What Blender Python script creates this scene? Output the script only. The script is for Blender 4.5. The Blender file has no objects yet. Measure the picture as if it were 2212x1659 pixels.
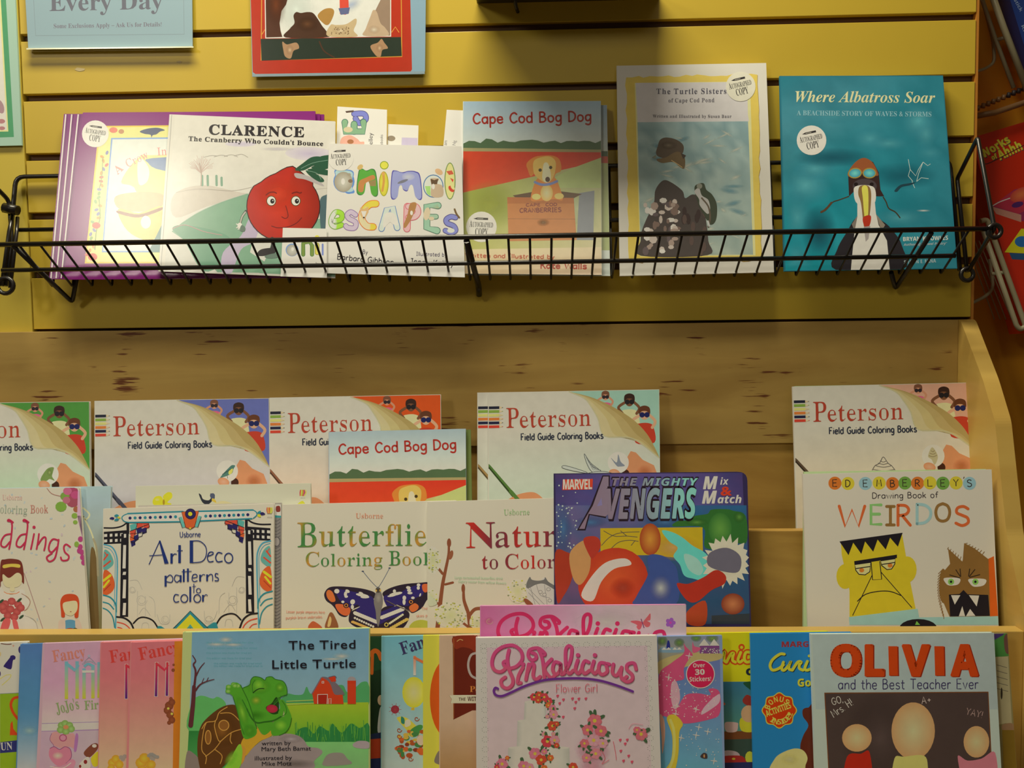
import bpy, math, random
from mathutils import Vector
random.seed(7)
SC = bpy.context.scene
COL = SC.collection

# ---------------------------------------------------------------- camera
FPX, CX, CY = 1900.0, 1106.0, 829.5
CAM = Vector((0.6641, -1.1451, 1.75 - 0.3864))
YAW, PITCH, ROLL = -0.02925, -0.06053, -0.01301
_cy, _sy, _cp, _sp = math.cos(YAW), math.sin(YAW), math.cos(PITCH), math.sin(PITCH)
FWD = Vector((_sy * _cp, _cy * _cp, _sp))
_r = Vector((_cy, -_sy, 0)); _u = _r.cross(FWD)
RIGHT = _r * math.cos(ROLL) + _u * math.sin(ROLL)
UP = _u * math.cos(ROLL) - _r * math.sin(ROLL)
cam_d = bpy.data.cameras.new('camera')
cam_d.sensor_fit = 'HORIZONTAL'; cam_d.sensor_width = 36.0; cam_d.lens = FPX * 36.0 / 2212.0
cam_d.clip_start = 0.01
cam = bpy.data.objects.new('camera', cam_d)
from mathutils import Matrix
M = Matrix(((RIGHT.x, UP.x, -FWD.x, CAM.x), (RIGHT.y, UP.y, -FWD.y, CAM.y), (RIGHT.z, UP.z, -FWD.z, CAM.z), (0, 0, 0, 1)))
cam.matrix_world = M
COL.objects.link(cam); SC.camera = cam

# ---------------------------------------------------------------- light
SC.view_settings.view_transform = 'Standard'; SC.view_settings.look = 'None'
SC.view_settings.gamma = 1.0; SC.view_settings.use_curve_mapping = False
SC.view_settings.exposure = 0.0
W = bpy.data.worlds.new('room_light'); SC.world = W; W.use_nodes = True
W.node_tree.nodes['Background'].inputs[0].default_value = (1.0, 0.86, 0.62, 1)
W.node_tree.nodes['Background'].inputs[1].default_value = 0.05
def area(name, loc, target, sx, sy, power, col=(1, 0.92, 0.69)):
    d = bpy.data.lights.new(name, 'AREA'); d.shape = 'RECTANGLE'; d.size = sx; d.size_y = sy
    d.energy = power; d.color = col
    o = bpy.data.objects.new(name, d); o.location = loc
    o.rotation_euler = (Vector(target) - Vector(loc)).to_track_quat('-Z', 'Y').to_euler()
    COL.objects.link(o); return o
area('ceiling_light_front', (0.38, -0.50, 2.75), (0.38, -0.35, 0), 1.0, 0.25, 28.0)
area('ceiling_light_left', (-1.17, -2.75, 2.75), (-1.0, -2.5, 1.0), 0.42, 1.35, 38, (1, 0.94, 0.76))
area('ceiling_light_middle', (0.9, -3.2, 2.75), (0.9, -2.6, 0.5), 1.2, 0.6, 8)

# ---------------------------------------------------------------- helpers
def ray(px, py):
    return (FWD + RIGHT * ((px - CX) / FPX) + UP * ((CY - py) / FPX))
def onY(px, py, Y):
    d = ray(px, py); return CAM + d * ((Y - CAM.y) / d.y)
def onX(px, py, X):
    d = ray(px, py); return CAM + d * ((X - CAM.x) / d.x)
def lin(v):
    v /= 255.0
    return v / 12.92 if v <= 0.04045 else ((v + 0.055) / 1.055) ** 2.4
def mat(name, col=(1, 1, 1), rough=0.5, spec=0.5, metal=0.0, noise=0.0, nscale=40.0, coat=0.0, bump=0.0):
    m = bpy.data.materials.new(name); m.use_nodes = True
    nt = m.node_tree; b = nt.nodes['Principled BSDF']
    b.inputs['Base Color'].default_value = (*col, 1)
    b.inputs['Roughness'].default_value = rough
    b.inputs['Specular IOR Level'].default_value = spec
    b.inputs['Metallic'].default_value = metal
    b.inputs['Coat Weight'].default_value = coat
    b.inputs['Coat Roughness'].default_value = 0.16
    if noise or bump:
        tc = nt.nodes.new('ShaderNodeTexCoord'); nz = nt.nodes.new('ShaderNodeTexNoise')
        nz.inputs['Scale'].default_value = nscale; nz.inputs['Detail'].default_value = 4
        nt.links.new(tc.outputs['Object'], nz.inputs['Vector'])
        if noise:
            mr = nt.nodes.new('ShaderNodeMapRange'); mr.inputs['To Min'].default_value = 1 - noise; mr.inputs['To Max'].default_value = 1 + noise
            mx = nt.nodes.new('ShaderNodeVectorMath'); mx.operation = 'SCALE'; mx.inputs[0].default_value = col
            nt.links.new(nz.outputs['Fac'], mr.inputs['Value']); nt.links.new(mr.outputs[0], mx.inputs['Scale'])
            nt.links.new(mx.outputs[0], b.inputs['Base Color'])
        if bump:
            bp = nt.nodes.new('ShaderNodeBump'); bp.inputs['Strength'].default_value = bump; bp.inputs['Distance'].default_value = 0.002
            nt.links.new(nz.outputs['Fac'], bp.inputs['Height']); nt.links.new(bp.outputs[0], b.inputs['Normal'])
    return m
def print_mat(name, rough, coat, spec=0.5, bump=0.0):
    m = bpy.data.materials.new(name); m.use_nodes = True
    nt = m.node_tree; b = nt.nodes['Principled BSDF']
    a = nt.nodes.new('ShaderNodeAttribute'); a.attribute_name = 'ink'
    tc = nt.nodes.new('ShaderNodeTexCoord'); nz = nt.nodes.new('ShaderNodeTexNoise'); nz.inputs['Scale'].default_value = 90
    mr = nt.nodes.new('ShaderNodeMapRange'); mr.inputs['To Min'].default_value = 0.93; mr.inputs['To Max'].default_value = 1.07
    mx = nt.nodes.new('ShaderNodeVectorMath'); mx.operation = 'SCALE'
    nt.links.new(tc.outputs['Object'], nz.inputs['Vector']); nt.links.new(nz.outputs['Fac'], mr.inputs['Value'])
    nt.links.new(a.outputs['Color'], mx.inputs[0]); nt.links.new(mr.outputs[0], mx.inputs['Scale'])
    nt.links.new(mx.outputs[0], b.inputs['Base Color']); nt.links.new(a.outputs['Alpha'], b.inputs['Alpha'])
    b.inputs['Roughness'].default_value = rough; b.inputs['Coat Weight'].default_value = coat
    b.inputs['Coat Roughness'].default_value = 0.16; b.inputs['Specular IOR Level'].default_value = spec
    return m
PRINT = {'satin': print_mat('satin_print', 0.42, 0.0, 0.35), 'gloss': print_mat('gloss_print', 0.24, 0.6), 'foil': print_mat('foil_print', 0.34, 0.7)}

def mesh_obj(name, verts, faces, m, parent=None, cols=None, origin=None):
    me = bpy.data.meshes.new(name)
    o0 = origin if origin is not None else (Vector(parent.location) if parent else Vector((0, 0, 0)))
    me.from_pydata([tuple(Vector(v) - o0) for v in verts], [], faces)
    if cols:
        at = me.color_attributes.new('ink', 'FLOAT_COLOR', 'POINT')
        flat = []
        for c in cols: flat.extend(c)
        at.data.foreach_set('color', flat)
    me.materials.append(m); me.update()
    o = bpy.data.objects.new(name, me); COL.objects.link(o)
    if parent:
        o.parent = parent
        if origin is not None: o.location = origin - Vector(parent.location)
    elif origin is not None: o.location = origin
    return o
def tag(o, label, cat, group=None):
    o['label'] = label; o['category'] = cat
    if group: o['group'] = group
    return o
def empty(name, loc, label=None, cat=None, group=None):
    e = bpy.data.objects.new(name, None); e.empty_display_size = 0.02; e.location = loc; COL.objects.link(e)
    if label: tag(e, label, cat, group)
    return e
BOXF = [(0, 1, 2, 3), (7, 6, 5, 4), (0, 4, 5, 1), (1, 5, 6, 2), (2, 6, 7, 3), (3, 7, 4, 0)]
def box(name, x0, x1, y0, y1, z0, z1, m, parent=None, bevel=0.0):
    v = [(x0, y0, z0), (x1, y0, z0), (x1, y0, z1), (x0, y0, z1), (x0, y1, z0), (x1, y1, z0), (x1, y1, z1), (x0, y1, z1)]
    o = mesh_obj(name, v, BOXF, m, parent, origin=Vector(((x0 + x1) / 2, (y0 + y1) / 2, z0)))
    if bevel:
        b = o.modifiers.new('bevel', 'BEVEL'); b.width = bevel; b.segments = 2
    return o
def smooth_pts(pts, closed=False, n=6):
    """Catmull-Rom through the points; a doubled point is a corner."""
    P = [tuple(p) for p in pts]; out = []; N = len(P)
    if N < 3 and not closed: return P
    rng = range(N) if closed else range(N - 1)
    for i in rng:
        p1, p2 = P[i], P[(i + 1) % N]
        if p1 == p2: continue
        p0 = P[(i - 1) % N] if (closed or i > 0) else p1
        p3 = P[(i + 2) % N] if (closed or i + 2 < N) else p2
        for k in range(n):
            t = k / n; t2 = t * t; t3 = t2 * t
            out.append(tuple(0.5 * (2 * b + (c - a) * t + (2 * a - 5 * b + 4 * c - d) * t2 + (3 * b - a - 3 * c + d) * t3)
                             for a, b, c, d in zip(p0, p1, p2, p3)))
    if not closed: out.append(P[-1])
    return out
def tube_data(pts, r, seg=8, closed=False, V=None, F=None):
    V = [] if V is None else V; F = [] if F is None else F
    pts = [Vector(p) for p in pts]; n = len(pts); base = len(V); prev = None
    for i, p in enumerate(pts):
        a = pts[i - 1] if (i > 0 or closed) else p
        b = pts[(i + 1) % n] if (i < n - 1 or closed) else p
        t = (b - a).normalized()
        if prev is None:
            q = Vector((0, 0, 1)) if abs(t.z) < 0.9 else Vector((1, 0, 0))
            u = t.cross(q).normalized()
        else: u = (prev - t * prev.dot(t)).normalized()
        prev = u; w = t.cross(u)
        for k in range(seg):
            an = 2 * math.pi * k / seg
            V.append(p + (u * math.cos(an) + w * math.sin(an)) * r)
    for i in range(n if closed else n - 1):
        j = (i + 1) % n
        for k in range(seg):
            l = (k + 1) % seg
            F.append((base + i * seg + k, base + i * seg + l, base + j * seg + l, base + j * seg + k))
    if not closed:
        F.append(tuple(base + k for k in range(seg))[::-1]); F.append(tuple(base + (n - 1) * seg + k for k in range(seg)))
    return V, F
def rounded(pts, rad, n=4):
    pts = [Vector(p) for p in pts]; out = [pts[0]]
    for i in range(1, len(pts) - 1):
        p, a, b = pts[i], pts[i - 1], pts[i + 1]
        r = min(rad, (a - p).length * .45, (b - p).length * .45)
        s = p + (a - p).normalized() * r; e = p + (b - p).normalized() * r
        for k in range(n + 1):
            t = k / n; out.append(s * (1 - t) ** 2 + p * 2 * t * (1 - t) + e * t * t)
    out.append(pts[-1]); return out
def tube(name, pts, r, m, parent=None, seg=8, closed=False, rad=0.0):
    if rad: pts = rounded(pts, rad)
    V, F = tube_data(pts, r, seg, closed)
    o = mesh_obj(name, V, F, m, parent, origin=Vector(pts[0]))
    for p in o.data.polygons: p.use_smooth = len(p.vertices) == 4
    return o

# ---------------------------------------------------------------- lettering
STY = {'sans': (None, None, None), 'bold': (0x1D5D4, 0x1D5EE, 0x1D7EC), 'bi': (0x1D63C, 0x1D656, 0x1D7EC),
       'serif': (0x1D400, 0x1D41A, 0x1D7CE), 'si': (0x1D468, 0x1D482, 0x1D7CE), 'script': (0x1D4D0, 0x1D4EA, 0x1D7CE), 'rom': (0x1D400, 0x1D41A, 0x1D7CE)}
def conv(s, sty):
    U, L, D = STY[sty]
    if U is None: return s
    o = ''
    for c in s:
        if 'A' <= c <= 'Z': o += chr(U + ord(c) - 65)
        elif 'a' <= c <= 'z': o += chr(L + ord(c) - 97)
        elif '0' <= c <= '9': o += chr(D + ord(c) - 48)
        else: o += c
    return o
_gt = {}
def outline(body):
    cu = bpy.data.curves.new('lettering', 'FONT'); cu.body = body; cu.resolution_u = 3
    ob = bpy.data.objects.new('lettering', cu); me = ob.to_mesh()
    V = [(v.co.x, v.co.y) for v in me.vertices]; F = [tuple(p.vertices) for p in me.polygons]
    ob.to_mesh_clear(); bpy.data.objects.remove(ob); bpy.data.curves.remove(cu)
    return V, F
def glyph(c, sty, off):
    """outline and advance width of one character, measured against a bar set after it"""
    key = (c, sty, off)
    if key in _gt: return _gt[key]
    if off > 0:
        V, F, adv = glyph(c, sty, 0.0); V = list(V); F = list(F); cnt = {}
        for f in F:
            for a, b in zip(f, f[1:] + f[:1]): cnt.setdefault((min(a, b), max(a, b)), []).append(1)
        for (a, b), v in cnt.items():
            if len(v) > 1: continue
            (x0, y0), (x1, y1) = V[a][:2], V[b][:2]; dx, dy = x1 - x0, y1 - y0; L = math.hypot(dx, dy)
            if L < 1e-6: continue
            tx, ty = dx / L * off, dy / L * off; k = len(V)
            l = -1.0 if (k // 4) % 2 else -2.0
            V += [(x0 - ty - tx * .5, y0 + tx - ty * .5, l), (x1 - ty + tx * .5, y1 + tx + ty * .5, l), (x1 + ty + tx * .5, y1 - tx + ty * .5, l), (x0 + ty - tx * .5, y0 - tx - ty * .5, l)]
            F.append((k, k + 3, k + 2, k + 1))
        r = (V, F, adv + off)
    elif c == ' ': r = ([], [], glyph('n', sty, 0.0)[2] * .5)
    else:
        bar = _gt.setdefault('bar', outline('|')[0]); b0, b1 = min(v[0] for v in bar), max(v[0] for v in bar)
        V, F = outline(conv(c, sty) + '|'); adv = max(v[0] for v in V) - b1
        F = [f for f in F if min(V[i][0] for i in f) < adv + b0 - 1e-4]
        use = sorted({i for f in F for i in f}); ix = {i: k for k, i in enumerate(use)}
        r = ([V[i] for i in use], [tuple(ix[i] for i in f) for f in F], adv)
        if sty == 'rom': r = (slim(r[0], r[1]), r[1], adv)
    _gt[key] = r; return r
def slim(V, F, k=.026, keep=.036):
    """make the heavy upright strokes of a bold roman letter lighter without touching its hairlines"""
    cnt = {}
    for f in F:
        for a, b in zip(f, f[1:] + f[:1]):
            e = (min(a, b), max(a, b)); cnt.setdefault(e, []).append((a, b, f))
    B = [v[0] for v in cnt.values() if len(v) == 1]; nx = {}
    for a, b, f in B:
        cx = sum(V[i][0] for i in f) / len(f); cy = sum(V[i][1] for i in f) / len(f)
        dx, dy = V[b][0] - V[a][0], V[b][1] - V[a][1]; L = math.hypot(dx, dy) or 1; n_ = (dy / L, -dx / L)
        if (cx - V[a][0]) * n_[0] + (cy - V[a][1]) * n_[1] > 0: n_ = (-n_[0], -n_[1])
        for i in (a, b): nx.setdefault(i, []).append(n_)
    out = []
    for i, (x, y) in enumerate(V):
        d = 0
        if i in nx:
            n_ = sum(q[0] for q in nx[i]) / len(nx[i])
            if abs(n_) > .25:
                sg = -1 if n_ > 0 else 1; best = 9
                for yy in (y + .004, y - .004):
                    for a, b, f in B:
                        y0, y1 = V[a][1], V[b][1]
                        if i in (a, b) or (y0 - yy) * (y1 - yy) > 0 or y0 == y1: continue
                        t = (V[a][0] + (V[b][0] - V[a][0]) * (yy - y0) / (y1 - y0) - x) * sg
                        if .004 < t < best: best = t
                if best < 9: d = sg * max(0, min(k * min(1, abs(n_) * 1.3), (best - keep) / 2))
        out.append((x + d, y))
    return out
def text_mesh(s, sty, off=0.0, sp=1.0):
    V = []; F = []; x = 0
    for c in s:
        v, f, a = glyph(c, sty, max(off, 0.0)); b = len(V)
        V += [(x + p[0], p[1], p[2] if len(p) > 2 else 0.0) for p in v]; F += [tuple(b + i for i in q) for q in f]; x += a * sp
    return V, F
_cap = {}
def cap_h(sty):
    if sty not in _cap:
        V, F = text_mesh('H', sty); _cap[sty] = max(v[1] for v in V)
    return _cap[sty]
# round-pen hand lettering: glyph -> (width, strokes); a leading '/' keeps the corners
HAND = {
'a': (5, "4.2 4 2.8 5 .8 4.2 .4 2 1.6 .2 3.2 .6 4.2 2;/4.3 5 4.3 .1"), 'b': (4.8, "/.5 8 .5 0;.5 3.4 1.6 4.8 3.4 4.8 4.3 2.8 3.5 .5 1.8 .1 .5 1.2"),
'c': (4.4, "4.1 4.2 2.8 5 1 4.3 .4 2.4 1.2 .5 2.8 .1 4.1 .8"), 'd': (4.9, "/4.3 8 4.3 0;4.3 3.6 3 4.9 1.1 4.5 .4 2.4 1.2 .4 2.9 .1 4.3 1.4"),
'e': (4.7, "/.5 2.6 4.2 2.7;4.2 2.7 3.8 4.5 2.3 5 .8 4.2 .4 2.3 1.2 .5 2.8 0 4.2 .8"), 'f': (3.6, "3.5 7.4 2.6 8 1.7 7.2 1.5 5 1.5 0;/.2 4.8 3.1 4.8"),
'g': (4.9, "4.2 4.2 2.8 5 1 4.3 .5 2.5 1.3 .6 2.9 .5 4.1 2;4.3 5 4.3 1 4 -2 2.4 -2.8 .7 -2.2"), 'h': (4.7, "/.5 8 .5 0;.5 3 1.8 4.8 3.4 4.7 4.1 3.4 4.1 0"),
'i': (1.6, "/.7 5 .7 0;/.7 6.8 .7 7.2"), 'j': (2.4, "1.5 5 1.5 0 1.3 -2 0 -2.8;/1.5 6.8 1.5 7.2"), 'k': (4.6, "/.5 8 .5 0;/3.9 5 .5 2.2;/1.6 3 4.2 0"),
'l': (1.6, "/.7 8 .7 0"), 'm': (7, "/.5 5 .5 0;.5 3.2 1.6 4.8 2.8 4.7 3.4 3.4 3.4 0;3.4 3.2 4.5 4.8 5.7 4.7 6.3 3.4 6.3 0"),
'n': (4.7, "/.5 5 .5 0;.5 3 1.8 4.8 3.4 4.7 4.1 3.4 4.1 0"), 'o': (5, "2.4 5 .9 4.3 .4 2.5 1 .7 2.4 0 3.9 .7 4.5 2.5 3.9 4.3 2.4 5"),
'p': (4.8, "/.5 5 .5 -3;.5 3.6 1.8 4.9 3.5 4.6 4.3 2.6 3.5 .5 1.9 .2 .5 1.3"), 'r': (3.6, "/.5 5 .5 0;.5 3 1.3 4.5 2.4 4.9 3.4 4.5"),
's': (4.2, "3.8 4.4 2.3 5 .9 4.4 .9 3.2 2.4 2.6 3.8 1.9 3.7 .6 2.2 0 .4 .6"), 't': (3.7, "1.7 7.2 1.6 1.4 2.2 .2 3.4 .2;/.2 4.9 3.4 4.9"),
'u': (4.8, ".5 5 .5 1.6 1.2 .2 2.8 .2 4.1 1.8;/4.2 5 4.2 0"), 'v': (4.6, "/.3 5 2.2 0 4.2 5"), 'w': (6.6, "/.3 5 1.8 0 3.3 4.4 4.8 0 6.2 5"),
'x': (4.4, "/.4 5 4 0;/4 5 .4 0"), 'y': (4.6, "/.4 5 2.4 .5;4.3 5 2.6 .8 1.2 -2.8"), 'z': (4.4, "/.4 5 4 5 .4 0 4 0"),
'A': (6, "/.3 0 3 8 5.6 0;/1.3 2.8 4.7 2.8"), 'B': (5.6, "/.6 8 .6 0;.6 8 3 7.9 4.3 6.6 3.6 4.8 .6 4.3;.6 4.3 3.6 4.1 5 2.4 3.8 .4 .6 0"),
'C': (6, "5.4 6.8 3.8 8 1.6 6.9 .5 4 1.4 1 3.4 0 5.5 1.2"), 'D': (6, "/.6 8 .6 0;.6 8 3.4 7.6 5.3 5.6 5.2 2.6 3.4 .5 .6 0"),
'E': (5.1, "/4.6 8 .6 8 .6 0 4.6 0;/.6 4.2 4 4.2"), 'F': (5, "/4.6 8 .6 8 .6 0;/.6 4.2 3.8 4.2"),
'G': (6.3, "5.6 6.9 3.8 8 1.6 6.9 .5 4 1.4 1 3.4 0 5.4 1.2 5.7 3.5;/3.4 3.6 5.8 3.6"), 'H': (6, "/.6 8 .6 0;/5.3 8 5.3 0;/.6 4.2 5.3 4.2"),
'I': (3.4, "/.4 8 3 8;/1.7 8 1.7 0;/.4 0 3 0"), 'J': (5, "3.8 8 3.8 2 2.8 0 1 .2 .2 1.6;/2 8 5 8"), 'K': (5.6, "/.6 8 .6 0;/4.8 8 .6 3.4;/2.2 5 5.2 0"),
'L': (4.8, "/.6 8 .6 0 4.6 0"), 'M': (7.4, "/.4 0 1.2 8 3.6 2.4 6 8 6.8 0"), 'N': (6.2, "/.6 0 .6 8 5.4 0 5.4 8"),
'O': (6.4, "3.2 8 1.2 6.9 .4 4 1.2 1 3.2 0 5.2 1 6 4 5.2 6.9 3.2 8"), 'P': (5.4, "/.6 8 .6 0;.6 8 3.4 7.8 4.8 6 3.8 4 .6 3.4"),
'R': (5.6, "/.6 8 .6 0;.6 8 3.4 7.8 4.6 6.2 3.6 4.4 .6 3.8;/2.2 3.9 5.2 0"), 'S': (5.4, "4.8 7 3.2 8 1.2 7.4 .9 5.4 2.8 4.3 4.6 3.2 4.8 1.2 2.8 0 .6 1"),
'T': (5.6, "/.2 8 5.4 8;/2.8 8 2.8 0"), 'U': (6, ".6 8 .6 2.4 1.8 .3 3.8 .2 5.2 2.2 5.3 8"), 'V': (5.6, "/.2 8 2.8 0 5.4 8"),
'W': (8.2, "/.2 8 2 0 4.1 6.6 6.1 0 8 8"), 'Y': (5.4, "/.2 8 2.7 4.2 5.2 8;/2.7 4.2 2.7 0"), 'Z': (5.2, "/.4 8 4.8 8 .4 0 4.8 0"),
'0': (5, "2.4 8 .9 6.6 .5 4 1 1.2 2.4 0 3.9 1.2 4.3 4 3.9 6.8 2.4 8"), '3': (4.8, ".6 7.2 2.2 8 4 6.8 3.4 4.8 1.8 4.3;1.8 4.3 4.2 3.4 4 1 2 0 .4 .8"),
"'": (1.6, "/.9 8 .5 6.2"), '!': (2, "/.9 8 .9 2.6;/.9 .1 .9 .4"), ',': (1.8, "/.9 .6 .3 -1.2"), '.': (1.8, "/.8 .1 .8 .4"), '+': (5, "/.6 3.6 4.2 3.6;/2.4 5.4 2.4 1.8"), ' ': (3.2, "")}
def hand_strokes(s, sp=0.9):
    out = []; x = 0
    for i, ch in enumerate(s):
        w, st = HAND.get(ch, HAND['o'])
        for k in [q for q in st.split(';') if q]:
            sharp = k[0] == '/'; v = [float(t) for t in k.lstrip('/').split()]
            pts = [(x + v[j], v[j + 1]) for j in range(0, len(v), 2)]
            out.append((i, pts if sharp else smooth_pts(pts, n=4)))
        x += w + sp
    return out, x - sp

# ---------------------------------------------------------------- flat print on a tilted plane
class Plane:
    def __init__(s, px, py, Y, lean=0.0, yaw=0.0):
        l = math.radians(lean); a = math.radians(yaw)
        s.P0 = onY(px, py, Y); s.n = Vector((math.sin(a) * math.cos(l), -math.cos(a) * math.cos(l), math.sin(l)))
    def at(s, px, py, lift=0.0):
        d = ray(px, py); return CAM + d * ((s.P0 + s.n * lift - CAM).dot(s.n) / d.dot(s.n))
EPS = 2.5e-6
class Ink:
    """one printed part: flat shapes traced on the plane of a cover, one thin layer over the other"""
    def __init__(s, thing, name, label=None, finish=None):
        s.t = thing; s.name = name; s.V = []; s.F = []; s.C = []; s.label = label; s.finish = finish or thing.finish; s.sub = 0
    def col(s, c, x=0, y=0):
        if callable(c): c = c(x, y)
        k = s.t.k; a = c[3] if len(c) > 3 else 1.0
        return (min(lin(c[0]) / k[0], .9), min(lin(c[1]) / k[1], .9), min(lin(c[2]) / k[2], .9), a)
    def add(s, pts, faces, cols, same=False):
        dl = 0.0
        if same: s.sub = (s.sub + 1) % 3; dl = -EPS * (.3 + .22 * s.sub)
        if not same: s.t.layer += 1
        b = len(s.V); L = s.t.layer * EPS
        for p in pts:
            x, y = p[0], p[1]
            for (ax, ay), nx, ny in s.t.half:          # print ends at the edge of its sheet
                d = (x - ax) * nx + (y - ay) * ny
                if d > -.3: x -= nx * (d + .3); y -= ny * (d + .3)
            s.V.append(s.t.plane.at(x, y, L + (p[2] * EPS if len(p) > 2 else dl)))
        s.F += [tuple(b + i for i in f) for f in faces]; s.C += cols
    def poly(s, pts, c, smooth=False, same=False):
        if isinstance(pts, str): v = [float(t) for t in pts.split()]; pts = list(zip(v[::2], v[1::2]))
        if smooth: pts = smooth_pts(pts, True, 5)
        s.add(pts, [tuple(range(len(pts)))], [s.col(c, *p) for p in pts], same); return s
    def grid(s, tl, tr, br, bl, f, nx=8, ny=8):
        pts = []; 
        for j in range(ny + 1):
            for i in range(nx + 1):
                u, v = i / nx, j / ny
                pts.append(tuple((tl[q] * (1 - u) + tr[q] * u) * (1 - v) + (bl[q] * (1 - u) + br[q] * u) * v for q in (0, 1)))
        uv = [(i / nx, j / ny) for j in range(ny + 1) for i in range(nx + 1)]
        F = [(j * (nx + 1) + i, j * (nx + 1) + i + 1, (j + 1) * (nx + 1) + i + 1, (j + 1) * (nx + 1) + i) for j in range(ny) for i in range(nx)]
        s.add(pts, F, [s.col(f(*q) if callable(f) else f) for q in uv]); return s
    def rect(s, x0, y0, x1, y1, c): return s.poly([(x0, y0), (x1, y0), (x1, y1), (x0, y1)], c)
    def disc(s, x, y, rx, ry=None, c=(0, 0, 0), c2=None, rot=0, n=20, same=False):
        """ellipse; c in the middle, c2 at the rim (give alpha 0 for a soft edge)"""
        ry = rx if ry is None else ry; c2 = c if c2 is None else c2
        ca, sa = math.cos(math.radians(rot)), math.sin(math.radians(rot)); R = []
        for k in range(n):
            a = 2 * math.pi * k / n; u, v = rx * math.cos(a), ry * math.sin(a); R.append((x + u * ca - v * sa, y + u * sa + v * ca))
        s.add([(x, y)] + R, [(0, 1 + k, 1 + (k + 1) % n) for k in range(n)], [s.col(c, x, y)] + [s.col(c2, *p) for p in R], same); return s
    def line(s, pts, w, c, smooth=True, closed=False, same=False, cap=True, w2=None):
        if isinstance(pts, str): v = [float(t) for t in pts.split()]; pts = list(zip(v[::2], v[1::2]))
        if smooth and len(pts) > 2: pts = smooth_pts(pts, closed, 5)
        n = len(pts); L = []; R = []
        for i, p in enumerate(pts):
            a = pts[i - 1] if (i or closed) else p; b = pts[(i + 1) % n] if (i < n - 1 or closed) else p
            dx, dy = b[0] - a[0], b[1] - a[1]; q = math.hypot(dx, dy) or 1
            ww = (w if w2 is None else w + (w2 - w) * i / max(1, n - 1)) / 2
            L.append((p[0] - dy / q * ww, p[1] + dx / q * ww)); R.append((p[0] + dy / q * ww, p[1] - dx / q * ww))
        P = L + R; F = [(i, (i + 1) % n, n + (i + 1) % n, n + i) for i in range(n if closed else n - 1)]
        s.add(P, F, [s.col(c, *p) for p in P], same)
        if cap and not closed and w > 2.5:
            s.disc(*pts[0], w / 2, c=c, n=10, same=True)
            s.disc(*pts[-1], (w2 if w2 is not None else w) / 2, c=c, n=10, same=True)
        return s
    def text(s, t, x0, y0, x1, y1, h, c, sty='sans', off=0.0, sp=1.0, slant=0.0, up=None):
        """text from (x0,y0) to (x1,y1) on its base line, capitals h high"""
        V, F = text_mesh(t, sty, off, sp)
        if not V: return s
        u0 = min(v[0] for v in V); u1 = max(v[0] for v in V); ch = cap_h(sty)
        dx, dy = x1 - x0, y1 - y0; q = math.hypot(dx, dy); ux, uy = (dy / q, -dx / q) if up is None else up
        P = []
        s.t.layer += 2
        for (u, v, l) in V:
            a = (u - u0) / (u1 - u0); b = v / ch * h; a2 = a + slant * b / q
            P.append((x0 + dx * a2 + ux * b, y0 + dy * a2 + uy * b, l))
        if callable(c): C = [s.col(c, *p[:2]) for p in P]
        else: C = [s.col(c)] * len(P)
        s.add(P, F, C); return s
    def hand(s, t, x0, y0, x1, y1, h, w, c, sp=0.9, slant=0.0):
        """round-pen lettering; c one colour or a list, one per letter"""
        S, tot = hand_strokes(t, sp); dx, dy = x1 - x0, y1 - y0; q = math.hypot(dx, dy); ux, uy = dy / q, -dx / q
        s.t.layer += 1
        for (i, pts) in S:
            P = [(x0 + dx * (u / tot + slant * v / 8 * h / q) + ux * v / 8 * h, y0 + dy * (u / tot + slant * v / 8 * h / q) + uy * v / 8 * h) for u, v in pts]
            s.line(P, w, c[i % len(c)] if isinstance(c, list) else c, smooth=False, same=True)
        return s
    def arc_text(s, t, cx, cy, r, a0, a1, h, c, sty='bold', off=0.0):
        n = len(t)
        for i, ch in enumerate(t):
            if ch == ' ': continue
            a = math.radians(a0 + (a1 - a0) * i / max(1, n - 1)); sg = 1 if a1 > a0 else -1
            x, y = cx + r * math.cos(a), cy + r * math.sin(a); tx, ty = -math.sin(a) * sg, math.cos(a) * sg
            w = h * .36
            s.text(ch, x - tx * w, y - ty * w, x + tx * w, y + ty * w, h, c, sty, off)
        return s
    def done(s):
        if not s.V: return
        o = mesh_obj(s.name, s.V, s.F, PRINT[s.finish], s.t.root, s.C)
        if s.label: o['label'] = s.label
        return o
K_UP = (.66, .62, .54)
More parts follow.
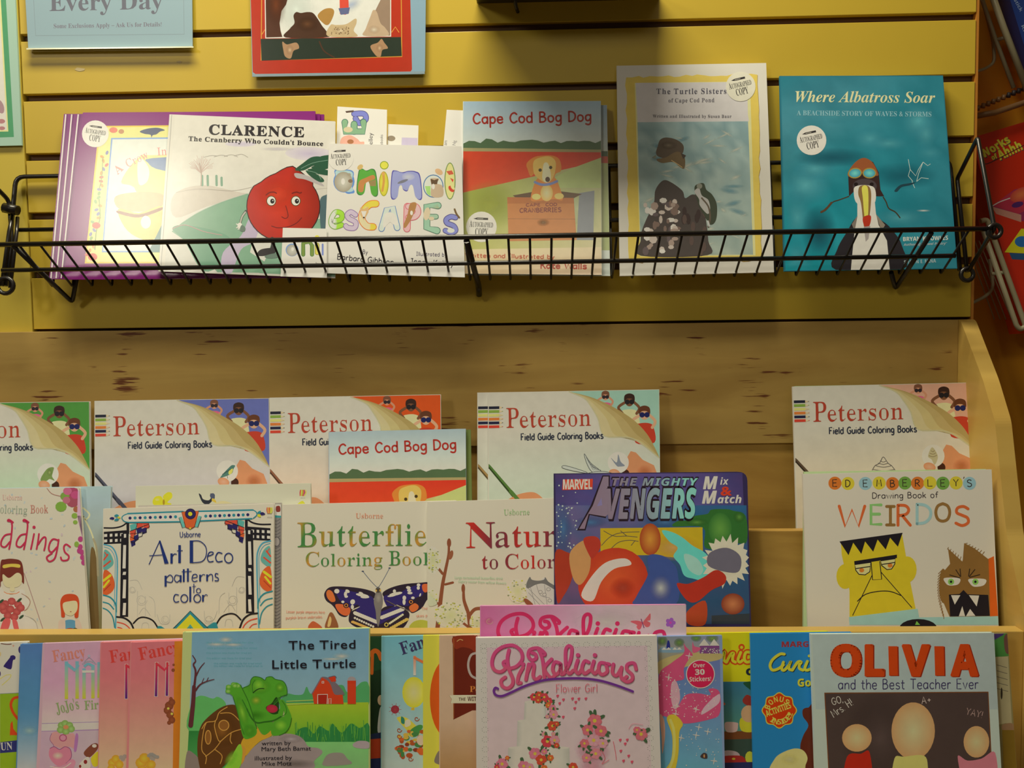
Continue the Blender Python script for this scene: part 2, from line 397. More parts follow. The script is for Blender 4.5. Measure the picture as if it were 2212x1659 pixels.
class Sheet:
    """a flat printed thing on its own plane: book, card, sign, poster"""
    def __init__(s, name, label, corners, Y, lean=6.0, th=0.004, cover=(230, 225, 210), spine=None, k=K_UP, finish='satin', cat='book', group=None,
                 cover_t=0.0005, back=None, yaw=0.0, r=0, pages=True, body=None):
        tl, tr, br, bl = corners
        s.k = k; s.finish = finish; s.layer = 0; s.cor = corners
        s.half = []
        for a, b in zip(corners, corners[1:] + corners[:1]):
            L = math.hypot(b[0] - a[0], b[1] - a[1]); s.half.append((a, (b[1] - a[1]) / L, -(b[0] - a[0]) / L))
        s.plane = Plane((bl[0] + br[0]) / 2, (bl[1] + br[1]) / 2, Y, lean, yaw)
        base = (s.plane.at(*bl) + s.plane.at(*br)) / 2 - s.plane.n * th / 2
        s.root = empty(name, base, label, cat, group)
        kk = lambda c: tuple(min(lin(c[i]) / k[i], .9) for i in range(3))
        if r:
            def rc(p, a, b, n=5):
                f = lambda p, q: tuple(p[i] + (q[i] - p[i]) * r / math.hypot(q[0] - p[0], q[1] - p[1]) for i in (0, 1))
                A, B = f(p, a), f(p, b)
                return [tuple(A[i] * (1 - t) ** 2 + p[i] * 2 * t * (1 - t) + B[i] * t * t for i in (0, 1)) for t in [j / n for j in range(n + 1)]]
            out = [tl] + rc(tr, tl, br) + rc(br, tr, bl) + [bl]
        else: out = [tl, tr, br, bl]
        s.outline = out
        F = [s.plane.at(*p) for p in out]
        def slab(name, P, d0, d1, m, inset=0.0):
            c = sum(P, Vector()) / len(P)
            if inset: P = [p + (c - p).normalized() * inset for p in P]
            n = len(P); V = [p - s.plane.n * d0 for p in P] + [p - s.plane.n * d1 for p in P]
            Fc = [tuple(range(n)), tuple(range(n, 2 * n))[::-1]] + [(i, n + i, n + (i + 1) % n, (i + 1) % n) for i in range(n)]
            return mesh_obj(name, V, Fc, m, s.root)
        m = mat(name + '_cover', kk(cover), 0.24 if finish == 'gloss' else 0.5, 0.5 if finish == 'gloss' else .35, coat=.6 if finish == 'gloss' else 0)
        if cat == 'book' and pages:
            slab('front_cover', F, 0, cover_t, m)
            slab('page_block', F, cover_t, th - cover_t, PAPER, 0.0012)
            mb = m if spine is None else mat(name + '_spine', kk(spine), .4)
            slab('back_cover', F, th - cover_t, th, mb)
            a, b = F[0], F[-1]; w = Vector((0.0006, 0, 0))
            V = [a - w, a, b, b - w]; V = [v + s.plane.n * 0.00001 for v in V] + [v - s.plane.n * th for v in V]
            mesh_obj('spine', V, BOXF, mb, s.root)
        else:
            slab(body or 'board', F, 0, th, m)
    def ink(s, name, label=None, finish=None): return Ink(s, name, label, finish)
PAPER = mat('page_paper', (.80, .77, .68), 0.8, 0.2)
def sticker(S, cx, cy, r, rot=0, name='round_sticker', bg=(214, 208, 196), ink=(45, 42, 42)):
    """round white sticker: a pen over the words AUTOGRAPHED COPY"""
    g = S.ink(name, 'round white sticker with black lettering')
    g.disc(cx, cy, r, r, bg, n=28)
    ca, sa = math.cos(math.radians(rot)), math.sin(math.radians(rot))
    R = lambda u, v: (cx + (u * ca - v * sa) * r, cy + (u * sa + v * ca) * r)
    g.poly([R(-.55, -.52), R(-.3, -.60), R(.42, -.60), R(.42, -.46), R(-.3, -.46)], ink)
    g.line([R(-.3, -.53), R(.1, -.53)], 1.2, (170, 165, 150), smooth=False)
    g.text('A', *R(-.78, .02), *R(-.6, .02), .42 * r, ink, 'serif')
    g.text('UTOGRAPHED', *R(-.58, .02), *R(.76, .02), .32 * r, ink, 'serif')
    g.text('COPY', *R(-.40, .56), *R(.44, .56), .46 * r, ink, 'serif')
    g.done()
# ---------------------------------------------------------------- the wall
Z0 = 1.75
slat_m = mat('yellow_laminate', (.66, .475, .05), 0.38, 0.45, noise=.05, nscale=9, bump=.04)
slot_m = mat('slot_brown', (.10, .045, .02), 0.6)
PW = 1.219; GH = 0.0094
def struct(o): o['kind'] = 'structure'; return o
wall = struct(empty('wall_back', (0.61, 0.02, 0)))
box('panel_core', 0.001, PW - 0.001, 0.009, 0.019, 0.0, Z0 + 0.30, slot_m, wall)
gz = [Z0 - 0.0762 * k for k in range(-3, 6)]
edges = [Z0 + 0.30] + [g for g in gz]
slats = []
for i in range(len(gz)):
    top = (gz[i - 1] - GH / 2) if i else Z0 + 0.31
    slats.append((gz[i] + GH / 2, top))
slats.append((gz[-1] - GH / 2 - 0.0668, gz[-1] - GH / 2))
for i in range(6, 10):
    g = Z0 - 0.0762 * i
    slats.append((g - 0.0762 + GH / 2, g - GH / 2))
for a, b in slats:
    box('slat', 0.0, PW, -0.0, 0.009, a, b, slat_m, wall, bevel=0.0006)
plain_m = mat('plain_yellow_panel', (.68, .53, .075), 0.4, 0.4, noise=.04, nscale=6, bump=.03)
wl = struct(box('wall_left', -1.3, -0.002, 0.0, 0.02, 0.0, Z0 + 0.31, plain_m))
back_m = mat('brown_bay_wall', (.80, .36, .008), 0.6, noise=.12, nscale=5)
struct(box('wall_right', PW + 0.004, 2.6, 0.16, 0.18, 0.0, 3.0, back_m))
struct(box('trim_1', PW + 0.0005, PW + 0.004, 0.001, 0.32, 0.0, 3.0, mat('panel_edge_orange', (.55, .22, .03), .5)))
struct(box('floor', -3.0, 4.0, -5.0, 0.4, -0.02, 0.0, mat('floor_carpet', (.18, .12, .07), .9, noise=.2, nscale=60)))
struct(box('ceiling', -3.0, 4.0, -5.0, 0.4, 2.80, 2.82, mat('ceiling_tile', (.75, .72, .62), .9, noise=.05)))
# scuffs where tape pulled the laminate
for nm, x, y, w, h in (('a', 172, 150, 26, 9), ('b', 387, 134, 14, 5)):
    pl = Plane(x, y, -0.0003)
    pts = [(x + w / 2 * math.cos(a) * random.uniform(.7, 1.1), y + h / 2 * math.sin(a) * random.uniform(.6, 1.1)) for a in [j * .524 for j in range(12)]]
    mesh_obj('scuff', [pl.at(*p) for p in pts], [tuple(range(12))], mat('bare_scuff', (.75, .62, .34), .7), wall)

# ---------------------------------------------------------------- maple fixture
def wood_mat(name, base, dark, fleck=(.16, .05, .02), sc=1.0, flk=0.62, streak=.5):
    m = bpy.data.materials.new(name); m.use_nodes = True; nt = m.node_tree; b = nt.nodes['Principled BSDF']
    N = nt.nodes.new; Lk = nt.links.new
    tc = N('ShaderNodeTexCoord'); mp = N('ShaderNodeMapping'); mp.inputs['Scale'].default_value = (1.5 * sc, 1.5 * sc, 9 * sc)
    Lk(tc.outputs['Object'], mp.inputs['Vector'])
    n1 = N('ShaderNodeTexNoise'); n1.inputs['Scale'].default_value = 2.2; n1.inputs['Detail'].default_value = 6; n1.inputs['Distortion'].default_value = 1.1
    Lk(mp.outputs[0], n1.inputs['Vector'])
    r1 = N('ShaderNodeValToRGB'); r1.color_ramp.elements[0].color = (*dark, 1); r1.color_ramp.elements[0].position = .3
    r1.color_ramp.elements[1].color = (*base, 1); r1.color_ramp.elements[1].position = .68
    Lk(n1.outputs['Fac'], r1.inputs[0])
    mp2 = N('ShaderNodeMapping'); mp2.inputs['Scale'].default_value = (11 * sc, 11 * sc, 170 * sc); mp2.inputs['Rotation'].default_value = (0, .12, 0)
    Lk(tc.outputs['Object'], mp2.inputs['Vector'])
    n2 = N('ShaderNodeTexNoise'); n2.inputs['Scale'].default_value = 1.4; n2.inputs['Detail'].default_value = 3; n2.inputs['Roughness'].default_value = .6
    Lk(mp2.outputs[0], n2.inputs['Vector'])
    n3 = N('ShaderNodeTexNoise'); n3.inputs['Scale'].default_value = 17.0; Lk(tc.outputs['Object'], n3.inputs['Vector'])
    ad = N('ShaderNodeMath'); ad.operation = 'MULTIPLY'; Lk(n2.outputs['Fac'], ad.inputs[0]); Lk(n3.outputs['Fac'], ad.inputs[1])
    r2 = N('ShaderNodeValToRGB'); r2.color_ramp.elements[0].position = flk * .62; r2.color_ramp.elements[1].position = flk * .62 + .045
    r2.color_ramp.elements[0].color = (0, 0, 0, 1); r2.color_ramp.elements[1].color = (1, 1, 1, 1)
    Lk(ad.outputs[0], r2.inputs[0])
    mx = N('ShaderNodeMixRGB'); mx.inputs[2].default_value = (*fleck, 1); Lk(r2.outputs[0], mx.inputs[0]); Lk(r1.outputs[0], mx.inputs[1])
    Lk(mx.outputs[0], b.inputs['Base Color'])
    b.inputs['Roughness'].default_value = .38; b.inputs['Specular IOR Level'].default_value = .4
    return m
maple = wood_mat('maple_veneer', (.56, .375, .115), (.42, .265, .075), flk=.59)
maple2 = wood_mat('maple_plain', (.66, .42, .11), (.40, .22, .05), flk=.9)
edge_m = wood_mat('maple_edge', (.66, .45, .12), (.58, .37, .09), flk=.9)
YB = -0.012
XI = onY(2069, 800, YB).x                       # inner face of the side panel
XL = -0.30
z_top = onY(1100, 703, YB).z
z_mid = onY(1600, 959, -0.013).z
zA = onY(1680, 1146, -0.100).z
zB = onY(1700, 1353, -0.158).z
rack = empty('display_rack', (0.6, -0.1, 0.3), 'maple tiered display rack holding three rows of books below the yellow wall', 'display rack')
box('back_panel', XL, XI, YB, -0.0005, z_mid, z_top, maple, rack, bevel=.0008)
box('lower_back_panel', XL, XI, -0.008, -0.0005, 0.95, z_mid, maple2, rack)
box('divider_board', XL, XI, -0.100, -0.088, 0.80, zA, maple2, rack, bevel=.001)
box('front_board', XL, XI, -0.176, -0.158, 0.70, zB, edge_m, rack, bevel=.001)
FB = [(2083, 691), (2123, 820), (2149, 909), (2174, 1150), (2211, 1326)]
prof = [onX(px, py, XI) for px, py in FB]
prof = [Vector((XI, -0.0005, z_top))] + [Vector((XI, -0.016, z_top))] + prof[1:]
prof += [Vector((XI, -0.22, 1.0)), Vector((XI, -0.30, 0.30)), Vector((XI, -0.0005, 0.30))]
p2 = [Vector(p) for p in rounded(prof + [prof[0]], 0.007)][:-1]
n = len(p2); V = [tuple(p) for p in p2] + [(p.x + 0.019, p.y, p.z) for p in p2]
side = mesh_obj('side_panel', V, [tuple(range(n))[::-1], tuple(range(n, 2 * n))] + [(i, (i + 1) % n, n + (i + 1) % n, n + i) for i in range(n)], edge_m, rack)
def proj(p):
    d = Vector(p) - CAM; z = d.dot(FWD)
    return (CX + FPX * d.dot(RIGHT) / z, CY - FPX * d.dot(UP) / z)
# shelves inside the rack that carry the rows (hidden behind the boards and books)
ZR1 = onY(1106, 1345, -0.075).z; ZR2 = onY(1106, 1520, -0.148).z; ZR3 = onY(1106, 1880, -0.22).z
box('shelf', XL, XI, -0.088, -0.008, ZR1 - 0.012, ZR1 - 0.0002, maple2, rack)
box('shelf', XL, XI, -0.158, -0.100, ZR2 - 0.012, ZR2 - 0.0002, maple2, rack)
box('shelf', XL, XI, -0.30, -0.176, ZR3 - 0.018, ZR3 - 0.0002, maple2, rack)
box('lip_board', XL, XI, -0.312, -0.30, ZR3 - 0.018, ZR3 + 0.05, edge_m, rack, bevel=.001)
# ---------------------------------------------------------------- black wire basket
wire_m = mat('black_powder_coat', (.012, .010, .010), 0.32, 0.5, coat=.3)
YF, YK = -0.105, -0.036
Zf = onY(1106, 510.5, YF).z; Zb = onY(1106, 606, YK).z; Zt = onY(1106, 362, -0.008).z
Zm = onY(1106, 480, -0.022).z
def bx(x): return onY(x, 517, YF).x
X0 = bx(42); X1 = bx(2092); NW = 44; PITCH = (X1 - X0) / NW
basket = empty('wire_basket', ((X0 + X1) / 2, -0.02, Zb), 'long black wire basket hooked on the yellow slatted wall holding picture books', 'wire basket')
R1, R2 = 0.0031, 0.0015
XLr = bx(-60); XRr = bx(2140)
tube('top_rail', [(XLr, YF, Zf), (XRr, YF, Zf)], R1, wire_m, basket, 10)
# second rail lies under the sloping floor wires
t = 0.52
Y2 = YF + (YK - YF) * t; Z2 = Zf + (Zb - Zf) * t
tube('lower_rail', [(X0 - .045, Y2, Z2 - .003), (X1 + .002, Y2, Z2 - .003)], R1 * .9, wire_m, basket, 10)
XGl = onY(34, 420, -0.01).x; XGr = onY(2052, 390, -0.01).x
for i in range(NW + 1):
    x = X0 + PITCH * i
    if x < XGl or x > XGr:
        tube('floor_wire', [(x, YF, Zf - .002), (x, YK, Zb)], R2, wire_m, basket, 6)
    else:
        tube('floor_wire', [(x, YF, Zf - .002), (x, YK, Zb), (x, -0.008, Zt)], R2, wire_m, basket, 6, rad=.004)
tube('back_frame', [(XGl - .001, YK - .002, Zb + .004), (XGl, -0.008, Zt), (XGr, -0.008, Zt), (XGr + .001, YK - .002, Zb + .004)], R1 * .95, wire_m, basket, 8, rad=.012)
tube('back_bar', [(XGl + .012, -0.0265, Zm), (XGr - .012, -0.0265, Zm)], R1 * .9, wire_m, basket, 8)
def ring(name, c, r, par):
    pts = [Vector((c.x, c.y + r * math.cos(a), c.z + r * math.sin(a))) for a in [j * math.pi / 8 for j in range(16)]]
    return tube(name, pts, .0026, wire_m, par, 8, closed=True)
XS = onY(2148, 506, YF).x
def side_panel(X, flip):
    D = Vector((X, YF, Zf)); C = Vector((X, YK - .006, onX(2072, 590, XS).z)); A = onX(2112, 297, XS); B = onX(2052, 392, XS)
    A = Vector((X, A.y, A.z)); B = Vector((X, -0.012, B.z))
    tube('side_frame', [C, B, A, D, C + Vector((0, -.004, .002))], .0026, wire_m, basket, 8, rad=.004)
    sh = -.004 if not flip else .004
    for P in (D, C):
        pts = [P + Vector((.0075 * math.cos(a), 0, .0075 * math.sin(a) - .003)) for a in [j * math.pi / 9 for j in range(18)]]
        tube('hinge_ring', pts, .0028, wire_m, basket, 8, closed=True)
side_panel(XS, False)
XSl = onY(14, 440, -0.02).x - .012
# left end: the folded side frame beside the back frame, with its clip
Bl = onY(20, 434, -0.016); Cl = onY(12, 618, -0.046); 
tube('side_frame', [Cl, onY(26, 520, -0.03), Bl, onY(-40, 372, -0.06), onY(-95, 500, YF)], .0028, wire_m, basket, 8, rad=.008)
tube('side_frame', [onY(4, 618, -0.05), onY(20, 500, -0.034), onY(30, 452, -0.02)], .0026, wire_m, basket, 8)
tube('side_frame', [onY(22, 622, -0.05), onY(36, 500, -0.034), onY(38, 470, -0.02)], .0024, wire_m, basket, 8)
c = onY(28, 455, -0.022)
tube('clip', [c + Vector((-.008, -.006, .003)), c + Vector((.010, -.006, -.001))], .0066, wire_m, basket, 10)
lp = [onY(12 + 17 * math.cos(a), 617 + 17 * math.sin(a), -0.05) for a in [j * math.pi / 9 for j in range(18)]]
tube('hinge_ring', lp, .0028, wire_m, basket, 8, closed=True)
# braces that hook into the slots
for pts in ([(28, 530, YF), (156, 653, -0.012), (166, 596, -0.034)], [(2012, 503, YF), (1934, 624, -0.012), (1925, 588, -0.034)]):
    tube('brace', [onY(*p) for p in pts], .0029, wire_m, basket, 8, rad=.006)
tube('brace', [onY(1008, 520, YF), onY(1034, 618, -0.02), onY(1035, 638, -0.010)], .0038, wire_m, basket, 8, rad=.004)
# ---------------------------------------------------------------- black shelf above (only its lower edge shows)
Zu = onY(1225, 3, -0.002).z
up = empty('metal_shelf', (onY(1225, 0, -0.06).x, -0.06, Zu), 'black metal shelf edge on the yellow wall at the very top of the picture', 'shelf')
xa, xb = onY(1030, 0, -.002).x, onY(1424, 0, -.002).x
box('shelf_plate', xa, xb, -0.140, -0.001, Zu, Zu + .005, wire_m, up, bevel=.0008)
box('front_lip', xa, xb, -0.143, -0.140, Zu, Zu + .02, wire_m, up, bevel=.0008)
tube('hook', [Vector((xa + .05, -.02, Zu)), onY(1113, 10, -0.014), onY(1119, 27, -0.006)], .0022, wire_m, up, 8, rad=.004)
def rowsheet(name, label, tl, tr, dl, dr, Y, zb, **kw):
    """book whose foot stands on a shelf at height zb; dl, dr = sideways run of its edges per pixel down"""
    lean = kw.get('lean', 8.0)
    xm = onY((tl[0] + tr[0]) / 2, 1300, Y).x
    yb = proj((xm, Y, zb))[1]
    bl = (tl[0] + dl * (yb - tl[1]), yb + .5); br = (tr[0] + dr * (yb - tr[1]), yb - .5)
    yl = proj((onY(bl[0], yb, Y).x, Y, zb))[1]; yr = proj((onY(br[0], yb, Y).x, Y, zb))[1]
    return Sheet(name, label, (tl, tr, (br[0], yr), (bl[0], yl)), Y, **kw)
G_BASKET = 'picture books in the wire basket'
LU = 7.5
INK = (38, 34, 36)
# --- purple landscape books, glossy
def crow_cover(S, x, full=False):
    g = S.ink('cover_print')
    g.line([(x + 4, 246), (x - 34, 600)], 2.2, (225, 215, 225), smooth=False, cap=False)
    g.line([(x + 9, 246), (x - 29, 600)], 1.2, (70, 20, 70), smooth=False, cap=False)
    g.done()
for i, (x, xb) in enumerate(((139, 107), (152, 118), (166, 129))):
    S = Sheet('picture_book', ['purple landscape book at the far left end of the wire basket, hindmost of its stack', 'purple landscape book second from the back in the stack at the basket left end', 'purple landscape book just behind the front purple copy in the wire basket'][i],
              ((x, 246), (700 - 9 * i, 247 - i), (702 - 8 * i, 600), (xb, 603)), -0.0385 - .0025 * i, LU, .002, (112, 30, 100), finish='gloss', group='purple landscape books in the basket')
    g = S.ink('cover_print')
    g.line([(x + 3, 247), (xb + 3, 601)], 2.6, (220, 212, 222), smooth=False, cap=False)
    g.line([(x + 7, 247), (xb + 7, 601)], 1.1, (60, 15, 60), smooth=False, cap=False)
    g.done()
S = Sheet('picture_book', 'glossy purple landscape book with a yellow bordered picture, front copy left in basket', ((180, 243), (681, 240), (692, 600), (140, 604)), -0.0460, LU, .002, (118, 34, 104), finish='gloss', group='purple landscape books in the basket')
g = S.ink('picture_border')
g.poly('214 272 660 268 664 568 183 569', (214, 176, 60)); g.poly('217 275 658 271 662 565 187 566', (226, 216, 120))
for i in range(26):
    a = i / 25; x = 228 - 34 * a; y = 330 + 220 * a
    g.disc(x + random.uniform(-7, 7), y, 5, 3.2, random.choice([(190, 80, 70), (120, 150, 90), (110, 110, 150), (205, 130, 60)]), rot=random.uniform(0, 180), n=8)
g.line('214 430 216 470 208 500 205 540', 2, (110, 130, 80)); g.line('222 340 220 380 214 410', 1.6, (120, 130, 90))
g.disc(208, 487, 9, 7, (200, 60, 50)); g.disc(200, 555, 10, 8, (190, 50, 45)); g.disc(245, 281, 9, 6, (200, 110, 90)); g.disc(262, 284, 6, 5, (170, 120, 80))
g.poly('302 284 318 278 340 276 356 281 346 284 338 290 330 292 327 297 325 291 312 289', (66, 74, 100), smooth=True)
g.done()
g = S.ink('cover_picture')
g.poly('240 298 650 294 652 545 220 545', (110, 140, 190)); g.poly('243 301 647 297 649 542 223 542', (196, 210, 228))
g.poly('300 340 345 335 650 330 650 460 340 460 290 405 262 392', (232, 190, 120), smooth=True)
g.poly('320 352 352 340 650 335 650 380 380 372', (96, 116, 150), smooth=True)
g.poly('250 424 300 415 352 420 345 450 300 458 256 450', (226, 150, 110), smooth=True)
g.poly('255 452 300 460 350 446 346 500 320 520 275 498', (222, 170, 90), smooth=True)
g.poly('255 455 300 463 348 448 347 455 300 470 258 462', (120, 70, 50), smooth=True)
g.poly('297 352 308 344 322 366 318 392 300 398', (240, 238, 235), smooth=True)
g.poly('320 545 352 480 650 470 650 543', (70, 110, 110), smooth=False); g.disc(315, 480, 11, 14, (240, 238, 230))
g.done()
g = S.ink('title_lettering'); g.text('A', 254, 378, 268, 366, 18, (200, 120, 110), 'serif'); g.text('Crow', 276, 362, 322, 340, 17, (196, 130, 120), 'rom', 0); g.text('In Snow', 340, 336, 420, 330, 17, (196, 130, 120), 'rom', 0); g.done()
sticker(S, 206, 289, 29, 8)
# --- red berry book
S = Sheet('picture_book', 'white paperback with black heading over a smiling red berry, standing in the basket', ((367, 247), (724, 262), (724, 601), (343, 586)), -0.0505, LU, .0022, (196, 190, 176), finish='gloss', group=G_BASKET)
g = S.ink('cover_picture')
g.grid((378, 249), (722, 264), (722, 599), (355, 587), lambda u, v: (198 - 6 * v, 192 - 4 * v, 178 - 2 * v), 4, 4)
g.disc(520, 311, 34, 6, (176, 166, 180), (190, 182, 184)); g.disc(668, 332, 52, 15, (172, 160, 178), (190, 182, 182), rot=2); g.disc(600, 322, 40, 5, (184, 176, 180, .8), (190, 184, 180, 0))
g.poly('376 420 440 400 540 418 600 396 610 430 470 440 380 470', (182, 172, 158), smooth=True)
g.poly('392 482 430 458 480 436 535 418 545 440 548 510 540 545 610 590 470 588 400 520 371 500', (112, 150, 122))
g.poly('372 494 400 486 470 500 500 520 490 560 440 586 398 520', (96, 140, 112), smooth=True)
g.poly('540 470 560 480 550 520 520 540 500 590 480 588 482 545 520 510', (170, 156, 176), smooth=True)
g.poly('600 480 724 470 724 598 560 590 580 545', (116, 152, 126))
for x in (437, 449, 462, 468, 479):
    if x != 462: g.line([(x, 400), (x - .5, 380 if x != 479 else 384)], 5, (110, 142, 118), smooth=False)
for i in range(26):
    a = -math.pi * (.03 + .94 * i / 25); r = random.uniform(20, 31)
    g.line([(434, 374), (434 + r * .5 * math.cos(a) + random.uniform(-2, 2), 366 + r * .45 * math.sin(a)), (434 + r * math.cos(a), 366 + r * 1.05 * math.sin(a))], .8, (176, 152, 140), smooth=False, cap=False)
g.line('434 402 435 374 431 352', 2.2, (160, 140, 126))
for k in range(4): g.line([(440 + 22 * k, 340 - k), (456 + 22 * k, 336 - k), (470 + 22 * k, 337 + k)], .9, (150, 142, 132))
g.line('380 416 430 408 500 412 545 404', .9, (160, 150, 138))
g.line('392 482 430 458 480 436 535 418', 1.2, (150, 170, 150)); g.line('372 494 400 486 440 500 480 508', 1.2, (180, 130, 130))
g.poly('660 380 722 372 722 430 676 436', (186, 180, 166)); g.line('664 384 722 376', 1, (150, 145, 140)); g.line('672 410 722 405', 1, (160, 150, 140))
g.done()
g = S.ink('berry_picture', 'red berry with round white eyes and a green sprig')
g.poly('690 440 706 420 722 418 722 510 700 540', (70, 92, 96), smooth=True)
pts = [(612 + 80 * math.cos(a) * (1.0), 446 + 76 * math.sin(a)) for a in [j * math.pi / 20 for j in range(40)]]
pts = [(x + (8 if y < 400 else 0), y - max(0, 1 - abs(x - 622) / 34) * (14 if y < 446 else 0)) for x, y in pts]
g.poly(pts, (40, 20, 18)); g.add([(604, 440)] + [((x - 612) * .975 + 612, (y - 446) * .975 + 446) for x, y in pts], [(0, 1 + k, 1 + (k + 1) % 40) for k in range(40)], [g.col((188, 46, 18))] + [g.col((164 if pts[k][0] < 640 else 138, 30, 16)) for k in range(40)])
g.disc(600, 420, 52, 40, (196, 56, 24, .9), (188, 46, 18, 0))
g.poly('637 374 660 378 690 392 700 402 690 400 660 388 640 384', (160, 152, 148), smooth=True)
for d in ('637 367 655 352 672 340 690 338 700 344 694 354 676 358 655 368', '650 362 664 345 676 340 684 343 680 352', '690 340 700 336 716 335 722 340 722 360 704 360 692 352', '664 366 690 364 722 372 722 380 700 378 680 374', '660 368 676 372 696 384 700 392 690 393 672 382', '672 362 700 350 722 344 722 356 700 366'):
    g.poly(d, (34, 74, 52), smooth=True)
g.line('650 364 676 352 708 346', .9, (120, 150, 130)); g.line('660 368 684 374 694 388', .9, (120, 150, 130))
for x in (586, 639):
    g.disc(x, 434, 10.5, 11, (40, 60, 20)); g.disc(x, 434, 9, 9.6, (226, 222, 206)); g.disc(x + 2.4, 434.5, 4.6, 5.4, (24, 20, 18)); g.disc(x + 3.4, 433, 1.2, 1.2, (200, 200, 200))
for d in ('574 422 582 416 592 415 598 418', '630 418 640 415 648 417 652 415'): g.line(d, 2.2, (90, 14, 10))
g.line('617 444 621 458 622 468 616 472 608 468', 1.8, (96, 16, 12)); g.line('586 488 600 492 622 490 640 482 652 470', 1.8, (96, 16, 12))
g.line('531 456 523 468 519 482', 5, (60, 66, 60)); g.line('530 458 523 468 519 481', 3, (170, 164, 150))
for a in (-150, -115, -85, -55, 150): g.line([(518, 488), (518 + 9 * math.cos(math.radians(-a)), 488 + 9 * math.sin(math.radians(-a)))], 2.4, (205, 200, 186), smooth=False)
g.disc(518, 487, 5, 6, (205, 200, 186)); g.poly('522 486 530 492 528 500 518 498', (84, 104, 90), smooth=True)
g.line('588 516 590 530 586 542', 9, (40, 34, 34)); g.poly('556 546 566 538 590 536 594 546 572 552 558 552', (34, 28, 30), smooth=True); g.poly('572 553 596 547 600 556 580 558', (90, 110, 96), smooth=True)
g.done()
g = S.ink('title_lettering')
g.text('CLARENCE', 451, 290, 657, 296, 21, INK, 'serif', .012, 1.06); g.text("The Cranberry Who Couldn't Bounce", 407, 304, 698, 315, 9.6, INK, 'serif', .008, 1.06)
g.line([(371, 248), (347, 586)], 1, (150, 146, 140), smooth=False); g.done()
# --- cards that stick up behind the animal lettering book
S = Sheet('paper_card', 'tall white card with sideways coloured letters, above the animal letters book', ((729, 230), (836, 237), (834, 420), (724, 420)), -0.0290, LU, .0008, (206, 200, 186), cat='card', group='white cards behind the animal letters book')
def blob_letter(g, ch, x0, y, x1, h, w, fill, rim, y2=None):
    y2 = y if y2 is None else y2
    g.hand(ch, x0, y, x1, y2, h, w + 3, rim); g.hand(ch, x0, y, x1, y2, h, w, fill)
g = S.ink('card_lettering')
g.line('765 246 786 246 790 258 776 266 768 256', 13, (70, 66, 120)); g.line('765 246 786 246 790 258 776 266 768 256', 10, (112, 116, 180)); g.poly('746 240 764 238 764 242 748 244', (80, 60, 50))
for w, c in ((15, (60, 100, 90)), (12, (120, 156, 120))):
    g.line('745 264 745 284 785 284 785 264', w, c, smooth=False); g.line('765 284 765 268', w, c, smooth=False)
g.disc(752, 280, 10, 6, (190, 176, 140)); g.poly('738 316 738 298 756 292 772 300 778 306 786 306 786 312 776 316', (206, 150, 130), smooth=True); g.disc(757, 306, 7, 5, (150, 96, 60))
g.text('elley', 805, 312, 805, 287, 9, (60, 56, 60)); g.text('ebooks', 827, 313, 827, 291, 6, (90, 86, 86)); g.done()
S = Sheet('paper_card', 'white card with lilac square peeking out right of the sideways letter card', ((838, 268), (904, 271), (900, 430), (834, 430)), -0.0265, LU, .0008, (204, 198, 184), cat='card', group='white cards behind the animal letters book')
g = S.ink('card_print'); g.poly('868 297 902 298 902 320 867 319', (178, 166, 186)); g.disc(845, 299, 9, 6, (130, 116, 96)); g.done()
S = Sheet('paper_card', 'slanted white card touching the left edge of the golden puppy book', ((965, 237), (1030, 240), (1020, 420), (948, 420)), -0.0290, LU, .0008, (206, 200, 186), cat='card', group='white cards behind the animal letters book')
g = S.ink('card_lettering'); g.text('am', 965, 314, 966, 304, 7, (90, 86, 90)); g.text('Ng', 984, 314, 985, 304, 7, (110, 106, 110)); g.done()
# --- animal letters book
S = Sheet('picture_book', 'white paperback with big coloured animal shaped letters in the basket middle', ((712, 310), (997, 316), (1004, 599), (700, 590)), -0.0550, LU, .002, (210, 206, 196), finish='gloss', group=G_BASKET)
g = S.ink('title_lettering', 'puffy coloured letters with little animals in them')
def puffy(ch, x0, y0, x1, y1, h, w, fill, rim):
    g.hand(ch, x0, y0, x1, y1, h, w + 3.4, rim); g.hand(ch, x0, y0, x1, y1, h, w, fill)
g.disc(743, 392, 23, 24, (92, 130, 190)); g.poly('722 370 745 366 764 372 760 400 766 414 760 418 744 414', (92, 130, 190), smooth=True); g.poly('724 372 745 368 762 374 758 398 763 412 744 411', (160, 186, 216), smooth=True); g.disc(742, 393, 20, 22, (186, 184, 170), (150, 140, 120)); g.disc(741, 392, 4, 7, (226, 222, 214)); g.disc(757, 391, 5, 4, (120, 100, 80)); g.disc(754, 377, 4, 3, (150, 140, 120))
for r, c in ((1.6, (56, 110, 60)), (0, (84, 150, 60))): g.poly([(x + (r if x > 793 else -r), y + (r if y > 390 else -r)) for x, y in [(776, 372), (784, 366), (793, 370), (803, 366), (811, 376), (815, 418), (803, 420), (797, 392), (791, 394), (786, 418), (772, 414)]], c, smooth=True)
g.poly('776 392 790 384 806 378 810 386 796 392 788 398 784 414 774 412', (176, 120, 70), smooth=True); g.poly('796 392 812 388 812 402 800 402', (140, 120, 76)); g.disc(778, 361, 7, 5, (190, 160, 100), rot=-40)
g.disc(830, 357, 9.4, 9, (120, 140, 30)); g.disc(830, 357, 7.8, 7.4, (214, 206, 76)); g.disc(829, 397, 10.5, 27, (150, 150, 40), n=24); g.disc(829, 397, 8.6, 25, (212, 196, 80), (190, 180, 60), n=24); g.line('828 376 829 392 826 412', 5, (190, 140, 70)); g.disc(828, 375, 4, 4, (196, 150, 80))
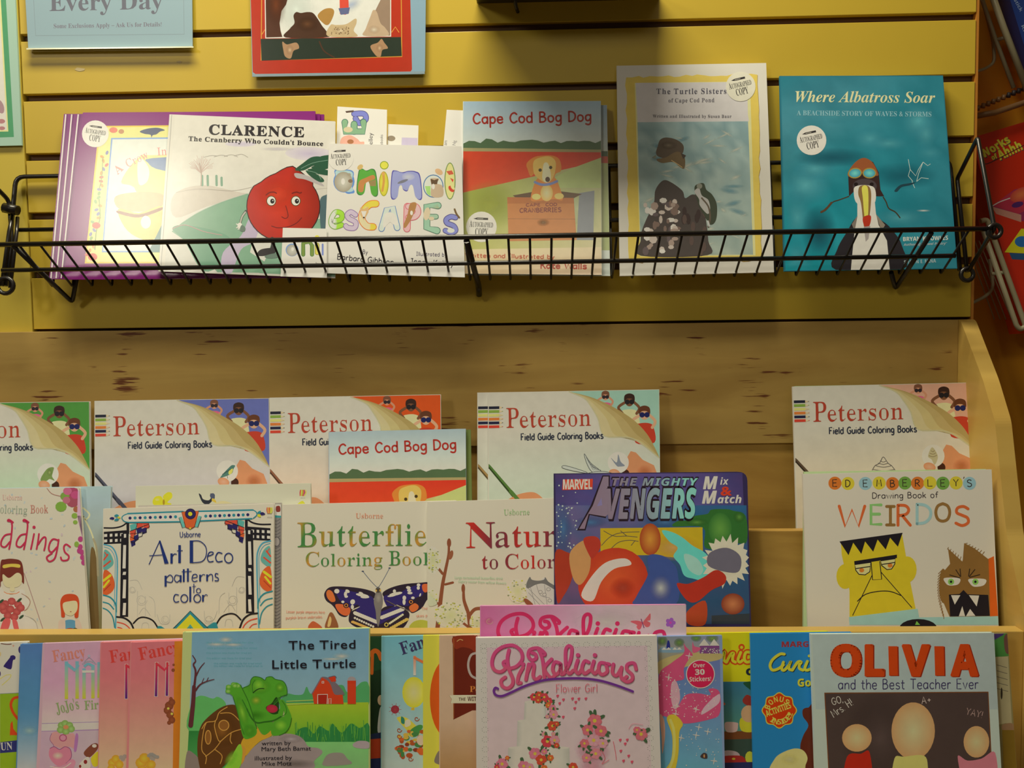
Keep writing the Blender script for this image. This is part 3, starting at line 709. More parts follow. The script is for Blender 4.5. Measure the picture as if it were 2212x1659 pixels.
for r, c in ((1.8, (80, 76, 150)), (0, (140, 144, 198))): g.poly([(x + (r if x > 877 else -r) * (0 if 866 < x < 890 and y > 395 else 1), y + (r if y > 400 else -r)) for x, y in [(848, 376), (856, 370), (870, 374), (880, 371), (896, 372), (906, 382), (910, 426), (898, 426), (892, 402), (886, 400), (880, 411), (871, 408), (867, 400), (862, 404), (858, 426), (846, 424)]], c, smooth=True)
g.disc(882, 382, 14, 8, (176, 178, 190), (150, 152, 190)); g.disc(870, 392, 12, 3, (110, 110, 120), rot=-20)
g.disc(936, 402, 22, 25, (70, 110, 150), n=24); g.disc(936, 402, 20, 23, (196, 214, 224), n=24); g.poly('918 402 930 402 930 424 922 418', (150, 190, 110)); g.poly('930 386 948 386 944 396 956 402 956 424 932 424 932 400', (178, 156, 130), smooth=True); g.poly('930 386 938 389 947 386 944 398 932 398', (90, 70, 50)); g.disc(936, 403, 3.4, 6, (226, 222, 214)); g.disc(948, 371, 9, 6, (196, 160, 120), rot=30)
g.disc(972, 391, 12, 40, (100, 130, 60), n=26); g.disc(972, 391, 10, 38, (206, 200, 130), n=26); g.poly('964 370 976 368 980 376 970 378', (190, 84, 60)); g.poly('972 384 980 388 978 394', (196, 70, 50)); g.disc(975, 408, 5, 8, (190, 60, 44), rot=-40); g.disc(978, 405, 3, 6, (206, 200, 130), rot=-40)
def bl(d, w, fill, rim, smooth=True): g.line(d, w + 3, rim, smooth); g.line(d, w, fill, smooth)
bl('716 478 736 474 738 462 726 458 717 470 716 484 724 490 738 486', 9, lambda x, y: (150, 196, 60) if x > 726 else (196, 200, 186), (110, 150, 50))
bl('768 464 758 458 750 464 754 472 768 480 766 492 752 492 747 488', 9, (186, 170, 196), (130, 100, 150))
bl('812 440 798 442 785 456 782 474 792 488 806 490', 13, lambda x, y: (228, 186, 70) if (y < 452 or x > 800) else (214, 190, 150), (206, 110, 40))
g.poly('778 448 786 452 796 446 796 458 786 476 778 464', (196, 160, 110)); g.poly('780 456 792 456 786 474', (226, 222, 210)); g.disc(786, 470, 1.8, 1.8, (40, 30, 30))
bl('824 494 836 452 848 448 858 492', 11, (190, 208, 222), (90, 120, 170), False); g.poly('832 462 852 462 860 486 848 484 842 480 828 492', (206, 206, 200), smooth=True); g.disc(843, 463, 3, 5, (224, 222, 214))
bl('879 494 880 446', 13, (226, 160, 160), (190, 90, 100), False); bl('882 446 898 446 903 458 896 468 882 470', 11, (228, 168, 168), (190, 90, 100)); g.poly('886 440 900 440 890 470 876 492 872 486 880 464', (160, 116, 70), smooth=True); g.disc(889, 460, 3, 5, (224, 220, 212))
bl('946 444 922 445 922 492 944 498', 13, lambda x, y: (140, 176, 150) if y < 450 or y > 488 else (150, 156, 120), (70, 110, 90), False); bl('926 468 942 468', 9, (150, 176, 150), (70, 110, 90), False); g.disc(922, 462, 7, 14, (196, 180, 150), rot=10); g.disc(932, 472, 6, 4, (196, 180, 150))
bl('984 470 974 468 964 474 966 482 980 488 984 498 974 502 962 498', 9, (120, 124, 190), (66, 60, 120)); g.disc(974, 498, 8, 5, (196, 200, 214)); g.line('982 452 986 462 992 470', 4, (100, 76, 40))
g.done()
g = S.ink('author_lettering')
g.hand('By', 783, 548, 794, 549, 9, 1.1, (90, 86, 96)); g.hand('Barbara Gibbson', 728, 560, 850, 572, 12, 1.7, (50, 46, 50)); g.hand('Illustrated by', 899, 552, 965, 554, 8, 1.1, (90, 84, 100)); g.hand('Jenny Kelley', 884, 569, 980, 575, 11, 1.6, (54, 50, 56)); g.done()
sticker(S, 736, 341, 28, -4, bg=(208, 203, 192))
S = Sheet('paper_card', 'small white card leaning in front of the red berry book', ((611, 492), (706, 494), (706, 600), (606, 597)), -0.0580, LU, .0008, (206, 202, 190), cat='card', group='white cards behind the animal letters book')
S.root['group'] = 'small cards in the basket'
g = S.ink('card_lettering')
g.disc(631, 540, 14, 14, (110, 140, 190)); g.disc(631, 541, 12, 12.4, (186, 184, 170), (150, 146, 136)); g.disc(632, 538, 3, 4, (226, 222, 214))
g.line('655 550 655 526 668 522 674 530 674 550', 9, (60, 110, 60), False); g.line('655 550 655 526 668 522 674 530 674 550', 6.4, (110, 130, 60), False)
g.line('685 529 685 546', 10, (150, 140, 50)); g.line('685 529 685 546', 7, (200, 190, 90)); g.disc(685, 512, 5, 4, (206, 200, 80)); g.line('697 528 697 550', 4, (110, 124, 180)); g.text('by L', 682, 572, 698, 573, 6, (90, 86, 90)); g.done()
# --- golden puppy book (two in the basket, one below)
def puppy_cover(S, T):
    """T maps the cover's own 0..1 square to picture points"""
    P = lambda s_: [T(float(a), float(b)) for a, b in zip(s_.split()[::2], s_.split()[1::2])]
    sc = math.dist(T(0, .5), T(1, .5)); g = S.ink('cover_picture', 'painted bog landscape with a golden puppy in a crate')
    q = lambda u, v: T(u, v)
    g.grid(q(0, 0), q(1, 0), q(1, .30), q(0, .30), lambda u, v: (150 + 44 * v, 172 + 26 * v, 190 + 6 * v), 3, 6)
    g.grid(q(0, .26), q(1, .28), q(1, 1), q(0, 1), lambda u, v: (150 + 50 * max(0, v - .5) + 26 * u, 158 + 16 * u + 20 * max(0, v - .5), 70 + 60 * u + 60 * max(0, v - .6)), 6, 10)
    top = [(i / 24, .245 - .018 * abs(math.sin(i * 1.1)) - (.012 if i in (4, 5, 11, 12, 20) else 0)) for i in range(25)]
    g.poly([q(*p) for p in top] + [q(1, .285), q(0, .275)], (72, 96, 66)); g.grid(q(0, .27), q(1, .28), q(1, .30), q(0, .295), (150, 140, 96), 1, 1)
    g.grid(q(0, .29), q(1, .295), q(1, .345), q(0, .53), lambda u, v: (188 + 10 * v, 60 - 10 * u + 10 * v, 34), 8, 3)
    g.poly(P('1 .325 .78 .39 .62 .46 .5 .5 1 .5'), (168, 182, 116))
    g.disc(*q(.85, .62), sc * .28, sc * .2, (190, 200, 160, .7), (190, 200, 160, 0)); g.disc(*q(.2, .6), sc * .22, sc * .18, (150, 156, 50, .7), (150, 156, 50, 0))
    g.grid(q(0, .86), q(1, .84), q(1, 1), q(0, 1), lambda u, v: (206, 186 - 8 * v, 140 + 10 * u), 4, 2)
    g.poly(P('.84 .53 .95 .515 .94 .80 .82 .80'), (120, 124, 130)); g.poly(P('.36 .545 .60 .51 .86 .535 .80 .56 .40 .57'), (86, 60, 40))
    g.poly(P('.32 .56 .80 .56 .82 .80 .33 .81'), (180, 112, 56)); g.grid(q(.32, .555), q(.80, .558), q(.803, .59), q(.322, .592), (166, 96, 46), 1, 1); g.line([q(.325, .68), q(.81, .68)], 1, (140, 84, 44), smooth=False)
    fur, fur2 = (226, 168, 86), (196, 120, 50)
    g.poly(P('.49 .57 .52 .47 .56 .44 .66 .44 .70 .50 .72 .57 .66 .565 .56 .575'), fur2, smooth=True); g.disc(*q(.605, .53), sc * .045, sc * .06, (236, 204, 150), fur)
    g.poly(P('.47 .40 .46 .36 .51 .325 .57 .315 .65 .315 .70 .34 .71 .40 .67 .42 .65 .46 .60 .475 .555 .465 .52 .42 .49 .435'), fur2, smooth=True)
    g.poly(P('.515 .42 .51 .35 .56 .325 .63 .32 .67 .35 .665 .41 .64 .455 .60 .47 .56 .455'), fur, smooth=True)
    g.poly(P('.585 .36 .615 .36 .635 .42 .63 .46 .60 .47 .575 .45 .575 .41'), (240, 214, 160), smooth=True)
    g.disc(*q(.558, .398), sc * .012, c=(60, 50, 24)); g.disc(*q(.634, .383), sc * .012, c=(60, 50, 24)); g.disc(*q(.612, .452), sc * .017, sc * .019, (70, 44, 34))
    g.line(P('.52 .468 .57 .482 .63 .478 .68 .462'), sc * .018, (110, 124, 170))
    g.disc(*q(.53, .552), sc * .032, sc * .022, (236, 190, 110)); g.disc(*q(.695, .548), sc * .034, sc * .022, (236, 180, 100))
    g.disc(*q(.58, .70), sc * .05, sc * .03, (110, 80, 40, .9), (150, 96, 50, 0))
    g.done(); g = S.ink('cover_lettering', 'dark red hand lettering')
    rd = (150, 44, 36)
    g.hand('Cape Cod Bog Dog', *q(.07, .13), *q(.93, .115), sc * .072, sc * .0125, rd)
    g.hand('CAPE  COD', *q(.455, .608), *q(.68, .604), sc * .02, sc * .006, (120, 50, 40)); g.hand('CRANBERRIES', *q(.41, .644), *q(.71, .638), sc * .03, sc * .008, (120, 50, 40))
    g.hand('Written and Illustrated by', *q(.02, .905), *q(.66, .91), sc * .03, sc * .008, (170, 90, 60)); g.hand('Kate Walls', *q(.56, .965), *q(.89, .965), sc * .04, sc * .01, (160, 60, 44)); g.done()
def bil(c):
    tl, tr, br, bl_ = c
    return lambda u, v: tuple((tl[k] * (1 - u) + tr[k] * u) * (1 - v) + (bl_[k] * (1 - u) + br[k] * u) * v for k in (0, 1))
for i, c in enumerate((((1014, 224), (1311, 227), (1318, 596), (1010, 594)), ((1001, 219), (1298, 218), (1300, 594), (999, 591)))):
    S = Sheet('picture_book', ['puppy picture book showing as a strip behind its front copy in the basket', 'paperback with golden puppy in a crate standing in the wire basket'][i], c, -0.0405 - .005 * i, LU, .0025, (190, 196, 196), finish='gloss', group='golden puppy books')
    if i: puppy_cover(S, bil(c)); sticker(S, 1040, 490, 33, 2)
    else:
        g = S.ink('cover_picture'); T = bil(c)
        g.grid(T(.9, 0), T(1, 0), T(1, .27), T(.9, .27), lambda u, v: (130 + 40 * v, 150 + 26 * v, 166), 1, 4); g.grid(T(.9, .27), T(1, .27), T(1, .30), T(.9, .30), (60, 80, 56), 1, 1)
        g.grid(T(.9, .30), T(1, .30), T(1, .34), T(.9, .34), (170, 60, 40), 1, 1); g.grid(T(.9, .34), T(1, .34), T(1, .85), T(.9, .85), (150, 160, 100), 1, 1); g.done()
# --- two swimming turtles book
c = ((1333, 142), (1655, 136), (1672, 588), (1340, 596))
S = Sheet('picture_book', 'tall white paperback with torn yellow border around turtles swimming in blue water', c, -0.0455, LU, .004, (196, 190, 176), group=G_BASKET)
g = S.ink('torn_border', 'ragged ochre border')
random.seed(3)
def ragged(a, b, n=22, amp=2.6): return [(a[0] + (b[0] - a[0]) * i / n + random.uniform(-amp, amp), a[1] + (b[1] - a[1]) * i / n + random.uniform(-amp, amp)) for i in range(n)]
o = ragged((1354, 167), (1634, 160)) + ragged((1636, 162), (1645, 560)) + ragged((1645, 562), (1360, 566)) + ragged((1358, 560), (1352, 168))
g.poly([(x + .8, y + 1.2) for x, y in o], (120, 90, 40)); g.poly(o, (226, 178, 84)); g.poly('1371 179 1620 176 1632 552 1383 554', (224, 206, 140)); g.done()
g = S.ink('cover_picture', 'turtles in sunlit shallow water')
g.poly('1373 179 1605 177 1618 262 1377 264', (192, 186, 182)); g.poly('1373 179 1614 177 1616 262 1377 264', (192, 186, 182))
rr = random.Random(5)
g.grid((1377, 264), (1616, 262), (1627, 550), (1384, 552), lambda u, v: (lambda d: (134 + 16 * v + d, 158 + 4 * v + d * .8, 158 - 8 * v + d * .6))(rr.uniform(-16, 16)), 14, 16)
for i in range(34):
    x, y = rr.uniform(1390, 1608), rr.uniform(285, 540); g.disc(x, y, rr.uniform(10, 26), rr.uniform(2.5, 6), (206, 206, 178, .75), (180, 190, 176, 0), rot=rr.uniform(-35, 35), n=12)
for i in range(12):
    x, y = rr.uniform(1390, 1608), rr.uniform(275, 540); g.disc(x, y, rr.uniform(16, 30), rr.uniform(5, 9), (104, 142, 152, .7), (120, 155, 160, 0), rot=rr.uniform(-20, 20), n=12)
g.poly('1420 318 1426 302 1440 297 1462 302 1476 314 1475 330 1464 336 1440 342 1422 338 1417 330', (88, 76, 64), smooth=True); g.disc(1444, 314, 20, 10, (116, 104, 88, .9), (88, 76, 64, 0))
g.poly('1438 340 1460 328 1474 332 1480 345 1478 364 1468 360 1454 350 1430 352 1418 344', (110, 92, 66), smooth=True); g.poly('1470 330 1482 336 1476 344', (70, 60, 54)); g.poly('1418 334 1408 340 1416 344', (120, 124, 110)); g.line('1450 346 1466 356 1474 362', 1.4, (190, 160, 110))
g.poly('1386 500 1396 474 1412 440 1416 410 1432 390 1450 394 1474 412 1480 428 1496 420 1512 430 1524 470 1530 520 1528 551 1384 552 1384 520', (74, 66, 62), smooth=True)
rr = random.Random(9)
for i in range(46):
    x = rr.uniform(1394, 1466); y = rr.uniform(430, 548); g.disc(x, y, rr.uniform(3, 10), rr.uniform(4, 10), rr.choice([(186, 172, 160), (156, 136, 124), (206, 196, 186), (96, 84, 84), (120, 100, 90)]), n=7)
for i in range(14): g.disc(rr.uniform(1476, 1524), rr.uniform(450, 545), 5, 11, rr.choice([(60, 48, 46), (88, 72, 66)]), n=7)
g.poly('1500 408 1506 398 1520 396 1526 410 1538 420 1548 440 1548 468 1542 482 1532 484 1524 470 1508 440', (64, 70, 56), smooth=True); g.poly('1500 414 1510 406 1516 422 1530 432 1534 452 1528 462 1512 444 1510 430', (170, 166, 160), smooth=True)
g.line('1516 428 1530 446 1534 470 1530 490', 3.5, (96, 84, 70)); g.disc(1511, 402, 6, 6, (130, 130, 116)); g.line('1529 478 1532 488', 4, (180, 180, 176))
g.done()
g = S.ink('title_lettering')
tc_ = (84, 82, 92)
g.text('The Turtle Sisters', 1418, 203, 1569, 202, 11.5, tc_, 'serif', 0, 1.2); g.text('of Cape Cod Pond', 1444, 221, 1543, 220, 8.4, (98, 94, 100), 'serif', 0, 1.15); g.text('Written and Illustrated by Susan Baur', 1410, 254, 1580, 254, 6.4, (96, 92, 96), 'serif', 0, 1.15)
g.done(); sticker(S, 1600, 187, 32, -13, bg=(208, 200, 176))
# --- sea bird book
for i, c in enumerate((((1689, 166), (2032, 165), (2062, 580), (1698, 586)), ((1685, 164), (2037, 163), (2068, 580), (1695, 586)))):
    S = Sheet('picture_book', ['teal book hidden behind its front copy at the right end of the basket', 'teal paperback with a sea bird wearing a leather flying cap and goggles'][i], c, -0.0410 - .005 * i, LU, .0035, (34, 106, 122), finish='satin', group='teal sea bird books')
DD = lambda u, v: (40 + 20 * math.sin(v * 5 + u * 3) * (1 - u), 116 + 26 * (1 - u) * v, 130 + 22 * (1 - u) * v)
rr = random.Random(4); g = S.ink('cover_picture', 'stormy teal sky behind a bird in flying cap')
T = bil(c)
g.grid(T(0.005, 0.005), T(.995, .005), T(.995, .995), T(.005, .995), lambda u, v: (lambda d: tuple(a + d for a in DD(u, v)))(rr.uniform(-8, 8)), 10, 12)
for (x, y, a, b, al) in ((1740, 400, 60, 46, .7), (1722, 470, 40, 60, .5), (1760, 365, 50, 26, .6), (1880, 300, 44, 26, .5), (1920, 310, 50, 18, .5), (1985, 262, 44, 46, .7), (2000, 290, 30, 40, .5), (1800, 250, 60, 20, .3), (1945, 470, 70, 24, .5), (1720, 560, 40, 50, .45), (2010, 330, 40, 20, .3)):
    g.disc(x, y, a, b, (96, 178, 190, al), (60, 150, 165, 0), n=18)
g.disc(1770, 500, 40, 60, (24, 72, 88, .8), (30, 90, 104, 0)); g.disc(1800, 340, 90, 22, (22, 84, 100, .7), (30, 90, 104, 0)); g.disc(1950, 380, 80, 30, (22, 84, 100, .5), (30, 90, 104, 0)); g.disc(1995, 455, 18, 3, (220, 226, 200), (90, 160, 170, 0))
for d in ('1962 344 1966 366 1978 380 1984 366 1994 350', '1994 350 1984 376 1980 392', '1994 350 2004 358 2010 354', '1966 366 1962 380 1972 392', '1980 392 1990 384 2006 386', '1970 392 1976 406'): g.line(d, 1.1, (186, 208, 206), smooth=False, cap=False)
g.poly('1932 412 1944 400 1962 396 1978 394 1966 400 1948 404 1938 414', (30, 60, 70), smooth=True)
g.poly('1806 583 1808 540 1830 500 1850 470 1880 466 1910 480 1930 500 1948 530 1950 583', (38, 34, 38), smooth=True)
g.poly('1838 583 1842 540 1846 500 1852 468 1852 420 1888 416 1892 460 1898 486 1916 520 1922 583', (206, 200, 200)); g.poly('1846 500 1852 466 1840 484', (120, 110, 100)); g.poly('1892 462 1912 486 1904 500', (130, 118, 104))
g.poly('1834 424 1832 374 1846 352 1866 341 1886 350 1898 372 1902 410 1910 424 1892 424 1888 400 1850 404 1846 412', (52, 34, 32), smooth=False); g.poly('1832 372 1848 350 1866 341 1884 350 1896 372 1894 380 1866 374 1836 382', (140, 78, 44), smooth=True)
g.disc(1868, 402, 26, 16, (70, 60, 62)); g.poly('1844 412 1850 402 1872 400 1890 408 1888 440 1852 440', (206, 200, 194), smooth=True); g.disc(1849, 398, 4.5, 4, (30, 20, 20)); g.disc(1883, 398, 4.5, 4, (30, 20, 20))
for x, r in ((1847, -8), (1878, 0)): g.disc(x, 374, 15, 11.5, (150, 130, 60), rot=r); g.disc(x, 374, 12.5, 9, (110, 200, 210), (60, 140, 160), rot=r)
g.poly('1856 404 1866 400 1878 404 1882 424 1878 470 1872 489 1866 488 1860 440 1854 420', (130, 100, 60), smooth=True); g.poly('1862 404 1874 404 1876 440 1874 472 1868 472 1864 430', (216, 196, 84), smooth=True); g.poly('1864 470 1881 466 1878 488 1868 490', (170, 50, 30), smooth=True); g.poly('1866 490 1880 488 1876 516 1870 522', (150, 140, 136))
g.line('1834 424 1812 432 1800 436 1788 446 1776 458', 2.2, (70, 50, 30)); g.line('1796 438 1784 452 1774 458', 4.5, (84, 60, 40)); g.line('1908 426 1914 436 1920 450 1934 458 1944 470', 2.6, (60, 50, 30))
g.done()
g = S.ink('cover_lettering', 'cream italic heading')
cream = (216, 206, 150)
g.text('Where Albatross Soar', 1718, 220, 2020, 222, 23, cream, 'si', -.006, slant=.0); g.text('A BEACHSIDE STORY OF WAVES & STORMS', 1721, 249, 2012, 252, 10.5, (130, 170, 176), 'serif', 0)
g.text('BRYAN KNOWLES', 1951, 521, 2048, 518, 9, (200, 200, 190), 'bold'); g.text('Author of “Bowel Pastry”', 1952, 531, 2046, 528, 5, (160, 170, 170), 'bi'); g.text('Illustrations by', 1954, 558, 2024, 556, 6.5, (160, 176, 176), 'bold'); g.text('SHAWN E. MINA', 1953, 570, 2022, 567, 7.5, (160, 176, 176), 'bold'); g.done()
sticker(S, 1753, 303, 32, -12)
# ---------------------------------------------------------------- signs on the wall
K_W = (.62, .58, .50)
c = ((44, -190), (413, -190), (416, 100), (61, 104))
S = Sheet('hanging_sign', 'pale blue card sign with grey lettering in a clear holder, top left of wall', c, -0.006, 1.0, .0012, (128, 148, 152), k=K_W, cat='sign')
g = S.ink('border_line', 'thin dark border')
g.line([(64, -150), (77, 77), (398, 74), (394, -150)], 1.1, (110, 120, 126), smooth=False, cap=False); g.done()
g = S.ink('sign_lettering', 'dark grey serif lettering')
gr = (92, 92, 100)
g.text('Every Day', 107, 24, 352, 19, 36, gr, 'serif', 0)
g.text('Some Exclusions Apply – Ask Us for Details!', 116, 61, 349, 57, 9.4, (104, 98, 108), 'serif', 0); g.done()
hold = mat('clear_acrylic_edge', (.85, .86, .60), .15, .6)
pl = S.plane
mesh_obj('holder_lip', [pl.at(*p, lift=l) for l in (.0005, .004) for p in ((57, 107), (418, 103), (418, 100), (57, 104))], BOXF, hold, S.root)
# laminated bear story poster
c = ((536, -200), (922, -200), (918, 160), (545, 166))
S = Sheet('laminated_poster', 'laminated poster with red border and snowy animal picture at the top of wall', c, -0.007, 1.0, .0012, (118, 144, 156), k=K_W, finish='gloss', cat='poster', r=8)
g = S.ink('red_border', 'red border with gold corner marks')
g.poly('524 -190 882 -190 890 150 886 156 552 160 546 156', (158, 42, 22)); g.poly('566 -190 866 -190 869 123 563 131', (180, 130, 50)); g.poly('568 -190 864 -190 867 120 565 128', (158, 42, 22))
for p in ((566, 74, 578, 64), (846, 70, 862, 58)): g.line([(p[0], p[1]), ((p[0] + p[2]) / 2, p[3]), (p[2], p[1])], 1.4, (196, 150, 60), smooth=False)
g.done()
g = S.ink('poster_picture', 'brown animals in snow over a dark band')
g.poly('569 -190 845 -190 845 79 573 83', (206, 200, 190)); g.poly('571 -190 843 -190 843 77 575 81', (194, 198, 206))
g.disc(640, 20, 50, 60, (186, 194, 208), (194, 198, 206, 0)); g.disc(760, 10, 30, 16, (150, 160, 180, .8), (194, 198, 206, 0), rot=-30)
g.poly('571 -190 640 -190 632 -40 618 10 608 24 604 50 606 66 610 80 575 81', (70, 40, 26)); g.disc(596, 10, 24, 50, (104, 52, 24, .8), (70, 40, 26, 0))
g.poly('733 -40 751 -40 754 28 746 32 734 30', (186, 66, 50)); g.poly('731 18 756 16 753 30 736 32', (84, 90, 120)); g.poly('822 0 843 -30 843 77 790 78 800 50 812 20', (132, 110, 90))
g.poly('617 81 626 62 636 50 634 34 640 26 650 28 664 26 676 28 686 40 696 56 704 66 710 80', (64, 40, 26), smooth=True); g.disc(664, 52, 26, 18, (92, 58, 34, .9), (64, 40, 26, 0))
g.poly('686 34 700 20 716 18 722 26 716 44 708 54 698 50', (150, 112, 56), smooth=True); g.poly('708 78 714 54 726 54 748 52 768 40 770 50 764 66 770 79', (172, 150, 112), smooth=True); g.disc(736, 66, 20, 10, (196, 176, 140), (172, 150, 112, 0))
g.poly('786 77 790 62 800 36 806 22 814 26 822 50 832 60 838 77', (168, 144, 116), smooth=True); g.disc(808, 64, 14, 10, (200, 184, 160, .9), (168, 144, 116, 0))
for i in range(26): g.disc(random.uniform(716, 756), random.uniform(58, 74), 1.2, c=(90, 66, 44), n=6, same=i > 0)
g.poly('563 84 866 80 868 121 565 131', (34, 44, 34)); g.poly('610 90 620 96 640 92 646 104 634 110 628 126 616 122 612 108', (150, 116, 84), smooth=True); g.disc(626, 108, 9, 12, (190, 160, 124, .9), (150, 116, 84, 0)); g.poly('800 100 816 92 824 84 830 92 838 104 826 108 822 122 812 120', (150, 116, 84), smooth=True); g.disc(820, 104, 8, 10, (190, 160, 124, .9), (150, 116, 84, 0))
g.line('690 90 700 110 722 124', 3, (66, 44, 30)); g.done()
g = S.ink('bottom_seam', 'clear sealed edge')
g.poly('544 160 917 154 918 160 545 166', (120, 136, 140)); g.done()
# poster at the left edge
S = Sheet('framed_print', 'pale green print with a green frame cut off by the left picture edge', ((-150, -160), (26, -160), (47, 314), (-130, 318)), -0.004, .5, .003, (146, 172, 152), k=K_W, cat='picture')
g = S.ink('green_frame'); g.poly('-120 -120 6 -120 30 296 -100 300', (70, 134, 92)); g.poly('-100 -100 -4 -100 18 284 -90 286', (206, 204, 130)); g.poly('-98 -98 -8 -98 15 281 -88 283', (196, 190, 176))
g.disc(0, 230, 8, 16, (150, 120, 124), rot=-20); g.disc(3, 262, 8, 5, (160, 110, 110)); g.disc(4, 277, 7, 4, (160, 110, 110)); g.done()
# ---------------------------------------------------------------- the bay to the right
K_R = (.42, .36, .30)
S = Sheet('craft_kit_box', 'red craft kit box with yellow lettering beyond the right edge of the wall', ((2098, 298), (2420, 200), (2480, 720), (2214, 720)), 0.075, 2, .04, (150, 28, 8), k=K_R, finish='gloss', cat='box', body='carton')
g = S.ink('kit_lettering', 'yellow lettering with purple shadow')
for dx, c in ((1.6, (70, 40, 40)), (0, (190, 150, 40))):
    g.text('Works', 2124 + dx, 342 + dx, 2184 + dx, 306 + dx, 17, c, 'bold', .03, slant=-.1); g.text('of', 2144 + dx, 346 + dx, 2156 + dx, 340 + dx, 10, c, 'bold', .03); g.text('Ahhh', 2160 + dx, 346 + dx, 2210 + dx, 322 + dx, 20, c, 'bold', .03)
g.line('2126 354 2142 350 2212 314', 2, (60, 20, 20)); g.done()
g = S.ink('kit_picture', 'pink jewelled box and yellow paint pot')
g.poly('2142 446 2190 410 2300 380 2320 430 2210 478 2150 458', (112, 30, 60)); g.poly('2142 444 2190 412 2300 384 2310 410 2200 462', (140, 34, 50)); g.poly('2142 446 2206 464 2206 480 2152 462', (150, 100, 84))
g.disc(2206, 420, 26, 14, (176, 84, 44), (150, 50, 40), rot=-25); g.disc(2198, 442, 13, 6, (60, 24, 70), rot=-15); g.line('2142 446 2160 436 2182 428', 2, (180, 170, 170))
g.poly('2170 545 2206 494 2300 494 2300 552', (190, 160, 20)); g.poly('2180 546 2300 552 2300 566 2186 560', (30, 60, 90)); g.disc(2208, 522, 16, 12, (30, 80, 130)); g.done()
S = Sheet('blue_package', 'dark blue package cut off at the upper right corner of the picture', ((2170, -40), (2420, -60), (2460, 140), (2228, 150)), 0.085, 0, .03, (26, 44, 92), k=K_R, finish='gloss', cat='box', body='carton')
g = S.ink('package_lettering', 'small white lettering'); g.text('stick', 2190, 0, 2204, 26, 8, (120, 130, 150), 'sans'); g.text('kit', 2206, 56, 2214, 76, 8, (120, 130, 150), 'sans'); g.done()
white_m = mat('white_coated_wire', (.40, .37, .24), .4)
wr = empty('wire_rack', onY(2160, 600, .07), 'white wire rack holding the red craft kit right of the yellow wall', 'wire rack')
P = lambda x, y, Y: onY(x, y, Y)
tube('rack_frame', [P(2118, 478, .045), P(2132, 474, .045), P(2216, 705, .05), P(2204, 712, .05), P(2196, 704, .05), P(2122, 492, .05)], .0034, white_m, wr, 8, rad=.006)
tube('rack_bar', [P(2142, 592, .055), P(2172, 588, .05)], .0028, white_m, wr, 6)
for i in range(9):
    x = 2098 + i * 9.5
    tube('rack_wire', [P(x - 12, 520, .10), P(x + 50 + i * 3, 690, .10)], .0008, white_m, wr, 5)
tube('rack_hoop', [P(2098, 655, .07), P(2130, 640, .08), P(2146, 622, .09), P(2138, 560, .10)], .0024, white_m, wr, 6, rad=.01)
wr2 = empty('wire_rack', onY(2150, 150, .10), 'upper white wire rack section with clear bin beside the dark blue package', 'wire rack')
tube('rack_frame', [P(2136, -30, .06), P(2168, 60, .06), P(2222, 200, .06)], .0042, white_m, wr2, 8)
tube('rack_frame', [P(2112, -30, .075), P(2150, 84, .08), P(2190, 190, .08)], .0028, white_m, wr2, 8)
tube('rack_hoop', [P(2098, 157, .09), P(2126, 150, .09), P(2148, 136, .09), P(2146, 90, .09), P(2120, -10, .09)], .0022, white_m, wr2, 6, rad=.012)
tube('rack_bar', [P(2152, 86, .08), P(2176, 80, .07)], .0026, white_m, wr2, 6)
bin_m = mat('clear_bin_plastic', (.30, .16, .07), .25, .6)
tube('bin_rim', [P(2100, 252, .07), P(2150, 243, .07), P(2230, 216, .07)], .0042, bin_m, wr2, 6)
for i in range(10):
    tube('bin_notch', [P(2112 + i * 11, 238 - i * 4.6, .08), P(2114 + i * 11, 228 - i * 4.6, .08)], .0028, mat('bin_notch_dark', (.04, .03, .035), .5) if i > 5 else bin_m, wr2, 6)
# ---------------------------------------------------------------- rear row: colouring books
K1 = (.60, .56, .48)
G1 = 'nature colouring books in the rear row'
def child(g, T, x, y, s, hat, skin, shirt, bino):
    """small photo of a child looking through binoculars; s = size"""
    q = lambda u, v: T(x + u * s, y + v * s * .76)
    pp = lambda *a: [q(a[i], a[i + 1]) for i in range(0, len(a), 2)]
    sc = math.dist(T(0, 0), T(1, 0)) * s
    g.poly(pp(-.42, 1.3, -.40, .55, -.2, .42, .2, .42, .42, .6, .46, 1.3), shirt, smooth=True)
    g.line(pp(-.36, .6, -.56, .30, -.2, .05), sc * .14, skin); g.line(pp(.36, .62, .5, .34, .22, .05), sc * .14, skin)
    g.disc(*q(0, 0), sc * .22, sc * .27, skin); g.poly(pp(-.26, .0, -.24, -.28, 0, -.38, .24, -.28, .26, .0, .1, -.12, -.12, -.12), hat, smooth=True)
    g.disc(*q(-.11, .04), sc * .13, c=bino, n=10); g.disc(*q(.12, .04), sc * .13, c=bino, n=10)
def bird(g, T, x, y, s, c1, c2): 
    q = lambda *a: [T(x + a[i] * s, y + a[i + 1] * s * .76) for i in range(0, len(a), 2)]
    g.poly(q(-.5, .45, -.2, .1, .1, -.25, .3, -.42, .5, -.40, .42, -.22, .34, .1, .05, .30, -.3, .40), c1, smooth=True); g.poly(q(.1, .0, .34, -.2, .32, .1, .12, .22), c2, smooth=True)
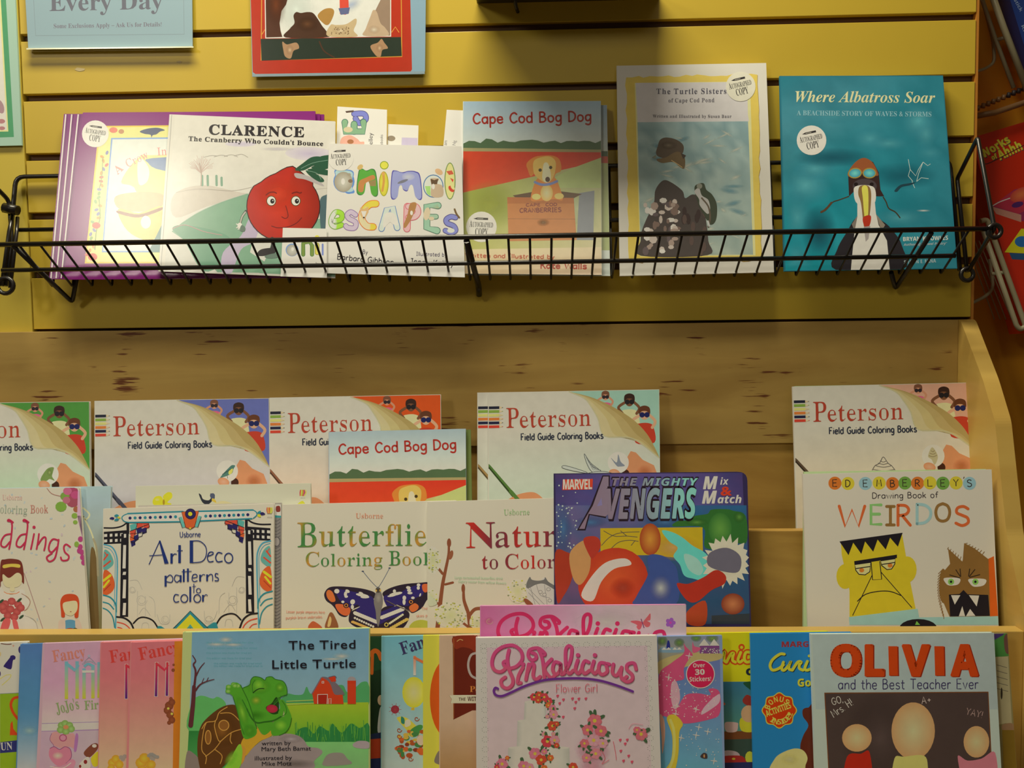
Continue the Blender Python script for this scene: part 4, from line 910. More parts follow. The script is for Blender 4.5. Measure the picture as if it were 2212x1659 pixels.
def field_book(tl, tr, c, corner, tint, motif, pencil, label, Y=-.074, dl=0.0, dr=0.01, front=True):
    S = rowsheet('colouring_book', label, tl, tr, dl, dr, Y, ZR1, lean=8.0, th=.004, cover=(190, 184, 168), k=K1, group=G1)
    Tq = bil(S.cor); H = (S.cor[3][1] - tl[1]); Wd = tr[0] - tl[0]
    asp = Wd / H
    T = lambda u, v: Tq(u, v)          # v runs over the full height
    V = lambda v: v / H                # picture pixels below the top
    g = S.ink('cover_picture', 'white cover curling back from a coloured corner')
    tb = lambda u, v: (190 - (190 - tint[0]) * max(0, min(1, (v - .25) * 2.4)), 184 - (184 - tint[1]) * max(0, min(1, (v - .25) * 2.4)), 168 - (168 - tint[2]) * max(0, min(1, (v - .25) * 2.4)))
    g.grid(T(0.002, 0.002), T(.998, 0.002), T(.998, V(330)), T(.002, V(330)), tb, 5, 12)
    q = lambda *a: [T(a[i], V(a[i + 1])) for i in range(0, len(a), 2)]
    g.poly(q(.47, 1, .60, 14, .72, 34, .84, 62, .92, 92, .965, 120, .998, 146, .998, 1), corner)
    child(g, T, .685, V(13), .085, (110, 70, 50), (186, 130, 100), (204, 90, 120), (40, 34, 40)); child(g, T, .825, V(24), .115, (50, 30, 24), (110, 70, 46), (214, 204, 140), (30, 26, 30)); child(g, T, .912, V(52), .125, (90, 50, 30), (200, 150, 116), (176, 56, 36), (24, 30, 80))
    # page curl
    cu = smooth_pts(q(.47, 1, .60, 14, .72, 34, .84, 62, .92, 92, .965, 120, .998, 146), n=5)
    inn = smooth_pts(q(.47, 1, .56, 16, .60, 34, .64, 60, .68, 98, .84, 104, .998, 147), n=5)
    for a_, b_, w_ in ((0, .25, (160, 138, 84)), (.25, .5, (170, 150, 98)), (.5, .75, (180, 164, 112)), (.75, 1.0, (186, 172, 128))):
        g.poly([tuple(p[k] + (r[k] - p[k]) * a_ for k in (0, 1)) for p, r in zip(cu, inn)] + [tuple(p[k] + (r[k] - p[k]) * b_ for k in (0, 1)) for p, r in zip(cu, inn)][::-1], w_)
    g.line(inn, 3, (196, 188, 150, .6), smooth=False, cap=False)
    # hand holding a round card
    sk, sk2 = (190, 128, 88), (160, 92, 50)
    g.poly(q(.79, 190, .80, 150, .83, 131, .86, 134, .90, 150, .965, 162, .985, 182, .992, 240, .83, 240), sk, smooth=False); g.disc(*T(.91, V(178)), .05 * Wd, 18, (170, 100, 56, .9), (190, 128, 88, 0)); g.disc(*T(.80, V(180)), .022 * Wd, 10, (60, 30, 20))
    g.disc(*T(.757, V(155)), .062 * Wd, .062 * Wd, (200, 198, 184), n=24)
    motif(g, T, .757, V(155), .095, H, Wd)
    g.disc(*T(.735, V(178)), .034 * Wd, 9, (206, 150, 122), sk, rot=15)
    # pencil and hand lower left
    g.line(q(.0, 160, .235, 262), 10, tuple(v * .55 for v in pencil)); g.line(q(.0, 157, .235, 259), 5.5, pencil)
    g.poly(q(.03, 330, .08, 250, .14, 226, .24, 216, .30, 224, .38, 256, .43, 262, .36, 276, .26, 300, .2, 330), sk, smooth=True); g.disc(*T(.17, V(262)), .06 * Wd, 16, (150, 84, 46, .8), (190, 128, 88, 0))
    g.line(q(.13, 214, .25, 266, .3, 288), 8, pencil)
    g.done()
    g = S.ink('pencil_row', 'six coloured pencil tips')
    for i, pc in enumerate(((30, 32, 48), (120, 150, 60), (214, 200, 110), (206, 110, 50), (30, 32, 60), (190, 60, 44))):
        y = 33 + i * 8.2
        g.poly(q(.002, y - 2.9, .064, y - 3.0, .064, y + 2.7, .002, y + 2.9), pc); g.poly(q(.064, y - 3, .088, y - .2, .064, y + 2.7), (206, 176, 140)); g.poly(q(.08, y - 1, .088, y - .2, .08, y + .8), pc)
    g.done()
    g = S.ink('title_lettering', 'dark red serif lettering')
    g.text('P', *T(.105, V(77)), *T(.178, V(77)), 43, (160, 58, 40), 'rom', 0); g.text('eterson', *T(.185, V(77)), *T(.60, V(75)), 36, (160, 58, 40), 'rom', 0); g.done()
    g = S.ink('subtitle_lettering', 'dark hand lettering')
    g.hand('Field Guide Coloring Books', *T(.19, V(104)), *T(.67, V(103)), 14, 2.5, (42, 46, 60)); g.done()
    return S, T, V, q, Wd
def m_frog(g, T, x, y, s, H, Wd):
    q = lambda *a: [T(x + a[i] * s, y + a[i + 1] * s * Wd / H) for i in range(0, len(a), 2)]
    g.poly(q(-.45, .3, -.3, .0, .0, -.35, .35, -.4, .3, -.1, .25, .15, .4, .4, .1, .3, -.1, .42, -.4, .42), (110, 130, 70), smooth=True); g.disc(*q(.1, -.1)[0], 6, 8, (150, 160, 100), (110, 130, 70, 0))
def m_bird(g, T, x, y, s, H, Wd):
    q = lambda *a: [T(x + a[i] * s, y + a[i + 1] * s * Wd / H) for i in range(0, len(a), 2)]
    g.poly(q(-.45, .42, -.2, .1, .1, -.2, .28, -.35, .48, -.32, .38, -.12, .3, .12, .0, .28, -.3, .38), (70, 110, 100), smooth=True); g.poly(q(.1, .0, .34, -.15, .28, .12, .1, .2), (200, 190, 90), smooth=True); g.line(q(.0, .28, .02, .44), 1, (60, 60, 60)); g.line(q(-.3, .2, .2, -.1), 1.4, (40, 60, 60))
def m_tern(g, T, x, y, s, H, Wd):
    q = lambda *a: [T(x + a[i] * s, y + a[i + 1] * s * Wd / H) for i in range(0, len(a), 2)]
    g.poly(q(-.45, -.3, -.1, .0, .0, -.5, .15, -.05, .4, .2, .1, .25, -.1, .2), (120, 126, 136), smooth=True)
def m_shell(g, T, x, y, s, H, Wd):
    q = lambda *a: [T(x + a[i] * s, y + a[i + 1] * s * Wd / H) for i in range(0, len(a), 2)]
    g.poly(q(-.3, .0, -.05, -.5, .25, -.05, .2, .3, .05, .5, -.1, .2), (170, 160, 124), smooth=True)
    for k in range(3): g.line(q(-.26 + .07 * k, -.02 - .14 * k, .0, .04 - .14 * k, .22 - .07 * k, -.04 - .14 * k), 1, (110, 90, 60))
field_book((-180, 872), (193, 867), 0, (70, 132, 54), (160, 182, 150), m_frog, (100, 120, 80), 'nature colouring book with green corner and frog, cut off by the left picture edge')
field_book((205, 866), (581, 860), 0, (92, 100, 160), (172, 166, 166), m_bird, (70, 70, 84), 'nature colouring book with purple blue corner and small bird, second from left')
S, T, V, q, Wd = field_book((583, 859), (952, 852), 0, (200, 74, 24), (198, 176, 154), m_bird, (130, 84, 60), 'nature colouring book with orange corner half behind the puppy book', Y=-.0735)
field_book((1032, 848), (1410, 842), 0, (150, 184, 160), (178, 182, 164), m_tern, (150, 120, 70), 'colouring book showing as a strip left of the mint cornered one', Y=-.069)
S, T, V, q, Wd = field_book((1055, 848), (1424, 841), 0, (142, 178, 160), (174, 184, 166), m_tern, (76, 110, 50), 'nature colouring book with mint corner and pencil drawn flying birds', Y=-.0745)
g = S.ink('line_drawing', 'ink drawn wings')
for d in ('1214 1010 1222 1006 1262 1018 1266 1022 1232 1016', '1262 980 1276 1000 1300 1020 1280 1020 1268 1002', '1266 1024 1290 1030 1330 1026 1300 1018'): 
    g.poly(d, (176, 180, 170), smooth=True); g.line(d, 1.1, (60, 64, 64), closed=True)
for i in range(5): g.line([(1266 + i * 3, 988 + i * 5), (1282 + i * 4, 1016)], .8, (90, 94, 94), smooth=False)
g.done()
S0 = rowsheet('colouring_book', 'lime edged book hidden behind the pink cornered colouring book at right', (1718, 834), (2114, 827), 0.012, 0.045, -.069, ZR1, lean=8.0, th=.004, cover=(150, 170, 120), k=K1, group=G1)
S, T, V, q, Wd = field_book((1713, 835), (2107, 826), 0, (206, 148, 124), (196, 180, 156), m_shell, (84, 66, 50), 'nature colouring book with pink corner and spiral shells, rightmost in the rear row', Y=-.0745, dl=.03, dr=.03)
g = S.ink('line_drawing', 'ink drawn spiral shell')
g.line('1884 1016 1890 1006 1900 1000 1908 987 1918 1000 1926 1006 1934 1016', 1.2, (80, 74, 74))
for a, b, y in ((1892, 1925, 1006), (1897, 1919, 1000), (1901, 1915, 995), (1886, 1932, 1014)): g.line([(a, y), ((a + b) / 2, y + 3), (b, y)], 1, (90, 84, 84))
g.done()
# puppy book copy lying in front of the orange one, with a green one behind it
S = rowsheet('picture_book', 'dark green edged book peeking out right of the puppy book in the rear row', (722, 934), (1017, 928), 0, .015, -.0795, ZR1, lean=8.0, th=.003, cover=(96, 110, 56), k=K1, group='picture books in the rear row')
S = rowsheet('picture_book', 'golden puppy paperback standing in the wooden rack in front of colouring books', (711, 933), (1006, 926), 0.002, .008, -.0845, ZR1, lean=8.0, th=.003, cover=(140, 158, 172), k=(.56, .56, .50), group='picture books in the rear row')
tl, tr, br, bl_ = S.cor
hh = 375; T2 = bil((tl, tr, (tr[0] + 3, tr[1] + hh), (tl[0] + 1, tl[1] + hh)))
puppy_cover(S, T2)
class ZInk:
    """Ink drawn in the units of an enlarged crop: origin ox, oy and scale sc"""
    def __init__(s, S, name, ox, oy, sc, label=None, finish=None): s.g = Ink(S, name, label, finish); s.o = (ox, oy, sc)
    def p(s, x, y): return (s.o[0] + x / s.o[2], s.o[1] + y / s.o[2])
    def pts(s, P):
        if isinstance(P, str): v = [float(t) for t in P.split()]; P = list(zip(v[::2], v[1::2]))
        return [s.p(*q) for q in P]
    def poly(s, P, c, smooth=True): s.g.poly(s.pts(P), c, smooth); return s
    def line(s, P, w, c, smooth=True, **k):
        if 'w2' in k: k['w2'] /= s.o[2]
        s.g.line(s.pts(P), w / s.o[2], c, smooth, **k); return s
    def disc(s, x, y, rx, ry=None, c=(0, 0, 0), c2=None, rot=0, n=20, same=False): s.g.disc(*s.p(x, y), rx / s.o[2], (rx if ry is None else ry) / s.o[2], c, c2, rot, n, same); return s
    def grid(s, P, f, nx=8, ny=8): a = s.pts(P); s.g.grid(*a, f, nx, ny); return s
    def text(s, t, x0, y0, x1, y1, h, c, sty='sans', off=0.0, sp=1.0, slant=0.0): s.g.text(t, *s.p(x0, y0), *s.p(x1, y1), h / s.o[2], c, sty, off, sp, slant); return s
    def hand(s, t, x0, y0, x1, y1, h, w, c, sp=.9, slant=0.0): s.g.hand(t, *s.p(x0, y0), *s.p(x1, y1), h / s.o[2], w / s.o[2], c, sp, slant); return s
    def arc(s, t, cx, cy, r, a0, a1, h, c, sty='bold', off=0.0): s.g.arc_text(t, *s.p(cx, cy), r / s.o[2], a0, a1, h / s.o[2], c, sty, off); return s
    def done(s): return s.g.done()
K2 = (.56, .52, .44); G2 = 'books in the middle row of the rack'; Y2B = -.149
PW2 = (186, 178, 158)
def t2(name, label, tl, tr, dl, dr, Y, cover=PW2, **kw):
    return rowsheet(name, label, tl, tr, dl, dr, Y, kw.pop('zb', ZR2), lean=kw.pop('lean', 8.0), th=kw.pop('th', .004), cover=cover, k=kw.pop('k', K2), group=kw.pop('group', G2), **kw)
# pale blue book behind the wedding one
S = t2('picture_book', 'pale blue book with a cream scroll between the wedding and frame pattern books', (-100, 1056), (240, 1050), 0, -.03, -.136, (150, 168, 168))
g = ZInk(S, 'cover_picture', 0, 1030, 3.568)
g.grid([(560, 78), (852, 76), (790, 1230), (560, 1230)], lambda u, v: (150 - 30 * v, 170 - 62 * v, 176 - 110 * v), 4, 12)
g.poly('700 560 740 600 750 800 760 1230 690 1230 690 900', (104, 82, 46)); g.line('640 240 690 290 660 330 640 300 700 420 730 520 750 640', 12, (196, 184, 140)); g.line('720 480 745 560 755 760', 16, (150, 140, 110)); g.done()
# wedding colouring book
S = t2('colouring_book', 'wedding colouring book with pink hand lettering and a bride, at the left picture edge', (-190, 1058), (171, 1053), 0, .07, -.1445)
g = ZInk(S, 'cover_picture', 0, 1030, 3.568, 'bride, flower girl and falling petals')
rr = random.Random(11)
for i in range(60):
    x, y = rr.uniform(10, 600), rr.uniform(100, 1180); g.disc(x, y, rr.uniform(8, 14), rr.uniform(5, 8), rr.choice([(170, 176, 178), (178, 160, 160), (160, 168, 176)]), rot=rr.uniform(0, 180), n=6)
for x, y, r, c in ((545, 120, 60, (150, 60, 90)), (500, 150, 36, (110, 140, 60)), (560, 190, 50, (146, 70, 84)), (470, 230, 44, (110, 146, 56)), (520, 110, 34, (176, 90, 120)), (580, 140, 34, (170, 70, 110)), (512, 180, 30, (166, 96, 110)), (575, 300, 24, (120, 150, 60)), (580, 350, 18, (120, 150, 60)), (590, 250, 26, (150, 90, 60))): g.disc(x, y, r, r * .9, c, n=11)
g.poly('600 100 615 110 650 480 640 470 625 300 595 300', (190, 150, 170), smooth=False); g.line('360 85 400 130 470 150', 4, (150, 90, 80))
for x, y in ((620, 480), (618, 540), (630, 580), (636, 620), (645, 660), (612, 570)): g.disc(x, y, 20, 22, (160, 60, 110), n=10)
g.disc(590, 520, 18, 22, (120, 150, 60))
g.poly('4 660 40 636 100 632 160 650 180 720 184 822 150 800 20 800 6 840 0 840', (104, 44, 34)); g.poly('20 790 24 750 70 780 130 740 165 760 165 820 130 850 60 852 30 830', (214, 178, 140)); g.poly('26 680 90 670 150 676 150 700 90 694 28 704', (214, 166, 70)); g.poly('80 850 110 850 110 880 80 880', (214, 178, 140))
g.poly('0 870 30 880 90 910 150 870 190 880 200 930 232 960 220 1010 190 1050 300 1150 320 1230 0 1230', (200, 194, 178)); g.line('165 900 215 930 232 970 205 1020 180 1030', 5, (150, 110, 90)); g.line('30 885 60 900 120 900 150 885', 6, (200, 120, 80)); g.line('185 740 240 900 330 1170', 4, (150, 110, 110)); g.line('190 1070 270 1110 300 1220', 4, (150, 140, 130))
for x, y in ((40, 980), (90, 960), (140, 985), (30, 1030), (80, 1020), (130, 1040), (60, 1070), (110, 1080), (20, 1000), (160, 1010)): g.disc(x, y, 32, 30, (176, 84, 80), (150, 60, 60), n=10)
for x, y in ((150, 950), (165, 1080), (10, 960), (20, 1100)): g.disc(x, y, 24, 10, (50, 70, 50), rot=-40, n=8)
g.poly('30 1100 80 1100 60 1180 0 1226 0 1180', (206, 84, 84)); g.poly('95 1100 130 1110 150 1180 182 1190 140 1226 110 1180', (206, 84, 84)); g.poly('280 1190 330 1176 420 1184 470 1200 480 1230 300 1230', (120, 150, 50))
g.poly('465 960 490 914 540 902 590 914 610 960 606 1050 600 1084 575 1080 570 1000 500 1000 500 1076 474 1080 470 1040', (178, 66, 34)); g.poly('484 980 530 960 590 960 596 1020 570 1060 540 1070 500 1050', (216, 178, 140)); g.disc(545, 1040, 7, 3, (130, 60, 40)); g.poly('500 1110 580 1110 584 1180 500 1190', (84, 134, 160)); g.poly('455 1110 500 1100 500 1220 470 1220 450 1170', (190, 168, 150)); g.poly('580 1100 614 1110 634 1180 620 1220 590 1220', (190, 168, 150)); g.disc(540, 1195, 50, 30, (140, 54, 40)); g.disc(580, 1180, 20, 16, (60, 60, 40))
g.done()
g = ZInk(S, 'title_lettering', 0, 1030, 3.568, 'pink hand lettering')
g.text('Usborne', 18, 178, 172, 178, 40, (196, 150, 140), 'rom', 0); g.text('Coloring', -46, 276, 208, 286, 62, (140, 150, 130), 'rom', 0); g.text('Book', 234, 280, 372, 278, 62, (170, 110, 96), 'rom', 0)
P = (170, 40, 70)
for d in ('100 350 70 330 60 340 92 360 84 480 70 556', '84 440 40 450 12 490 10 530 40 540 76 500', '220 350 190 330 180 340 212 360 200 480 184 558', '204 440 160 450 132 490 128 530 160 540 196 500', '262 440 246 520 238 556', '300 440 292 500 282 556', '294 520 330 470 352 470 350 520 340 566', '450 490 410 480 384 510 376 560 400 580 440 540', '452 484 440 560 420 630 380 652 360 620 400 590', '540 540 510 520 492 540 500 580 530 610 520 640 480 644 468 620'): g.line(d, 13, P)
g.disc(262, 388, 12, 12, P); g.done()
# white book behind with butterfly and bird
S = t2('picture_book', 'white book with a yellow butterfly and black bird along its top, middle row left', (294, 1050), (671, 1044), 0, .01, -.138, (180, 176, 152))
g = ZInk(S, 'cover_picture', 0, 1030, 3.568, 'yellow butterfly, black bird and striped balloon mark')
g.poly('1178 180 1200 152 1240 150 1262 180 1256 150 1290 120 1322 124 1326 160 1290 196 1320 206 1310 226 1264 232 1210 230 1180 210', (190, 186, 40)); g.disc(1262, 196, 8, 22, (150, 120, 30)); g.disc(1212, 176, 16, 10, (206, 200, 90))
g.poly('1532 130 1550 140 1566 172 1610 180 1630 150 1620 130 1650 132 1655 165 1640 180 1622 200 1600 214 1570 206 1550 180', (40, 42, 50)); g.poly('1618 140 1640 126 1656 140 1650 168 1628 166', (70, 76, 96)); g.poly('1636 166 1656 174 1668 200 1634 186', (206, 160, 60)); g.poly('1650 218 1680 192 1740 188 1800 218', (206, 176, 130)); g.poly('2290 215 2330 185 2350 215', (180, 176, 50))
for q in range(6): a = q * 10 - 25; g.line([(2336 + q * 7 - 18, 100), (2336 + a * .9, 122), (2330 + q * 6 - 15, 148)], 9, [(180, 60, 60), (214, 190, 80), (150, 160, 60), (206, 90, 60), (160, 70, 110), (214, 190, 80)][q], cap=False)
g.text('usborne', 2316, 166, 2352, 166, 8, (120, 116, 110)); g.done()
# grey striped book behind the frame pattern book
S = t2('picture_book', 'grey relief patterned book showing as a strip beside the frame pattern book', (300, 1092), (608, 1086), 0, -.005, -.1455, (150, 142, 130), th=.003)
g = ZInk(S, 'cover_picture', 0, 1030, 3.568)
g.poly('2116 210 2168 212 2170 1240 2100 1240', (118, 112, 106), smooth=False); g.poly('2116 212 2166 212 2166 300 2116 300', (190, 186, 180), smooth=False); g.poly('2128 230 2156 226 2160 266 2130 268', (120, 50, 40)); g.poly('2116 296 2166 300 2166 316 2116 314', (50, 130, 130), smooth=False)
for i in range(34): y = 330 + i * 26; g.line([(2106, y), (2130, y + 12), (2160, y - 6)], 5, (84, 80, 80), cap=False)
g.disc(2132, 500, 30, 40, (84, 80, 80)); g.disc(2132, 500, 22, 32, (140, 132, 126)); g.done()
# frame pattern book
S = t2('colouring_book', 'white pattern colouring book with a bold black and teal decorative frame', (224, 1099), (592, 1088), -.012, -.004, -.1495)
g = ZInk(S, 'frame_pattern', 0, 1030, 3.568, 'black, teal and orange frame pattern')
BK = (26, 24, 30); TE = (40, 120, 130); NV = (36, 30, 84); OR = (200, 84, 40); YE = (214, 186, 40); RD = (190, 70, 50); WH = (196, 190, 172)
# outer arches left and right
def arch(m):
    X = lambda x: x if not m else 2884 - x
    q = lambda s_: [(X(float(a)), float(b) + (-28 if m else 0)) for a, b in zip(s_.split()[::2], s_.split()[1::2])]
    g.line(q('800 394 880 394 940 380 980 352'), 12, BK); g.poly(q('800 424 990 410 992 512 800 520'), BK, smooth=False)
    for i in range(4):
        for j in range(2): g.poly(q(f'{806 + i * 40 if i else 802} {442 + j * 42 - i * 2} {826 + i * 40} {440 + j * 42 - i * 2} {826 + i * 40} {462 + j * 42 - i * 2} {806 + i * 40 if i else 802} {464 + j * 42 - i * 2}'), WH, smooth=False)
    g.poly(q('934 440 992 430 988 1080 924 1080'), BK, smooth=False); g.poly(q('955 440 972 440 972 468 955 470'), WH, smooth=False)
    for a, b in ((526, 706), (732, 756), (792, 936), (972, 1066)): g.poly(q(f'950 {a} 972 {a} 968 {b} 944 {b}'), WH, smooth=False)
    g.poly(q('974 352 996 348 996 440 976 440'), BK, smooth=False)
    g.line(q('800 522 860 540 896 600 904 700 896 1010 888 1206'), 11, (70, 140, 160)); g.line(q('800 540 850 560 884 620 888 720 880 1000'), 5, (70, 140, 160))
    g.poly(q('806 562 850 590 876 660 850 700 800 720 796 640'), (90, 150, 140)); g.line(q('800 640 830 600'), 13, RD); g.line(q('800 690 850 650'), 13, RD); g.line(q('806 580 830 612'), 8, RD)
    g.poly(q('800 726 850 740 880 800 880 860 840 904 790 900'), OR); g.line(q('796 800 850 760'), 20, YE); g.line(q('800 850 840 800'), 16, YE); g.line(q('800 880 850 830'), 9, (160, 60, 30))
    g.line(q('786 910 850 930 890 980 896 1040'), 12, TE); g.line(q('786 964 840 980 876 1020'), 10, TE); g.line(q('786 1010 830 1030 868 1080 884 1160'), 10, TE)
    g.line(q('900 1080 960 1090 1010 1130 1040 1206'), 14, BK); g.line(q('904 1120 960 1136 1000 1170 1016 1206'), 9, RD); g.line(q('904 1160 940 1170 970 1206'), 8, RD)
    g.line(q('1028 1130 1070 1090 1120 1084 1180 1110 1220 1170'), 12, BK)
    g.poly(q('1216 1150 1240 1150 1310 1196 1200 1206'), TE, smooth=False)
    for (x, y, r) in ((1090, 950, 44), (1275, 1100, 36), (1020, 870, 28)): g.g.line([g.p(X(x + r * math.cos(a) * (1 - a / 20)), y + r * math.sin(a) * (1 - a / 20)) for a in [j * .5 for j in range(22)]], .7, (160, 156, 146), smooth=False, cap=False)
    g.line(q('1000 800 1060 800 1096 870'), 3, (160, 156, 146)); g.line(q('1060 880 1060 1080'), 3, (160, 156, 146)); g.line(q('1120 920 1120 1080'), 3, (160, 156, 146)); g.line(q('1150 920 1190 960 1196 1080'), 3, (160, 156, 146)); g.line(q('1070 1060 1110 1010 1160 1070'), 3, (160, 156, 146)); g.line(q('1210 1060 1240 1130 1300 1130 1310 1060'), 3, (160, 156, 146)); g.line(q('1090 1180 1100 1130 1140 1130 1150 1180'), 3, (160, 156, 146))
    # fan under the top bar
    for a, b, c, d, col in ((1000, 372, 1050, 356, (80, 150, 140)), (1050, 356, 1100, 352, RD), (1100, 352, 1146, 358, RD), (1000, 420, 1046, 404, RD), (1050, 400, 1090, 384, NV), (1090, 400, 1128, 390, NV), (1000, 470, 1030, 450, OR), (1030, 460, 1066, 440, NV), (1006, 496, 1040, 484, NV)):
        g.poly(q(f'{a} {b} {c} {d} {c + 4} {d + 40} {a + 8} {b + 44}'), col, smooth=False)
    g.line(q('1000 352 1146 356 1152 386 1130 398 1126 428 1100 434 1094 458 1068 466 1060 486 1046 488 1036 512 1006 500'), 6, BK, smooth=False); g.line(q('1000 420 1146 366'), 5, BK); g.line(q('1000 440 1110 430'), 4, BK); g.line(q('1000 460 1050 486'), 4, BK); g.line(q('1060 352 1030 480'), 4, BK)
arch(False); arch(True)
g.poly('980 288 1400 270 1960 256 1980 290 1950 322 1540 340 1400 350 990 354 940 330 936 300', (190, 186, 168), smooth=False)
for d, w in (('985 284 1410 268', 12), ('1530 266 1950 256', 12), ('1000 352 1400 346', 11), ('1540 340 1940 322', 11), ('985 284 950 300 940 320 960 344 1000 352', 8), ('1950 256 1975 272 1978 296 1950 320', 8)): g.line(d, w, TE)
for i in range(10): g.disc(1002 + i * 39, 318 - i * 1.1, 12, 12, NV if i % 2 == 0 else TE, n=12)
for i in range(10): g.disc(1586 + i * 36, 303 - i * 1.2, 12, 12, TE if i % 2 == 0 else NV, n=12)
for d, c in (('844 322 860 310 880 316 872 330', NV), ('880 300 900 288 916 300 900 312', TE), ('880 336 904 340 916 326 896 320', TE), ('906 306 930 312 916 322', YE), ('2044 288 2024 272 2004 280 2016 296', NV), ('2010 262 1990 268 1984 282 2004 284', TE), ('2010 310 1988 306 1984 292 2004 290', YE)): g.poly(d, c)
g.poly('1380 312 1400 306 1430 386 1406 392', (90, 160, 150), smooth=False); g.poly('1552 304 1530 300 1500 384 1524 388', (90, 160, 150), smooth=False); g.line('1378 316 1406 394', 4, BK); g.line('1552 308 1524 390', 4, BK)
g.poly('1400 270 1532 264 1500 384 1466 404 1430 388', OR, smooth=False); g.line('1400 270 1532 264 1500 384 1466 404 1430 388', 5, (90, 40, 20), smooth=False, closed=True)
g.disc(1468, 286, 42, 42, BK); g.disc(1468, 286, 38, 38, NV); g.disc(1466, 286, 19, 19, (60, 50, 30)); g.disc(1466, 286, 16, 16, YE); g.disc(1466, 396, 8, 7, YE)
g.poly('1466 1034 1620 1180 1600 1206 1300 1206 1310 1190', TE, smooth=False); g.poly('1466 1060 1590 1190 1580 1206 1330 1206 1340 1190', YE, smooth=False); g.poly('1466 1136 1500 1180 1500 1206 1420 1206 1430 1180', (70, 140, 130), smooth=False); g.poly('1466 1160 1486 1206 1444 1206', NV, smooth=False); g.line('1310 1196 1466 1034 1616 1180', 5, BK, smooth=False)
for q_ in range(6): g.line([(2078 + q_ * 7 - 18, 236), (2078 + (q_ * 10 - 25) * .8, 256), (2076 + q_ * 5 - 12, 282)], 8, [(180, 60, 60), (214, 190, 80), (200, 60, 50), (214, 150, 60), (160, 170, 70), (214, 190, 80)][q_], cap=False)
g.text('usborne', 2058, 314, 2096, 314, 8, (110, 106, 100)); g.done()
g = ZInk(S, 'title_lettering', 0, 1030, 3.568, 'navy blue thin and thick lettering')
DB = (26, 44, 100)
g.hand('Usborne', 1386, 466, 1546, 462, 42, 5, DB)
g.line('1148 676 1230 496', 6, DB, smooth=False); g.poly('1224 492 1236 490 1300 668 1268 670', DB, smooth=False); g.line('1150 608 1250 602', 6, DB)
g.line('1322 590 1322 668', 18, DB, cap=False); g.line('1328 612 1344 594 1362 598', 7, DB); g.line('1384 526 1384 664', 20, DB, cap=False); g.line('1364 570 1408 568', 6, DB)
g.line('1475 490 1475 664', 26, DB, cap=False); g.line('1480 494 1540 496 1586 540 1588 606 1556 652 1480 662', 7, DB)
g.line('1602 612 1640 596 1638 580 1612 584 1598 622 1612 654 1646 650', 8, DB); g.line('1710 590 1680 584 1662 620 1676 654 1712 650', 9, DB); g.g.line([g.p(1762 + 31 * math.cos(a), 626 + 37 * math.sin(a)) for a in [j * .4 for j in range(16)]], 2.4, DB, closed=True)
g.line('1276 762 1276 846', 16, DB, cap=False); g.line('1280 780 1310 756 1332 780 1322 812 1284 808', 7, DB); g.line('1384 764 1354 758 1344 790 1362 812 1386 796', 7, DB); g.line('1392 758 1392 812', 15, DB, cap=False)
g.line('1416 712 1416 810', 14, DB, cap=False); g.line('1448 706 1448 808', 14, DB, cap=False); g.line('1400 732 1476 728', 6, DB)
g.line('1484 780 1518 772 1512 752 1488 756 1480 790 1496 808 1522 800', 7, DB); g.line('1542 754 1542 806', 14, DB, cap=False); g.line('1546 770 1566 752 1580 758', 6, DB); g.line('1596 752 1596 804', 14, DB, cap=False); g.line('1600 768 1624 750 1638 764 1638 804', 7, DB); g.line('1682 750 1662 746 1660 768 1680 780 1680 800 1654 800', 8, DB)
g.line('1494 824 1494 896', 6, DB, smooth=False); g.line('1482 846 1510 844', 5, DB); g.g.line([g.p(1530 + 16 * math.cos(a), 878 + 18 * math.sin(a)) for a in [j * .42 for j in range(15)]], 1.7, DB, closed=True)
g.line('1378 912 1350 908 1338 940 1352 966 1380 960', 8, DB)
for cx in (1420, 1520): g.g.line([g.p(cx + 26 * math.cos(a), 938 + 30 * math.sin(a)) for a in [j * .42 for j in range(15)]], 2.2, DB, closed=True)
g.line('1466 846 1466 964', 14, DB, cap=False); g.line('1564 910 1564 962', 14, DB, cap=False); g.line('1568 926 1586 908 1600 916', 6, DB); g.done()
# butterfly colouring book
S = t2('colouring_book', 'white colouring book with green lettering above a large purple butterfly', (605, 1090), (985, 1081), .0, .0, -.1445)
g = ZInk(S, 'butterfly_picture', 580, 1060, 3.456, 'purple winged butterfly')
BD = (40, 30, 44); PU = (44, 34, 96)
g.line('706 604 760 670 812 724', 5, (90, 96, 110)); g.line('904 578 860 660 822 722', 5, (90, 96, 110)); g.disc(704, 602, 9, 6, (70, 76, 90)); g.disc(904, 578, 9, 6, (70, 76, 90))
g.poly('800 770 740 740 640 722 520 714 450 724 416 770 430 820 470 850 496 880 530 930 580 942 620 900 640 880 760 830', BD); g.poly('850 770 900 730 1000 700 1120 688 1220 690 1215 780 1180 820 1150 870 1110 900 1070 914 1040 890 900 820', BD)
g.poly('780 800 700 770 560 740 500 740 520 800 560 850 600 880 660 850 700 880 790 900', PU); g.poly('860 790 960 770 1060 720 1160 700 1150 780 1100 800 1040 860 960 850 900 880', PU)
g.poly('620 900 700 870 800 890 820 1010 840 890 920 860 1040 900 1046 960 1000 1028 920 1034 700 1030 610 990 600 940', BD); g.poly('660 880 760 850 812 900 850 900 960 860 1010 900 990 930 900 960 820 1000 740 970 670 930', PU)
g.poly('432 760 450 740 480 760 500 820 470 830 440 800', (200, 100, 50)); g.poly('500 850 560 850 610 880 600 926 560 930 520 900', (190, 90, 50)); g.poly('1150 700 1200 700 1200 740 1170 760 1150 740', (196, 90, 50)); g.poly('1050 870 1090 840 1120 860 1110 890 1070 906', (200, 96, 50))
CRM = (206, 196, 176)
